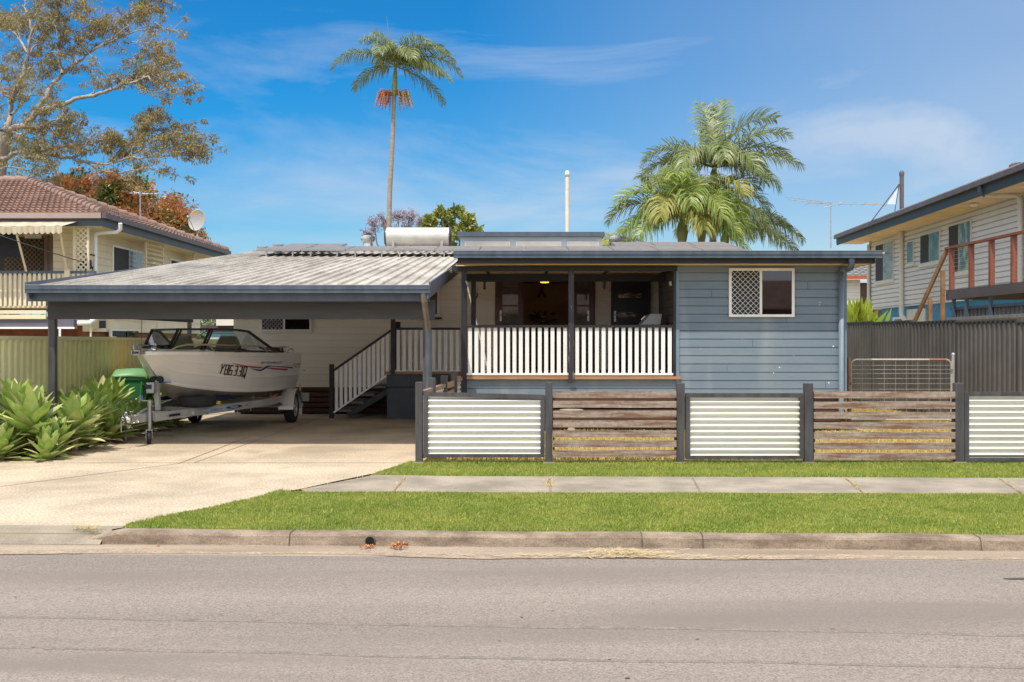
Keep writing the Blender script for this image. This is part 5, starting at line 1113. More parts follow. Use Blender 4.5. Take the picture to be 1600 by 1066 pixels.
mb = MB(); mb.box(0, 0, 0, 0, 0, 0) if 0 else mb.bar(side_pt(1, .02, 1) + Vector((0, 0, .0)), BP(1, .6, 1.31), .12, .06); mb.bar(BP(1.0, .99, .98), BP(1.02, .99, .98) + bd * .1, .06, .03); mb.build('transom_cap', m_hull, boat)
# gunwale cap and foredeck, cockpit
mb = MB(); 
for sg in (1, -1):
    rows = []
    for s in SS:
        a = side_pt(s, 0, sg); o = br * sg * .02; i_ = -br * sg * min(.09, wg(s) * .8)
        q = [a + o + Vector((0, 0, -.045)), a + o + Vector((0, 0, .008)), a + Vector((0, 0, .018)), a + i_ + Vector((0, 0, .014)), a + i_ + Vector((0, 0, -.05))]; rows.append(q if sg == 1 else q[::-1])
    mb.grid(rows, smooth=False)
mb.build('gunwale', m_hull, boat)
mb = MB(); rows = []
for s in [q for q in SS if q <= .31]:
    w = max(wg(s) - .08, .005); rows.append([BP(s, x * w, zg_(s) + .02 + .035 * (1 - x * x)) for x in np.linspace(-1, 1, 9)])
mb.grid(rows, smooth=True); mb.build('foredeck', m_hull, boat)
mb = MB(); rows = []
for s in [q for q in SS if q >= .32]:
    w = wg(s) - .10; rows.append([BP(s, -w, zg_(s) - .02), BP(s, -w * .72, .98), BP(s, w * .72, .98), BP(s, w, zg_(s) - .02)])
mb.grid(rows); mb.build('cockpit_liner', M('liner_navy', (.02, .022, .05), .8), boat)
# windscreen
m_wf = M('screen_frame_black', (.035, .033, .035), .4); m_bg = glass('windscreen_glass', (.80, .88, .90), .5)
def at_(px, py, Y): return P(px, py, Y)
b1 = BP(.36, -.80, zg_(.36) + .03); b2 = BP(.33, -.30, zg_(.36) + .03); b3 = BP(.33, .28, zg_(.36) + .03); b4 = BP(.36, .84, zg_(.36) + .03)
t1 = BP(.43, -.78, 1.76); t2 = BP(.405, -.26, 1.77); t3 = BP(.405, .30, 1.77); t4 = BP(.43, .72, 1.76)
w1 = BP(.72, .95, zg_(.7) + .03); w0 = BP(.72, -.92, zg_(.7) + .03); tt4 = BP(.50, .80, 1.735); tt1 = BP(.50, -.80, 1.735)
fr = MB()
for a, b in ((b1, b2), (b2, b3), (b3, b4), (t1, t2), (t2, t3), (t3, t4), (b1, t1), (b2, t2), (b3, t3), (b4, w1), (b1, w0), (t4, tt4), (t1, tt1), (tt4, w1), (tt1, w0)): fr.bar(a, b, .032, .036)
for a, b in ((b2 + br * .06, t2 + br * .06), (b3 + br * .05, t3 + br * .05)): fr.bar(a, b, .02, .03)
fr.build('windscreen_frame', m_wf, boat)
gl = MB()
for q in ((b1, b2, t2, t1), (b2, b3, t3, t2), (b3, b4, t4, t3), (b4, w1, tt4, t4), (w0, b1, t1, tt1)): gl.add(q, [(0, 1, 2, 3)] if len(q) == 4 else [])
gl.build('windscreen_glass', m_bg, boat)
# bow rail
m_rail = M('rail_steel', (.62, .55, .46), .3, metal=.6)
for sg in (1, -1):
    pts = [BP(s, sg * (wg(s) - o), zg_(s) + z) for s, o, z in ((.09, .04, .03), (.12, .04, .09), (.16, .05, .125), (.25, .06, .13), (.40, .05, .13), (.55, .05, .135), (.60, .05, .10), (.62, .05, .02))]
    mb = MB(); mb.tube(pts, .014, 8)
    for s in (.26, .44): mb.tube([BP(s - .02, sg * (wg(s) - .06), zg_(s) + .13), BP(s + .03, sg * (wg(s) - .05), zg_(s) + .01)], .012, 6)
    mb.build('bow_rail', m_rail, boat)
for sg in (1, -1):
    mb = MB(); mb.tube([BP(s, sg * (wg(s) - .06), zg_(s) + z) for s, z in ((.86, .01), (.88, .085), (.93, .09), (.95, .01))], .012, 8); mb.build('stern_grab_rail', m_rail, boat)
# anchor roller at the bow
mb = MB(); mb.box(0, 0, 0, 0, 0, 0) if 0 else None
mb.bar(BP(-.035, -.06, 1.40), BP(.06, -.06, 1.42), .015, .07); mb.bar(BP(-.035, .06, 1.40), BP(.06, .06, 1.42), .015, .07); mb.bar(BP(-.03, 0, 1.375), BP(.06, 0, 1.38), .14, .012); mb.lathe(BP(-.02, -.05, 1.42), br, [(.03, 0), (.02, .05), (.03, .1)], 12)
mb.bar(BP(-.03, -.12, 1.50), BP(.05, .02, 1.50), .02, .012); mb.bar(BP(-.02, -.06, 1.42), BP(-.02, -.06, 1.50), .016, .016); mb.build('anchor_roller', m_galv, boat)
mb = MB(); mb.lathe(BP(.05, .10, 1.43), (0, 0, 1), [(.045, 0), (.045, .05), (.02, .06), (.001, .06)], 12); mb.tube([BP(.07, .02, 1.44), BP(.09, .10, 1.45), BP(.11, .05, 1.44)], .014, 6); mb.build('bow_cleat', m_chrome, boat)
mb = MB(); mb.tube([BP(.06, -.12, 1.42), BP(.06, -.12, 1.92)], .004, 5); mb.build('whip_aerial', m_black, boat)
# seats
m_seat = M('seat_grey', (.17, .21, .19), .7)
for x, s in ((-.42, .50), (.42, .50)):
    mb = MB(); prof = [(-.25, 0), (-.26, .12), (-.20, .30), (-.14, .42), (.14, .42), (.20, .30), (.26, .12), (.25, 0)]; mb.prism([BP(s, x + a, 1.22 + b) for a, b in prof], bd * .10 + Vector((0, 0, .02))); mb.build('seat_back', m_seat, boat, bevel=.02)
    mb = MB(); mb.prism([BP(s, x + a, 1.12) for a in (-.24, .24)] + [BP(s, x + a, 1.22) for a in (.24, -.24)], -bd * .42); mb.build('seat_base', m_seat, boat, bevel=.02)
# steering console, navy cover slung inside
mb = MB(); mb.prism([BP(.375, -.62, 1.38), BP(.375, -.34, 1.38), BP(.375, -.34, 1.50), BP(.375, -.62, 1.50)], bd * .06); mb.build('sounder', m_black, boat)
mb = MB(); rows = []
for s in np.linspace(.44, .80, 10): rows.append([BP(s, x, 1.36 + .13 * math.exp(-((s - .52) / .09) ** 2) * (1 - abs(x) * .5) + .015 * math.sin(x * 9 + s * 30) - .03 * abs(x)) for x in np.linspace(-.1, .86, 12)])
mb.grid(rows, smooth=True); mb.build('boat_cover', M('navy_cover', (.018, .015, .045), .8), boat)
mb = MB(); rows = []
for s in np.linspace(.08, .34, 8): rows.append([BP(s, x * (wg(s) - .12), 1.46 + .04 * (1 - x * x) + .012 * math.sin(9 * x + 40 * s)) for x in np.linspace(-.9, -.1, 8)])
mb.grid(rows, smooth=True); mb.build('bow_cover', M('blue_cover', (.02, .05, .19), .7), boat)
# fishing gear near the stern, rope on the rail
mb = MB()
for a, b in (((.72, .70, 1.42), (.88, .80, 1.40)), ((.73, .76, 1.36), (.86, .86, 1.37)), ((.80, .5, 1.44), (.95, .7, 1.42))): mb.tube([BP(*a), BP(*b)], .022, 8)
mb.build('rolled_gear', M('maroon_gear', (.10, .03, .03), .7), boat)
mb = MB()
for i, (s, x) in enumerate(((.83, .84), (.86, .75), (.89, .8), (.93, .78))):
    mb.tube([BP(s, x, 1.35), BP(s + .01, x + .01, 1.45), BP(s + .02, x + .05, 1.47)], .01, 6); mb.tube([BP(s - .012, x, 1.45), BP(s + .03, x + .02, 1.455)], .008, 6)
mb.build('rod_holder', m_rail, boat)
# decals wrapped on the hull side
def proj(p): return VX + FPX * p.x / p.y, HY - FPX * (p.z - CZ) / p.y
def hull_at(px, py, off=.004):
    s, v = .35, .45
    if hull_at.last and abs(hull_at.last[0] - px) < 60: s, v = hull_at.last[1], hull_at.last[2]
    for _ in range(14):
        x, y = proj(side_pt(s, v)); xs_, ys_ = proj(side_pt(s + .004, v)); xv, yv = proj(side_pt(s, v + .004))
        a, b, c_, d_ = (xs_ - x) / .004, (xv - x) / .004, (ys_ - y) / .004, (yv - y) / .004; det = a * d_ - b * c_; ex, ey = px - x, py - y
        s = min(max(s + .8 * (d_ * ex - b * ey) / det, .09), .992); v = min(max(v + .8 * (-c_ * ex + a * ey) / det, .03), .9)
    hull_at.last = (px, s, v)
    p = side_pt(s, v); du = side_pt(min(s + .01, 1), v) - side_pt(max(s - .01, 0), v); dv = side_pt(s, min(v + .02, 1)) - side_pt(s, max(v - .02, 0)); n = du.cross(dv).normalized()
    if n.dot(br) < 0: n = -n
    return p + n * (off + .004)
hull_at.last = None
m_ink = M('decal_black', (.012, .012, .014), .4); m_rd = M('decal_red', (.45, .02, .02), .4); m_bl = M('decal_blue', (.015, .03, .17), .4)
mb = MB()
def stroke(p, q, w=.8):
    p, q = Vector((p[0], p[1])), Vector((q[0], q[1])); d = (q - p).normalized(); n = Vector((-d.y, d.x)) * w; p = p - d * w * .7; q = q + d * w * .7
    k = 4; A = [hull_at(*(p.lerp(q, i / k) - n)) for i in range(k + 1)]; B = [hull_at(*(p.lerp(q, i / k) + n)) for i in range(k + 1)]; mb.grid([A, B])
def glyph(ox, oy, segs, w=4.3, h=14.5, sl=-.27):
    f = lambda a: (ox + a[0] * w - sl * (1 - a[1]) * h - .0 * a[1], oy + a[1] * h + a[0] * w * .10)
    for a, b in segs: stroke(f(a), f(b))
T, U_, V_, W_ = (0, 0), (1, 0), (0, 1), (1, 1); ML, MR = (0, .5), (1, .5)
glyph(342.6, 569.0, [((0, 0), (.45, .5)), ((1.1, 0), (.45, .5)), ((.45, .5), (.2, 1.0))])
glyph(349.6, 570.2, [(T, U_), (U_, MR), (ML, MR), (MR, W_), (V_, W_), (T, V_)])
glyph(356.4, 571.0, [(U_, T), (T, V_), (V_, W_), (W_, MR), (MR, ML)])
glyph(363.6, 571.8, [(T, U_), (U_, W_), (W_, V_), ((.3, .5), MR)])
glyph(370.6, 572.6, [(T, U_), (U_, W_), (W_, V_), ((.3, .5), MR)])
glyph(377.6, 573.4, [(T, U_), (U_, W_), (W_, V_), (V_, T), ((.6, .8), (1.0, 1.18))])
mb.build('registration_lettering', m_ink, boat)
def band(top, bot, mat, name, n=26):
    g = MB(); xs = np.linspace(top[0][0], top[-1][0], n); g.grid([[hull_at(x, np.interp(x, [q[0] for q in top], [q[1] for q in top])) for x in xs], [hull_at(x, np.interp(x, [q[0] for q in bot], [q[1] for q in bot]) + .02) for x in xs]]); g.build(name, mat, boat)
band([(361, 567.4), (375, 569.8), (390, 572), (409, 573.6)], [(361, 567.8), (375, 571), (392, 574.6), (407.5, 575.3)], m_rd, 'red_stripe')
band([(416.5, 574), (430, 575), (449, 576.3)], [(415.6, 575.6), (430, 577.6), (446, 579)], m_rd, 'red_stripe')
band([(390.5, 575.5), (400, 577.0), (408, 577.2), (412, 574), (416, 571.5), (422, 570.9)], [(390.5, 575.8), (400, 579.0), (407, 580), (413, 577), (418, 573.6), (422, 572.4)], m_bl, 'blue_swoosh')
band([(418, 571.0), (430, 572.0), (457, 573.8)], [(418, 572.2), (430, 573.0), (455.5, 575.6)], m_ink, 'black_stripe')
def hull_text(s, px, py, h, w, name, mat, slant=.2):
    vs, fs = text2d(s, 1.0); X0 = min(v[0] for v in vs); X1 = max(v[0] for v in vs); g = MB()
    g.add([hull_at(px + (x - X0) / (X1 - X0) * w + slant * y * h, py - y * h) for x, y in vs], fs); g.build(name, mat, boat)
hull_text('481 FISHABOUT', 406.5, 569.0, 5.6, 33, 'model_lettering', m_ink); hull_text('QUINTREX', 458, 570.6, 4.2, 11.5, 'maker_lettering', m_rd, 0); hull_text('175 HP', 459, 575.0, 3.4, 9, 'maker_lettering', m_ink, 0)
# ================================================================ TRAILER
tr = thing('boat_trailer', 'galvanised boat trailer with spare tyre on its drawbar under the runabout', 'trailer', (-5.5, 18, 0))
m_tg = M('trailer_galv', (.42, .41, .39), .45, metal=.3, col2=(.55, .54, .52), vs=3)
def TP(y, off, z): t = (y - BB.y) / (BS.y - BB.y); c = BB.lerp(BS, t); return Vector((c.x, 0, 0)) + Vector((off, y, z))
zr_ = .43
RL = []
for sg in (1, -1):
    mb = MB(); pts = [TP(15.70, sg * .12, zr_ - .03), TP(16.4, sg * .34, zr_ - .01), TP(18.6, sg * .84, zr_ + .02), TP(20.75, sg * .86, zr_ + .05)]
    for a, b in zip(pts, pts[1:]): mb.bar(a, b, .055, .125)
    mb.build('side_rail', m_tg, tr)
for y, w in ((16.5, .42), (17.6, .62), (18.8, .84), (19.7, .86), (20.6, .86)): mb = MB(); mb.bar(TP(y, -w, zr_ - .02), TP(y, w, zr_ - .02), .06, .06); mb.build('cross_member', m_tg, tr)
mb = MB(); mb.bar(TP(15.15, 0, zr_ - .03), TP(15.85, 0, zr_ - .03), .075, .12); mb.build('drawbar', m_tg, tr)
# coupling with chains
mb = MB(); c = TP(15.05, 0, zr_ - .01); mb.lathe(c + Vector((0, .06, -.05)), (0, 0, 1), [(.05, 0), (.055, .05), (.04, .09), (.001, .10)], 14); mb.bar(c + Vector((0, .05, .03)), c + Vector((0, .28, .03)), .06, .05); mb.bar(c + Vector((0, -.02, .10)), c + Vector((0, .16, .05)), .025, .02); mb.build('coupling', m_chrome, tr)
mb = MB()
for k in range(34):
    a = k * 1.3; q = c + Vector((.10 * math.cos(a) * (1 if k % 2 else .6), .10 + .05 * math.sin(a * 1.7), .02 + .09 * math.sin(a) - .002 * k)); d = Vector((rng.normal(), rng.normal(), rng.normal())).normalized() * .018; e = d.cross(Vector((0, 0, 1))).normalized() * .009
    mb.tube([q - d - e, q - d + e, q + d + e, q + d - e, q - d - e], .004, 5, cap=False)
for k in range(9): q = c + Vector((-.09, .02, -.03 - .018 * k)); mb.tube([q, q + Vector((.004, .008 * (k % 2), -.02))], .008, 5)
mb.build('safety_chain', m_chrome, tr)
mb = MB(); mb.tube([c + Vector((.0, -.02, -.04)), c + Vector((0.0, -.02, -.26))], .004, 5); mb.lathe(c + Vector((0, -.02, -.34)), (0, 0, 1), [(.001, 0), (.016, 0), (.016, .07), (.006, .09)], 10); mb.build('trailer_plug', m_black, tr)
# jockey wheel
jw = G(233, 694); mb = MB(); mb.tube([jw + Vector((0, .02, .20)), jw + Vector((0, .02, .62))], .028, 12); mb.tube([jw + Vector((0, .02, .58)), jw + Vector((0, .02, .66))], .034, 12); mb.tube([jw + Vector((0, .02, .66)), jw + Vector((-.10, -.02, .66)), jw + Vector((-.10, -.02, .71))], .010, 8); mb.build('jockey_stand', m_galv, tr)
mb = MB(); mb.tube([jw + Vector((-.10, -.02, .69)), jw + Vector((-.10, -.02, .74))], .018, 8); mb.build('jockey_handle', M('blue_knob', (.03, .12, .45), .4), tr)
mb = MB(); wv = Vector((.94, .34, 0)); mb.lathe(jw + Vector((0, 0, .10)) - wv * .035, wv, [(.06, 0), (.095, .005), (.10, .02), (.10, .05), (.095, .065), (.06, .07)], 24); mb.build('jockey_wheel', m_tyre, tr)
mb = MB(); mb.lathe(jw + Vector((0, 0, .10)) - wv * .038, wv, [(.001, 0), (.062, .0), (.062, .004)], 20); 
for sg in (1, -1): mb.bar(jw + wv * sg * .05 + Vector((0, 0, .09)), jw + wv * sg * .04 + Vector((0, .0, .22)), .05, .008, up=wv)
mb.bar(jw + Vector((0, 0, .215)) - wv * .05, jw + Vector((0, 0, .215)) + wv * .05, .06, .012); mb.build('jockey_bracket', m_galv, tr)
# winch post
wp0 = TP(16.05, .03, zr_ + .06); wp1 = TP(15.98, .02, .98)
mb = MB(); mb.bar(wp0, wp0.lerp(wp1, .85), .07, .07, up=(0, 1, 0)); mb.bar(wp0.lerp(wp1, .8), wp1 + Vector((0, .1, -.05)), .06, .09); mb.build('winch_post', m_tg, tr)
mb = MB(); q = wp1 + Vector((-.02, -.14, -.12)); mb.box(q.x - .07, q.x + .05, q.y - .04, q.y + .10, q.z - .10, q.z + .07); mb.build('winch', m_galv, tr, bevel=.01)
mb = MB(); mb.lathe(q + Vector((-.075, .02, .015)), (0, -1, 0), [(.001, .05), (.035, .05), (.035, .07), (.001, .07)], 12); mb.box(q.x - .06, q.x + .02, q.y - .046, q.y - .04, q.z - .03, q.z + .035); mb.build('winch_drum', m_black, tr)
mb = MB()
for dx in (-.055, .055): mb.lathe(BP(.115, dx - .04, .965), br, [(.001, 0), (.045, 0), (.055, .02), (.055, .06), (.045, .08), (.001, .08)], 14)
mb.build('bow_roller', m_tyre, tr)
mb = MB(); mb.bar(BP(.15, .03, .915), BP(.155, .15, .92), .05, .016); mb.build('bow_strap', M('strap_blue', (.02, .14, .45), .5), tr)
# spare tyre lying flat
sp = TP(16.75, .36, .50); mb = MB(); mb.lathe(sp, (0, 0, 1), [(.17, .0), (.23, -.005), (.285, .015), (.30, .05), (.30, .12), (.285, .155), (.23, .172), (.17, .165), (.165, .08), (.17, 0)], 40); mb.build('spare_tyre', m_tyre, tr)
mb = MB(); mb.lathe(sp, (0, 0, 1), [(.168, .02), (.165, .15), (.12, .12), (.06, .10), (.001, .10)], 32); mb.build('spare_rim', m_tg, tr)
# decals and markers on the near rail
a_, b_ = TP(16.4, .34, zr_ - .01), TP(18.6, .84, zr_ + .02); rd = (b_ - a_).normalized(); rn = Vector((rd.y, -rd.x, 0))
def rail_decal(t0, t1, z0, z1, mat, name, ell=False):
    g = MB(); L = (b_ - a_).length; pts = []
    if ell:
        for i in range(20): a = 2 * math.pi * i / 20; t = (t0 + t1) / 2 + (t1 - t0) / 2 * math.cos(a); z = (z0 + z1) / 2 + (z1 - z0) / 2 * math.sin(a); pts.append(a_ + rd * L * t + rn * .030 + Vector((0, 0, z)))
    else: pts = [a_ + rd * L * t + rn * .031 + Vector((0, 0, z)) for t, z in ((t0, z0), (t1, z0), (t1, z1), (t0, z1))]
    g.prism(pts, rn * .002); g.build(name, mat, tr)
rail_decal(.15, .62, -.032, .034, M('decal_pale_blue', (.35, .60, .75), .4), 'rail_decal', True); rail_decal(.44, .66, -.028, .030, m_bl, 'rail_decal', True)
def rail_text(s, t0, t1, zb_, h, mat, off=.036):
    vs, fs = text2d(s, 1.0); X0 = min(v[0] for v in vs); X1 = max(v[0] for v in vs); L = (b_ - a_).length; g = MB()
    g.add([a_ + rd * L * (t0 + (x - X0) / (X1 - X0) * (t1 - t0)) + rn * off + Vector((0, 0, zb_ + y * h)) for x, y in vs], fs); g.build('rail_lettering', mat, tr)
rail_text('DUN', .255, .315, -.02, .05, m_bl); rail_text('BIER', .32, .405, -.02, .05, m_rd); rail_text('TRAILERS', .50, .60, -.012, .026, m_white)
rail_decal(-.22, -.10, -.02, .015, m_ink, 'rail_plate')
rail_decal(.70, .745, -.012, .012, M('reflector_red', (.7, .04, .02), .3), 'reflector', True)
for t_ in (.12, .17, .62, .8): 
    g = MB(); q = a_.lerp(b_, t_) + Vector((0, 0, -.06)); g.tube([q, q + Vector((0, 0, -.05))], .007, 6); g.build('u_bolt', m_tg, tr)
mb = MB(); q = a_.lerp(b_, .40) + Vector((-.12, 0, .09)); mb.lathe(q, br, [(.001, 0), (.035, 0), (.035, .12), (.001, .12)], 12); mb.build('keel_roller', M('roller_yellow', (.75, .60, .12), .5), tr)
# bunks
for sg in (1, -1): mb = MB(); mb.bar(TP(17.2, sg * .45, .60), TP(20.4, sg * .55, .585), .10, .05); mb.build('carpet_bunk', M('bunk_blue', (.015, .025, .09), .9), tr)
for sg in (1, -1): 
    for y in (18.9, 19.9): mb = MB(); mb.bar(TP(y, sg * .52, .42), TP(y, sg * .52, .57), .04, .04, up=(0, 1, 0)); mb.build('bunk_bracket', m_tg, tr)
mb = MB(); q = TP(19.0, .84, .53); mb.bar(q, q + Vector((.0, .35, .03)), .05, .03); mb.build('marker_lamp', M('lamp_orange', (.75, .18, .06), .4), tr)
# axle, wheels, guards
AY = 19.75; cx_ = (XA(455, AY) + XA(305, AY)) / 2; hw = (XA(455, AY) - XA(305, AY)) / 2
mb = MB(); mb.bar((cx_ - hw, AY, .31), (cx_ + hw, AY, .31), .05, .05); mb.build('axle', m_tg, tr)
for sg in (1, -1): mb = MB(); mb.bar((cx_ + sg * .80, AY - .5, .40), (cx_ + sg * .80, AY, .30), .06, .03); mb.bar((cx_ + sg * .80, AY, .30), (cx_ + sg * .80, AY + .5, .42), .06, .03); mb.build('leaf_spring', m_fasc, tr)
r = .305
for sg in (1, -1):
    c = Vector((cx_ + sg * (hw - .0), AY, r)); ax = Vector((sg, 0, 0))
    mb = MB(); mb.lathe(c - ax * .09, ax, [(.19, 0), (.25, -.005), (.29, .015), (r, .05), (r, .14), (.29, .17), (.25, .185), (.20, .18), (.19, .16)], 48); w_ = mb.build('tyre', m_tyre, tr)
    mb = MB(); n = 6
    mb.lathe(c - ax * .09, ax, [(.195, .02), (.20, .15), (.205, .175), (.185, .17), (.175, .12)], 40); mb.lathe(c - ax * .09, ax, [(.05, .10), (.05, .165), (.035, .175), (.001, .178)], 16)
    for i in range(n):
        a = 2 * math.pi * i / n; dv = Vector((0, math.cos(a), math.sin(a)))
        for da in (-.16, .16): d2 = Vector((0, math.cos(a + da), math.sin(a + da))); mb.bar(c + ax * .06 + dv * .04, c + ax * .055 + d2 * .19, .022, .02, up=ax)
    mb.build('wheel_rim', m_alu, w_)
    mb = MB(); mb.lathe(c - ax * .08, ax, [(.19, .10), (.001, .10)], 24); mb.build('wheel_disc', m_black, w_)
    # guard: arch over the wheel
    rows = []
    for i in range(15):
        a = R(-8 + 190 * i / 14); q = c + Vector((0, math.cos(a) * .36, math.sin(a) * .35)) ; rows.append([q + ax * o + Vector((0, 0, dz)) for o, dz in ((-.14, -.06), (-.13, 0), (.11, 0), (.125, -.012), (.125, -.05))])
    # second skin for thickness
    mb = MB(); mb.grid(rows, smooth=True); rows2 = [[p + Vector((0, 0, -.006)) for p in r_][::-1] for r_ in rows]; mb.grid(rows2, smooth=True); mb.build('mudguard', M('guard_white', (.60, .57, .54), .4, var=.05), tr)
    mb = MB(); mb.box(c.x - .14, c.x + .14, c.y - .48, c.y - .36, r - .03, r + .03); mb.box(c.x - .14, c.x + .13, c.y + .36, c.y + .47, r - .02, r + .04); mb.build('guard_step', m_white, tr)
    mb = MB(); mb.box(c.x - .12, c.x + .12, c.y + .42, c.y + .44, .12, r - .02); mb.build('mud_flap', m_white, tr)
mb = MB(); c = P(477, 620.5, 20.9); mb.box(c.x - .10, c.x + .08, c.y - .02, c.y + .02, c.z - .085, c.z + .085); mb.build('light_board', M('board_grey', (.42, .44, .46), .5), tr)
mb = MB(); mb.bar(TP(20.7, .5, .48), c, .04, .04); mb.build('light_bracket', m_tg, tr)
mb = MB(); c = P(469, 604, 20.7); mb.box(c.x - .02, c.x + .015, c.y, c.y + .02, c.z - .09, c.z + .06); mb.build('post_guide', M('guide_yellow', (.7, .6, .2), .5), tr)
# ================================================================ WHEELIE BINS
def wheelie(c, w, hh, ang, label, lidmat, open_=0):
    t = thing('wheelie_bin', label, 'wheelie bin', c, 'wheelie bins beside the cream fence')
    ca, sa = math.cos(ang), math.sin(ang)
    def T_(x, y, z): return Vector((c[0] + x * ca - y * sa, c[1] + x * sa + y * ca, c[2] + z))
    mb = MB(); rows = []
    for z, a, b in ((.03, .20, .22), (.45, .235, .27), (.86, .265, .315), (.87, .29, .34), (.93, .29, .34)): rows.append([T_(-a, -b, z), T_(a, -b, z), T_(a, b, z), T_(-a, b, z)])
    mb.grid(rows, close=True); mb.add(rows[0], [(3, 2, 1, 0)]); mb.build('bin_body', m_bin, t, bevel=.012)
    mb = MB(); rows = []
    for y, z in ((-.36, .935), (-.34, .985), (-.1, 1.02 + open_), (.2, 1.03 + open_ * .8), (.36, .99 + open_ * .3)): rows.append([T_(-.30, y, z - .035), T_(-.27, y, z), T_(0, y, z + .015), T_(.27, y, z), T_(.30, y, z - .035)])
    mb.grid(rows, smooth=True); mb.grid([[p + Vector((0, 0, -.012)) for p in r_][::-1] for r_ in rows]); mb.build('bin_lid', lidmat, t)
    mb = MB()
    for sg in (1, -1): mb.tube([T_(sg * .2, .30, .16), T_(sg * .30, .32, .52), T_(sg * .2, .34, .88)], .016, 6)
    for sg in (1, -1): mb.bar(T_(sg * .16, -.335, .30), T_(sg * .21, -.345, .84), .03, .02, up=(0, 1, 0))
    mb.build('bin_rib', m_bin, t)
    for sg in (1, -1): mb = MB(); mb.lathe(T_(sg * .25, .27, .10), T_(1, 0, 0) - T_(0, 0, 0), [(.001, -.025), (.10, -.025), (.10, .025), (.001, .025)], 20); mb.build('bin_wheel', m_tyre, t)
    return t
m_bin = M('bin_green', (.035, .19, .065), .45, var=.1, vs=2); m_lidg = M('lid_green', (.15, .33, .13), .45, var=.1, vs=3); m_lidy = M('lid_yellow', (.85, .50, .02), .45)
wheelie((XA(207, 18.7), 18.7, 0), .58, 1.06, R(12), 'green wheelie bin with a warped green lid beside the fence', m_lidg, .03)
wheelie((XA(234, 19.3), 19.3, -.02), .58, 1.06, R(4), 'green wheelie bin with yellow lid half hidden behind the boat bow', m_lidy, 0)
# ================================================================ AGAVES
m_ag = M('agave_leaf', (.19, .32, .06), .38, col2=(.40, .50, .13), vs=6, island=.5, icol=(.70, .68, .32), trans=.15, spec=.5)
m_agd = M('agave_dry', (.38, .24, .13), .8, col2=(.28, .17, .08), vs=5)
def agave(c, rad, hgt, label, seed, n=30):
    rg = random.Random(seed); t = thing('agave_plant', label, 'agave', c, 'agave clumps beside the driveway'); mb = MB(); dry = MB(); c = Vector(c); top = c + Vector((0, 0, hgt))
    for i in range(n):
        f = i / (n - 1); az = i * 2.39996 + rg.uniform(-.25, .25); el = R(84 - 92 * f ** 1.15) + rg.uniform(-.1, .1); L = rad * (1.0 + .10 * math.sin(f * 3)) * rg.uniform(.82, 1.12); W_ = L * rg.uniform(.140, .190)
        d = Vector((math.cos(az), math.sin(az), 0)); sd = Vector((-d.y, d.x, 0)); rows = []; k = 8; p = top.copy() + Vector((0, 0, -.16 * f)); e = el
        curl = rg.uniform(-.05, .35)
        for j in range(k + 1):
            u = j / k; w = W_ * (.42 + 1.5 * u - .25 * u * u) * (1 - u ** 2.6) ** .75 if u < 1 else 0; w = W_ * max(.02, (math.sin(math.pi * min(1, (.16 + .84 * u))) ** .75) if u > .02 else .45)
            tang = d * math.cos(e) + Vector((0, 0, math.sin(e))); nrm = -d * math.sin(e) + Vector((0, 0, math.cos(e)))
            fold = .28 * w
            rows.append([p - sd * w + nrm * fold, p - sd * w * .5 + nrm * fold * .25, p, p + sd * w * .5 + nrm * fold * .25, p + sd * w + nrm * fold]); p = p + tang * (L / k); e -= curl * .12 * (1 + u * .5)
        (dry if f > .93 and rg.random() < .8 else mb).grid(rows, smooth=True)
    mb.build('leaves', m_ag, t)
    if dry.v: dry.build('dry_leaf', m_agd, t)
    s = MB(); s.tube([c + Vector((0, 0, -.02)), top + Vector((0, 0, -.05))], [.05, .06], 8); s.build('stem', m_wood, t); return t
AG = [  # px of heart, py of ground, distance row, radius, heart height, label
 (48, 712, 13.95, .56, .34, 'largest broad leaved agave at the front of the garden bed'),
 (2, 722, 13.5, .36, .14, 'low agave at the left edge of the photo nearest the road'),
 (118, 700, 14.6, .50, .28, 'agave right beside the foot of the carport post'),
 (160, 672, 17.2, .60, .34, 'tall agave with upright pale leaves in front of the wheelie bin'),
 (215, 672, 17.0, .42, .22, 'agave behind the trailer coupling'),
 (18, 690, 16.0, .56, .46, 'agave at the far left standing against the cream fence'),
 (97, 680, 16.6, .44, .30, 'agave behind the carport post near the fence'),
 (255, 672, 18.6, .40, .18, 'small agave behind the winch post of the trailer'),
 (182, 690, 15.8, .42, .16, 'low agave left of the trailer coupling on the driveway edge'),
 (-50, 715, 14.4, .55, .34, 'agave cut by the left edge of the photo'),
 (72, 725, 13.55, .34, .08, 'low dry tipped agave at the foot of the largest one'),
 (140, 705, 14.95, .36, .10, 'low spreading agave on the concrete edge right of the post'),
 (-8, 700, 15.2, .5, .36, 'agave behind the low one at the left edge'),
 (130, 680, 16.2, .46, .30, 'mid height agave between the post and the tall pale agave'),
 (275, 668, 19.3, .36, .16, 'small agave behind the near trailer wheel line'),
 (76, 690, 15.4, .42, .22, 'agave squeezed behind the largest agave'),
 (200, 680, 16.3, .40, .20, 'agave between the bins and the safety chains'),
 (25, 705, 14.5, .48, .50, 'upright agave just behind the left side of the largest agave'),
 (62, 660, 18.0, .50, .55, 'agave standing high against the cream fence left of the carport post'),
 (110, 660, 18.4, .46, .45, 'agave against the cream fence right of the carport post'),
 (135, 690, 15.5, .44, .38, 'agave leaning over the concrete edge in front of the mid height one'),
 (178, 660, 17.8, .46, .42, 'agave with long leaves reaching over the lid side of the first bin'),
 (-25, 715, 13.7, .42, .25, 'agave mostly cut off by the lower left edge of the planting'),
 (235, 670, 17.9, .36, .20, 'low agave right under the boat bow'),
 (92, 712, 14.0, .40, .16, 'agave at the concrete edge between the largest agave and the carport post')]
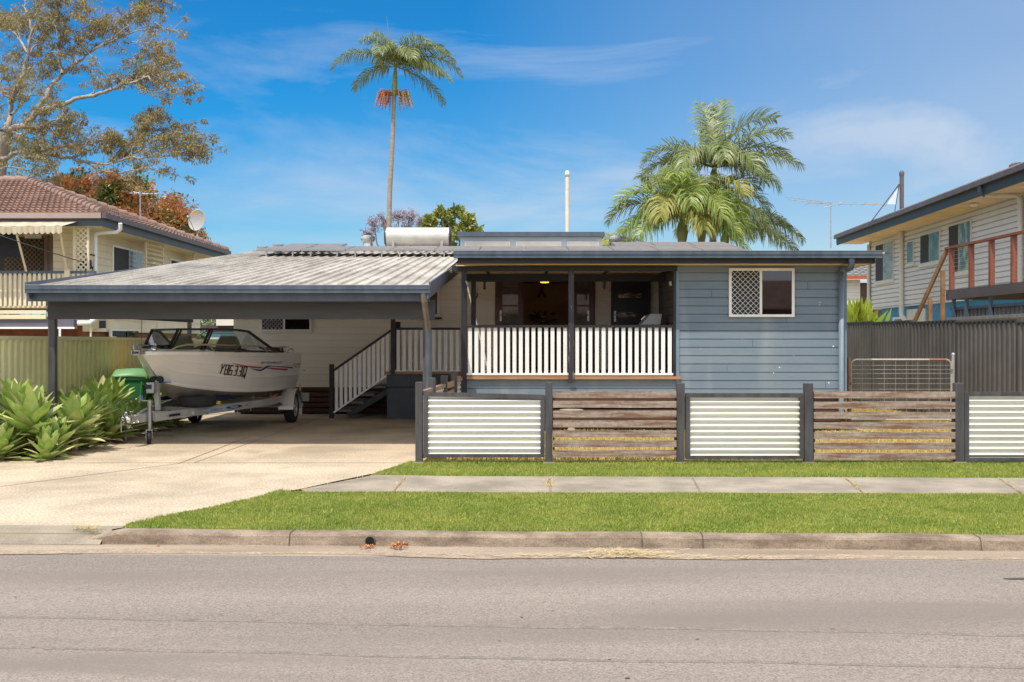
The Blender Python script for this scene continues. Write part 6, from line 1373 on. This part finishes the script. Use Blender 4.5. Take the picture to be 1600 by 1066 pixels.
for i, (px, py, y, r_, h, lb) in enumerate(AG): agave((min(XA(px, y), -6.35 if y > 13.7 else 0), y, 0), r_ * 1.02, h * 1.15, lb, 100 + i, 44)
# ================================================================ LEAF CLOUDS
def leafcloud(name, centers, radii, per, size, mat, parent=None, droop=.0, squash=1.0, asp=.42, seed=1, loc=(0, 0, 0), shell=0.0, **kw):
    rg = np.random.default_rng(seed); C_ = np.repeat(np.array(centers, float), per, 0); Rr = np.repeat(np.array(radii, float), per); n = len(C_)
    d = rg.normal(size=(n, 3)); d /= np.linalg.norm(d, axis=1, keepdims=True); rr = rg.uniform(shell ** 3, 1, n) ** (1 / 3.) * Rr; pos = C_ + d * rr[:, None] * np.array([1, 1, squash])
    a = rg.normal(size=(n, 3)); a[:, 2] -= droop * 2; a += d * .6; a /= np.linalg.norm(a, axis=1, keepdims=True); b = np.cross(a, rg.normal(size=(n, 3))); b /= np.linalg.norm(b, axis=1, keepdims=True)
    L = (size * rg.uniform(.6, 1.35, n))[:, None]; Wd = L * asp
    V = np.stack([pos, pos + a * L * .5 + b * Wd * .5, pos + a * L, pos + a * L * .5 - b * Wd * .5], 1).reshape(-1, 3); F = np.arange(4 * n).reshape(-1, 4)
    return bulk(name, V, F, mat, parent=parent, loc=loc, **kw)
def branch(mb, p, q, r0, r1, wob=.12, k=6, rg=random):
    pts = []; rs = []; L = (q - p).length
    for i in range(k + 1):
        t = i / k; o = Vector((rg.uniform(-1, 1), rg.uniform(-1, 1), rg.uniform(-1, 1))) * wob * L * .25 * (0 if i in (0, k) else 1); pts.append(p.lerp(q, t) + o); rs.append(r0 + (r1 - r0) * t)
    mb.tube(pts, rs, 6, cap=False); return pts
m_bark = M('gum_bark', (.30, .25, .21), .85, col2=(.42, .37, .32), vs=3, stretch=(2, 2, .5))
m_gum = M('gum_leaf', (.22, .20, .065), .6, col2=(.34, .27, .12), vs=.5, island=.4, icol=(.36, .26, .15), trans=.25)
def gum():
    Y = 46.0; t = thing('gum_tree', 'large spreading gum tree with grey limbs behind the tiled house', 'tree', (XA(-8, Y), Y, 0)); rg = random.Random(11); wood = MB(); cl = []; cr = []
    def path(pts, r0, r1, dep=0.0, foliage=.0, side=1, twig=1.0, tipf=1):
        Q = [P(x, y, Y + dep * i / max(1, len(pts) - 1) + rg.uniform(-.3, .3)) for i, (x, y) in enumerate(pts)]; n = len(Q)
        # refine
        out_ = []
        for a, b in zip(Q, Q[1:]):
            for k in range(4): out_.append(a.lerp(b, k / 4) + Vector((rg.uniform(-1, 1), rg.uniform(-1, 1), rg.uniform(-1, 1))) * .05)
        out_.append(Q[-1]); m = len(out_); rs = [r0 + (r1 - r0) * (i / (m - 1)) ** .8 for i in range(m)]; wood.tube(out_, rs, 8, cap=False)
        for i in range(m):
            f = i / (m - 1)
            if f < foliage: continue
            if rg.random() < .60 * twig:
                p = out_[i]; L = rg.uniform(.6, 1.9) * (1.15 - .5 * f); az = rg.uniform(-1, 1); up = rg.uniform(-.35, 1.0)
                q = p + Vector((rg.uniform(-.5, 1.0) * .9, rg.uniform(-1, 1) * .9, up)).normalized() * L; pp = branch(wood, p, q, rs[i] * .5 + .008, .008, .25, 5, rg)
                for _ in range(rg.choice((2, 3, 4))):
                    e = pp[rg.randint(2, 5)]; q2 = e + Vector((rg.uniform(-.5, .9), rg.uniform(-.8, .8), rg.uniform(-.3, .7))).normalized() * rg.uniform(.3, .9); branch(wood, e, q2, .012, .005, .2, 3, rg); cl.append(q2); cr.append(rg.uniform(.14, .34))
                cl.append(q); cr.append(rg.uniform(.16, .38))
        if tipf: cl.append(Q[-1]); cr.append(.3)
    path([(-8, 420), (-5, 330), (0, 250), (10, 205)], .42, .30, 0, 1.1, tipf=0)
    path([(10, 205), (40, 195), (62, 172), (92, 164), (128, 152), (165, 145), (200, 130), (232, 121), (250, 134), (272, 138)], .16, .02, -3, .45)
    path([(165, 145), (195, 128), (215, 112), (236, 90), (262, 92)], .05, .015, -2, .3); path([(200, 130), (222, 118), (245, 117), (268, 118)], .04, .012, -2, .2)
    path([(40, 195), (66, 160), (86, 128), (97, 116), (120, 98), (150, 76), (190, 58), (232, 42)], .14, .02, 2, .4)
    path([(97, 116), (92, 95), (94, 72), (88, 45), (92, 20), (85, -10)], .07, .02, 1, .3)
    path([(120, 98), (112, 78), (125, 60), (148, 52), (165, 30), (185, 15)], .05, .015, 1, .3)
    path([(150, 76), (172, 62), (200, 40), (232, 22), (238, 8)], .05, .012, 1, .5); path([(232, 42), (236, 25), (238, 12)], .02, .01, 0, .0)
    path([(10, 205), (18, 180), (16, 155), (2, 138), (-20, 120)], .15, .05, 1, .4); path([(16, 160), (30, 135), (38, 110), (42, 85), (50, 50), (60, 25), (70, -15)], .12, .03, -1, .35)
    path([(42, 85), (30, 62), (18, 48), (-5, 40)], .06, .02, 2, .3); path([(42, 85), (60, 66), (85, 45)], .05, .015, 2, .3); path([(50, 50), (42, 20), (35, -15)], .06, .02, 1, .3)
    path([(0, 250), (25, 238), (60, 236), (95, 228), (125, 232), (150, 222), (175, 212)], .12, .02, -1, .3)
    path([(60, 236), (95, 246), (130, 252), (165, 258), (200, 248), (240, 245), (275, 245), (300, 232), (308, 250)], .08, .012, -3, .35, twig=1.1)
    path([(130, 252), (160, 268), (190, 272), (225, 262), (250, 268)], .05, .01, -3, .2); path([(165, 258), (190, 232), (215, 212), (228, 195), (232, 190)], .045, .01, -2, .3)
    path([(200, 248), (228, 228), (255, 215), (275, 208)], .03, .01, -2, .3); path([(-20, 270), (10, 262), (45, 265), (80, 262)], .07, .02, -2, .2)
    path([(10, 205), (35, 210), (60, 200), (85, 188), (110, 182)], .07, .02, -2, .2); path([(18, 180), (45, 150), (60, 120), (75, 95)], .06, .02, 3, .2); path([(0, 250), (-15, 215), (-30, 180)], .1, .04, 2, .3)
    # dense foliage masses on the left
    for _ in range(210):
        x = rg.gauss(25, 62); y = rg.choice((rg.gauss(115, 28), rg.gauss(228, 30), rg.gauss(250, 24), rg.gauss(150, 35), rg.gauss(30, 22)))
        if x > 150 or y > 288: continue
        if (x > 95 and 150 < y < 195): continue
        cl.append(P(x, y, Y + rg.uniform(-3, 3))); cr.append(rg.uniform(.2, .55))
    for (x, y, n_, s_) in ((232, 18, 9, 9), (165, 40, 8, 12), (150, 40, 6, 12), (228, 188, 6, 8), (268, 205, 5, 8), (300, 228, 6, 7), (155, 225, 10, 14), (120, 200, 8, 14), (185, 235, 7, 10), (250, 85, 5, 12), (130, 5, 8, 14), (90, 250, 10, 14), (60, 235, 8, 12)):
        for _ in range(n_): cl.append(P(rg.gauss(x, s_), rg.gauss(y, s_ * .7), Y + rg.uniform(-1, 1))); cr.append(rg.uniform(.15, .4))
    wood.build('trunk', m_bark, t); per = 62; cr = [c_ * .85 for c_ in cr]; leafcloud('crown', cl, cr, per, .165, m_gum, t, droop=.6, asp=.22, seed=3, squash=.75)
gum()
def roundtree(name, label, cat, Y, base_px, blobs, mat, nleaf, size, asp=.45, trunk_r=.16, seed=1, cl_r=(.25, .5), ncl=9, wood_mat=None, droop=0, tw=True):
    rg = random.Random(seed); x0 = XA(base_px, Y); t = thing(name, label, cat, (x0, Y, 0)); wood = MB(); cl = []; cr = []; top = max(P(0, b[1], Y).z for b in blobs); fork = Vector((x0, Y, max(1.0, top * .42)))
    wood.tube([(x0, Y, -.1), (x0 + .1, Y, fork.z * .5), fork], [trunk_r * 1.3, trunk_r, trunk_r * .85], 8)
    for (px, py, rp) in blobs:
        c = P(px, py, Y + rg.uniform(-1.2, 1.2)); rr_ = rp * Y / FPX; branch(wood, fork, c, trunk_r * .5, .03, .2, 5, rg)
        for _ in range(ncl):
            d = Vector((rg.gauss(0, 1), rg.gauss(0, 1), rg.gauss(0, 1))).normalized(); q = c + d * rr_ * rg.uniform(.45, 1.0)
            if tw: branch(wood, c, q, .03, .01, .2, 3, rg)
            cl.append(q); cr.append(rr_ * rg.uniform(*cl_r))
    wood.build('trunk', wood_mat or m_bark, t); leafcloud('crown', cl, cr, nleaf, size, mat, t, asp=asp, seed=seed, droop=droop); return t
m_mango = M('mango_leaf', (.13, .20, .045), .5, col2=(.80, .36, .14), vs=1.1, island=.3, icol=(.80, .62, .30), trans=.3, lo=.46, hi=.54)
rg = random.Random(5); bl = []
for _ in range(60):
    x = rg.uniform(95, 305); top_ = np.interp(x, [90, 120, 170, 230, 270, 310], [282, 268, 270, 290, 315, 352]); y = rg.uniform(top_ + 8, top_ + 75); bl.append((x, y, rg.uniform(16, 26)))
roundtree('mango_tree', 'dense mango tree flushed with orange new leaves behind the tiled roof', 'tree', 48, 200, bl, m_mango, 80, .17, cl_r=(.45, .8), seed=21, ncl=12, trunk_r=.25, tw=False)
m_gr2 = M('citrus_leaf', (.16, .22, .04), .5, col2=(.32, .34, .07), vs=1.5, island=.4, icol=(.42, .38, .09), trans=.15)
bl = [(672, 345, 9), (690, 333, 11), (712, 332, 12), (730, 344, 12), (742, 358, 12), (700, 350, 13), (722, 362, 13), (668, 358, 9), (708, 375, 14), (735, 378, 12), (684, 368, 10), (705, 392, 14)]
roundtree('leafy_tree', 'round olive green tree above the hot water tank', 'tree', 46, 708, bl, m_gr2, 46, .20, asp=.5, seed=31, ncl=9, cl_r=(.22, .42))
m_jac = M('jacaranda_bloom', (.34, .27, .33), .7, col2=(.46, .40, .52), vs=1, island=.3, icol=(.30, .22, .16), trans=.2)
bl = [(585, 352, 13), (600, 345, 12), (622, 338, 13), (640, 338, 13), (655, 348, 9), (575, 366, 10), (610, 360, 14), (636, 360, 13)]
roundtree('jacaranda_tree', 'sparse purplish jacaranda behind the tall palm trunk', 'tree', 56, 612, bl, m_jac, 22, .13, asp=.3, seed=41, ncl=26, cl_r=(.15, .35), wood_mat=M('jac_bark', (.26, .21, .20), .9))
# ================================================================ PALMS
m_fr = M('palm_leaflet', (.15, .21, .05), .42, col2=(.26, .29, .085), vs=1.5, island=.4, icol=(.30, .33, .16), trans=.25, spec=.6)
m_fr2 = M('palm_leaflet_bright', (.16, .25, .035), .42, col2=(.24, .32, .05), vs=1.5, island=.4, icol=(.42, .42, .10), trans=.3, spec=.6)
m_fry = M('palm_leaflet_yellow', (.38, .36, .09), .5, col2=(.28, .32, .07), vs=1.5, island=.3, icol=(.5, .42, .15), trans=.3)
m_trk = M('palm_trunk', (.28, .22, .17), .85, col2=(.38, .32, .26), vs=3, stretch=(1, 1, 4)); m_cs = M('crownshaft', (.17, .20, .055), .5, col2=(.24, .25, .08), vs=2)
def frond(t, base, az, el, L, leaf, sag, mat, seed, wind=(0, 0), tilt=0.0, npin=84, droop=.5, name='frond'):
    rg = np.random.default_rng(seed); d = Vector((math.cos(az), math.sin(az), 0)); k = 24; pts = [Vector(base)]; e = el
    for i in range(k): 
        tg = d * math.cos(e) + Vector((0, 0, math.sin(e))) + Vector((wind[0], wind[1], 0)) * (i / k) * .6; pts.append(pts[-1] + tg.normalized() * (L / k)); e -= sag / k * (0.5 + 1.3 * i / k)
    def rp(u): x = u * k; i = min(int(x), k - 1); return pts[i].lerp(pts[i + 1], x - i), (pts[i + 1] - pts[i]).normalized()
    V = []; F = []
    for i in range(npin):
        u = .10 + .90 * i / (npin - 1); p, tg = rp(u); sd = tg.cross(Vector((0, 0, 1))); sd = sd.normalized() if sd.length > .05 else Vector((-d.y, d.x, 0)); up = sd.cross(tg).normalized()
        ll = leaf * (math.sin(math.pi * (.10 + .86 * u)) ** .55) * rg.uniform(.88, 1.08)
        for sg in (1, -1):
            v = (sd * sg * (.85) + tg * (.45 + .45 * u + rg.normal() * .12) + up * (.30 + tilt * sg + rg.normal() * .28)).normalized(); w = tg.cross(v).cross(v).normalized() * leaf * .019; p0 = p; q1 = p0 + v * ll * .35; v2 = (v + Vector((wind[0] * .5, wind[1] * .5, -droop * rg.uniform(.6, 1.3)))).normalized(); q2 = q1 + v2 * ll * .35; v3 = (v2 + Vector((wind[0] * .4, wind[1] * .4, -droop * 1.6))).normalized(); q3 = q2 + v3 * ll * .32
            b = len(V); V += [p0 - w * .5, p0 + w * .5, q1 + w, q1 - w, q2 + w * .8, q2 - w * .8, q3 + w * .1, q3 - w * .1]; F += [(b, b + 1, b + 2, b + 3), (b + 3, b + 2, b + 4, b + 5), (b + 5, b + 4, b + 6, b + 7)]
    fo = bulk(name, np.array([tuple(v) for v in V]), F, mat, parent=t)
    rb = MB(); rb.tube(pts, [L * .012 * (1 - .85 * i / k) for i in range(k + 1)], 5, cap=False); rb.build('midrib', m_cs, fo); return fo
def palm(name, label, Y, path, r0, r1, fronds, leafmat=m_fr, shaft=None, fruit=None, group=None, leaf=.75):
    Q = [P(x, y, Y) for x, y in path]; t = thing(name, label, 'palm', (Q[0].x, Y, 0), group); mb = MB(); n = len(Q); pts = []; rs = []
    for i in range(61):
        u = i / 60 * (n - 1); j = min(int(u), n - 2); pts.append(Q[j].lerp(Q[j + 1], u - j)); rr_ = r0 + (r1 - r0) * i / 60; rs.append(rr_ * (1.0 + (.05 if i % 2 else 0)))
    mb.tube(pts, rs, 12, cap=False); mb.build('trunk', m_trk, t); top = Q[-1]
    if shaft:
        mb = MB(); s1 = P(shaft[0], shaft[1], Y); mb.tube([top - Vector((0, 0, .1)), top.lerp(s1, .3), top.lerp(s1, .8), s1], [r1 * 1.1, r1 * 1.5, r1 * 1.0, r1 * .5], 10); mb.build('crownshaft', m_cs, t); top = s1
    if fruit:
        for (sx, mt) in fruit:
            b0 = Q[-1]; V = MB(); rg = random.Random(4)
            for i in range(40):
                a = rg.uniform(-1, 1); e1 = b0 + Vector((sx * rg.uniform(.15, .68), rg.uniform(-.35, .35), rg.uniform(-.05, .22))); e2 = e1 + Vector((sx * rg.uniform(.0, .18), 0, -rg.uniform(.35, .8))); V.tube([b0 + Vector((sx * .05, 0, .0)), e1, e2], [.018, .014, .009], 4, cap=False)
                for j in range(6):
                    q = e1.lerp(e2, j / 6); V.bar(q - Vector((.02, 0, .02)), q + Vector((.02, 0, .02)), .035, .035)
            V.build('fruit_cluster', mt, t)
    for i, (az, el, L, sag, *rest) in enumerate(fronds):
        o = dict(rest[0]) if rest else {}; mt = o.pop('mat', leafmat); lf_ = o.pop('leaf', leaf)
        frond(t, top + Vector((0, 0, o.pop('dz', 0))), R(az), R(el), L, lf_, R(sag), mt, hash((name, i)) % 1000 if 0 else 17 * i + len(label), **o)
    return t
m_fru = M('orange_fruit', (.52, .20, .07), .7, col2=(.40, .13, .05), vs=4); m_fru2 = M('tan_fruit', (.50, .33, .18), .7, col2=(.38, .24, .13), vs=4)
wd = (.25, 0)
# tall single palm (image x = +X ; az 0 points right, 180 left, 90 away, 270 towards camera)
palm('palm_tree', 'very tall slender palm with orange fruit above the hot water tank', 45, [(604, 560), (606, 420), (609, 300), (613, 230), (616, 148)], .12, .085,
     [(0, 30, 3.3, 95, dict(droop=1.0, wind=wd)), (10, 64, 2.9, 120, dict(droop=.9, wind=wd)), (180, 38, 3.2, 95, dict(droop=1.1)), (205, 66, 2.0, 80, dict(droop=.6, wind=wd)), (350, 45, 3.1, 105, dict(droop=1.1, wind=wd)), (-20, 8, 2.9, 60, dict(droop=.9)), (170, -2, 2.2, 55, dict(droop=.9)), (60, 50, 2.4, 90, {}), (300, 40, 2.2, 100, dict(droop=.8)), (250, 55, 1.9, 110, {}), (120, 55, 2.2, 100, {}), (20, -15, 2.7, 45, dict(droop=.9)), (330, 70, 2.3, 110, {}), (160, 78, 2.0, 50, {}), (40, 30, 2.6, 70, dict(droop=.8))],
     shaft=(618, 104), fruit=[(-1, m_fru), (1, m_fru2)], leaf=.82)
mb = MB(); mb.tube([P(618, 104, 45), P(609, 68, 45), P(604, 26, 45)], [.04, .02, .006], 6); o_ = mb.build('spear_leaf', m_cs, [o for o in COL.objects if o.name == 'palm_tree'][0])
G_ = 'palms behind the house'
palm('palm_tree', 'tallest leafy palm of the clump behind the right of the roof', 34, [(1112, 520), (1114, 400), (1114, 300)], .13, .11,
     [(0, 42, 2.7, 80, dict(droop=.5)), (-12, 22, 2.9, 52, dict(droop=.8)), (12, 68, 3.0, 70, dict(droop=.3, tilt=.3)), (60, 82, 2.6, 30, {}), (110, 82, 2.5, 30, {}), (180, 42, 2.7, 90, dict(droop=.5)), (165, 25, 2.6, 70, dict(droop=.8)), (200, 10, 2.4, 60, dict(droop=1.0)), (335, 5, 2.4, 60, dict(droop=1.0)), (270, 45, 2.2, 110, dict(droop=.8)), (300, 30, 2.4, 100, dict(droop=.9)), (230, 35, 2.4, 100, dict(droop=.9)), (30, 30, 2.6, 90, dict(droop=.8)), (130, 50, 2.4, 90, {}), (350, 52, 2.8, 70, dict(droop=.5))],
     shaft=(1116, 262), leaf=.88, leafmat=m_fr)
mb = MB(); mb.tube([P(1096, 250, 34), P(1094, 195, 34), P(1093, 148, 34)], [.035, .02, .005], 6); mb.build('spear_leaf', m_cs, [o for o in COL.objects if o.name == 'palm_tree.001'][0])
palm('palm_tree', 'bright green shorter palm with fanned drooping fronds just behind the roof', 31, [(1062, 520), (1064, 440), (1066, 372)], .13, .12,
     [(185, 55, 2.36, 105, dict(droop=.35, tilt=.2)), (170, 35, 2.47, 85, dict(droop=.5, mat=m_fr)), (195, 15, 2.15, 75, dict(droop=.8)), (10, 50, 2.36, 110, dict(droop=.6)), (350, 25, 2.47, 100, dict(droop=.9)), (270, 60, 2.15, 130, dict(droop=.6)), (300, 40, 2.25, 110, dict(droop=.8)), (240, 45, 2.15, 120, dict(droop=.7, mat=m_fry)), (285, 20, 1.82, 90, dict(droop=.9, mat=m_fry)), (320, 15, 2.15, 80, dict(droop=1.0)), (90, 70, 2.36, 60, {}), (130, 70, 2.36, 70, dict(mat=m_fr)), (45, 68, 2.47, 80, dict(mat=m_fr)), (215, 5, 1.94, 60, dict(droop=1.0)), (255, 75, 2.25, 100, {}), (330, -5, 2.36, 60, dict(droop=1.0))],
     shaft=(1066, 340), leaf=.95, leafmat=m_fr2)
palm('palm_tree', 'low palm with a long drooping frond arching to the right', 36, [(1128, 520), (1130, 440), (1132, 380)], .13, .11,
     [(0, 22, 2.9, 66, dict(droop=1.1)), (-8, 40, 2.5, 90, dict(droop=1.1)), (12, 12, 2.9, 60, dict(droop=1.2)), (180, 40, 2.0, 100, dict(droop=.9)), (270, 30, 2.2, 90, dict(droop=1.0)), (320, 20, 2.4, 80, dict(droop=1.0)), (90, 40, 2.2, 80, {})],
     shaft=(1134, 362), leaf=.9, leafmat=m_fr)
palm('palm_tree', 'small yellowish palm showing beside the grey ventilator', 32, [(962, 520), (962, 430), (963, 388)], .08, .07,
     [(0, 45, 1.1, 100, {}), (180, 40, 1.1, 100, {}), (60, 70, 1.1, 70, {}), (120, 65, 1.0, 80, {}), (300, 50, 1.0, 110, {}), (240, 50, 1.0, 110, {}), (200, 20, 1.0, 60, {}), (340, 20, 1.0, 60, {}), (270, 30, .9, 90, {})], leaf=.36, leafmat=m_fry)
# bright bush in the right hand gap
m_bush = M('bright_bush', (.30, .38, .03), .5, col2=(.42, .48, .06), vs=2, island=.3, icol=(.20, .33, .04), trans=.3)
def strap_bush(c, H, W_, n, label, seed):
    rg = random.Random(seed); t = thing('bush', label, 'bush', c); mb = MB(); c = Vector(c)
    for i in range(n):
        x = rg.gauss(0, W_ * .4); b = c + Vector((x, rg.uniform(-.3, .3), H * rg.uniform(.0, .7))); d = Vector((rg.gauss(x * .4, .25), rg.gauss(0, .3), 1)).normalized(); L = H * rg.uniform(.14, .26); s_ = d.cross(Vector((0, 1, 0))).normalized() * L * .09
        mb.add([b, b + d * L * .5 + s_, b + d * L, b + d * L * .5 - s_], [(0, 1, 2, 3)])
    mb.build('leaves', m_bush, t); s = MB()
    for i in range(5): x = rg.uniform(-.3, .3) * W_; s.tube([c + Vector((x, 0, 0)), c + Vector((x * 1.3, 0, H * .8))], .02, 5)
    s.build('stem', m_wood, t)
y = 31; strap_bush((XA(1340, y), y, 0), ZA(452, y), .45, 1300, 'bright lime green leafy bush above the dark fence beside the blue house', 9)
y = 42; strap_bush((XA(1374, y), y, 0), ZA(480, y), .5, 500, 'small yellow green bush below the corner of the right house', 12)
# background hedge line far away so that gaps never show a bare horizon
m_far = M('far_foliage', (.05, .075, .03), .8, col2=(.10, .12, .045), vs=.3, island=.3, icol=(.14, .15, .06))
rgx = np.random.default_rng(77); cc = [(rgx.uniform(-90, 90), rgx.uniform(85, 110), rgx.uniform(.5, 3.4)) for _ in range(500)]; leafcloud('distant_trees', cc, [1.9] * 500, 60, .7, m_far, seed=8, label='low line of distant trees beyond the houses', cat='trees', kind='stuff')
palm('palm_tree', 'palm between the two tallest of the clump with fronds hanging over the roof edge', 33, [(1092, 520), (1094, 430), (1096, 372)], .12, .11,
     [(0, 40, 2.5, 105, dict(droop=.7)), (20, 62, 2.5, 100, dict(droop=.5)), (340, 15, 2.4, 80, dict(droop=1.0)), (180, 35, 2.3, 95, dict(droop=.8, mat=m_fr2)), (270, 40, 2.1, 120, dict(droop=.8, mat=m_fr2)), (300, 20, 2.1, 90, dict(droop=1.0)), (230, 30, 2.1, 100, dict(droop=.9)), (310, 60, 2.1, 120, dict(droop=.6, mat=m_fry)), (150, 60, 2.4, 90, {}), (90, 60, 2.4, 80, {}), (200, 5, 2.0, 60, dict(droop=1.0))],
     shaft=(1098, 325), leaf=.9, leafmat=m_fr)
# ================================================================ HOUSE ACROSS THE STREET (stands behind the camera; seen in the window panes)
op = thing('opposite_house', 'brown brick house across the street reflected in the window panes', 'house', (10, -17, 0))
m_ob = M('opposite_brick', (.17, .07, .045), .8, col2=(.24, .11, .07), vs=3)
mb = MB(); mb.box(-6, 24, -22, -17, 0, 3.2); mb.build('wall', m_ob, op)
mb = MB(); mb.prism([(-7, -16.3, 3.15), (25, -16.3, 3.15), (22, -19.5, 4.7), (-4, -19.5, 4.7)], (0, -.1, .1)); mb.build('roof', m_tile, op)
for x in (-3, 3, 9, 14.5, 20):
    mb = MB(); mb.box(x, x + 1.9, -16.98, -16.9, .9, 2.3); w_ = mb.build('window', m_white, op); mb = MB(); mb.box(x + .1, x + .9, -16.9, -16.88, 1, 2.2); mb.build('pane', m_glassg, w_); mb = MB(); mb.box(x + 1.0, x + 1.8, -16.9, -16.88, 1, 2.2); mb.build('pane', m_glassg, w_)
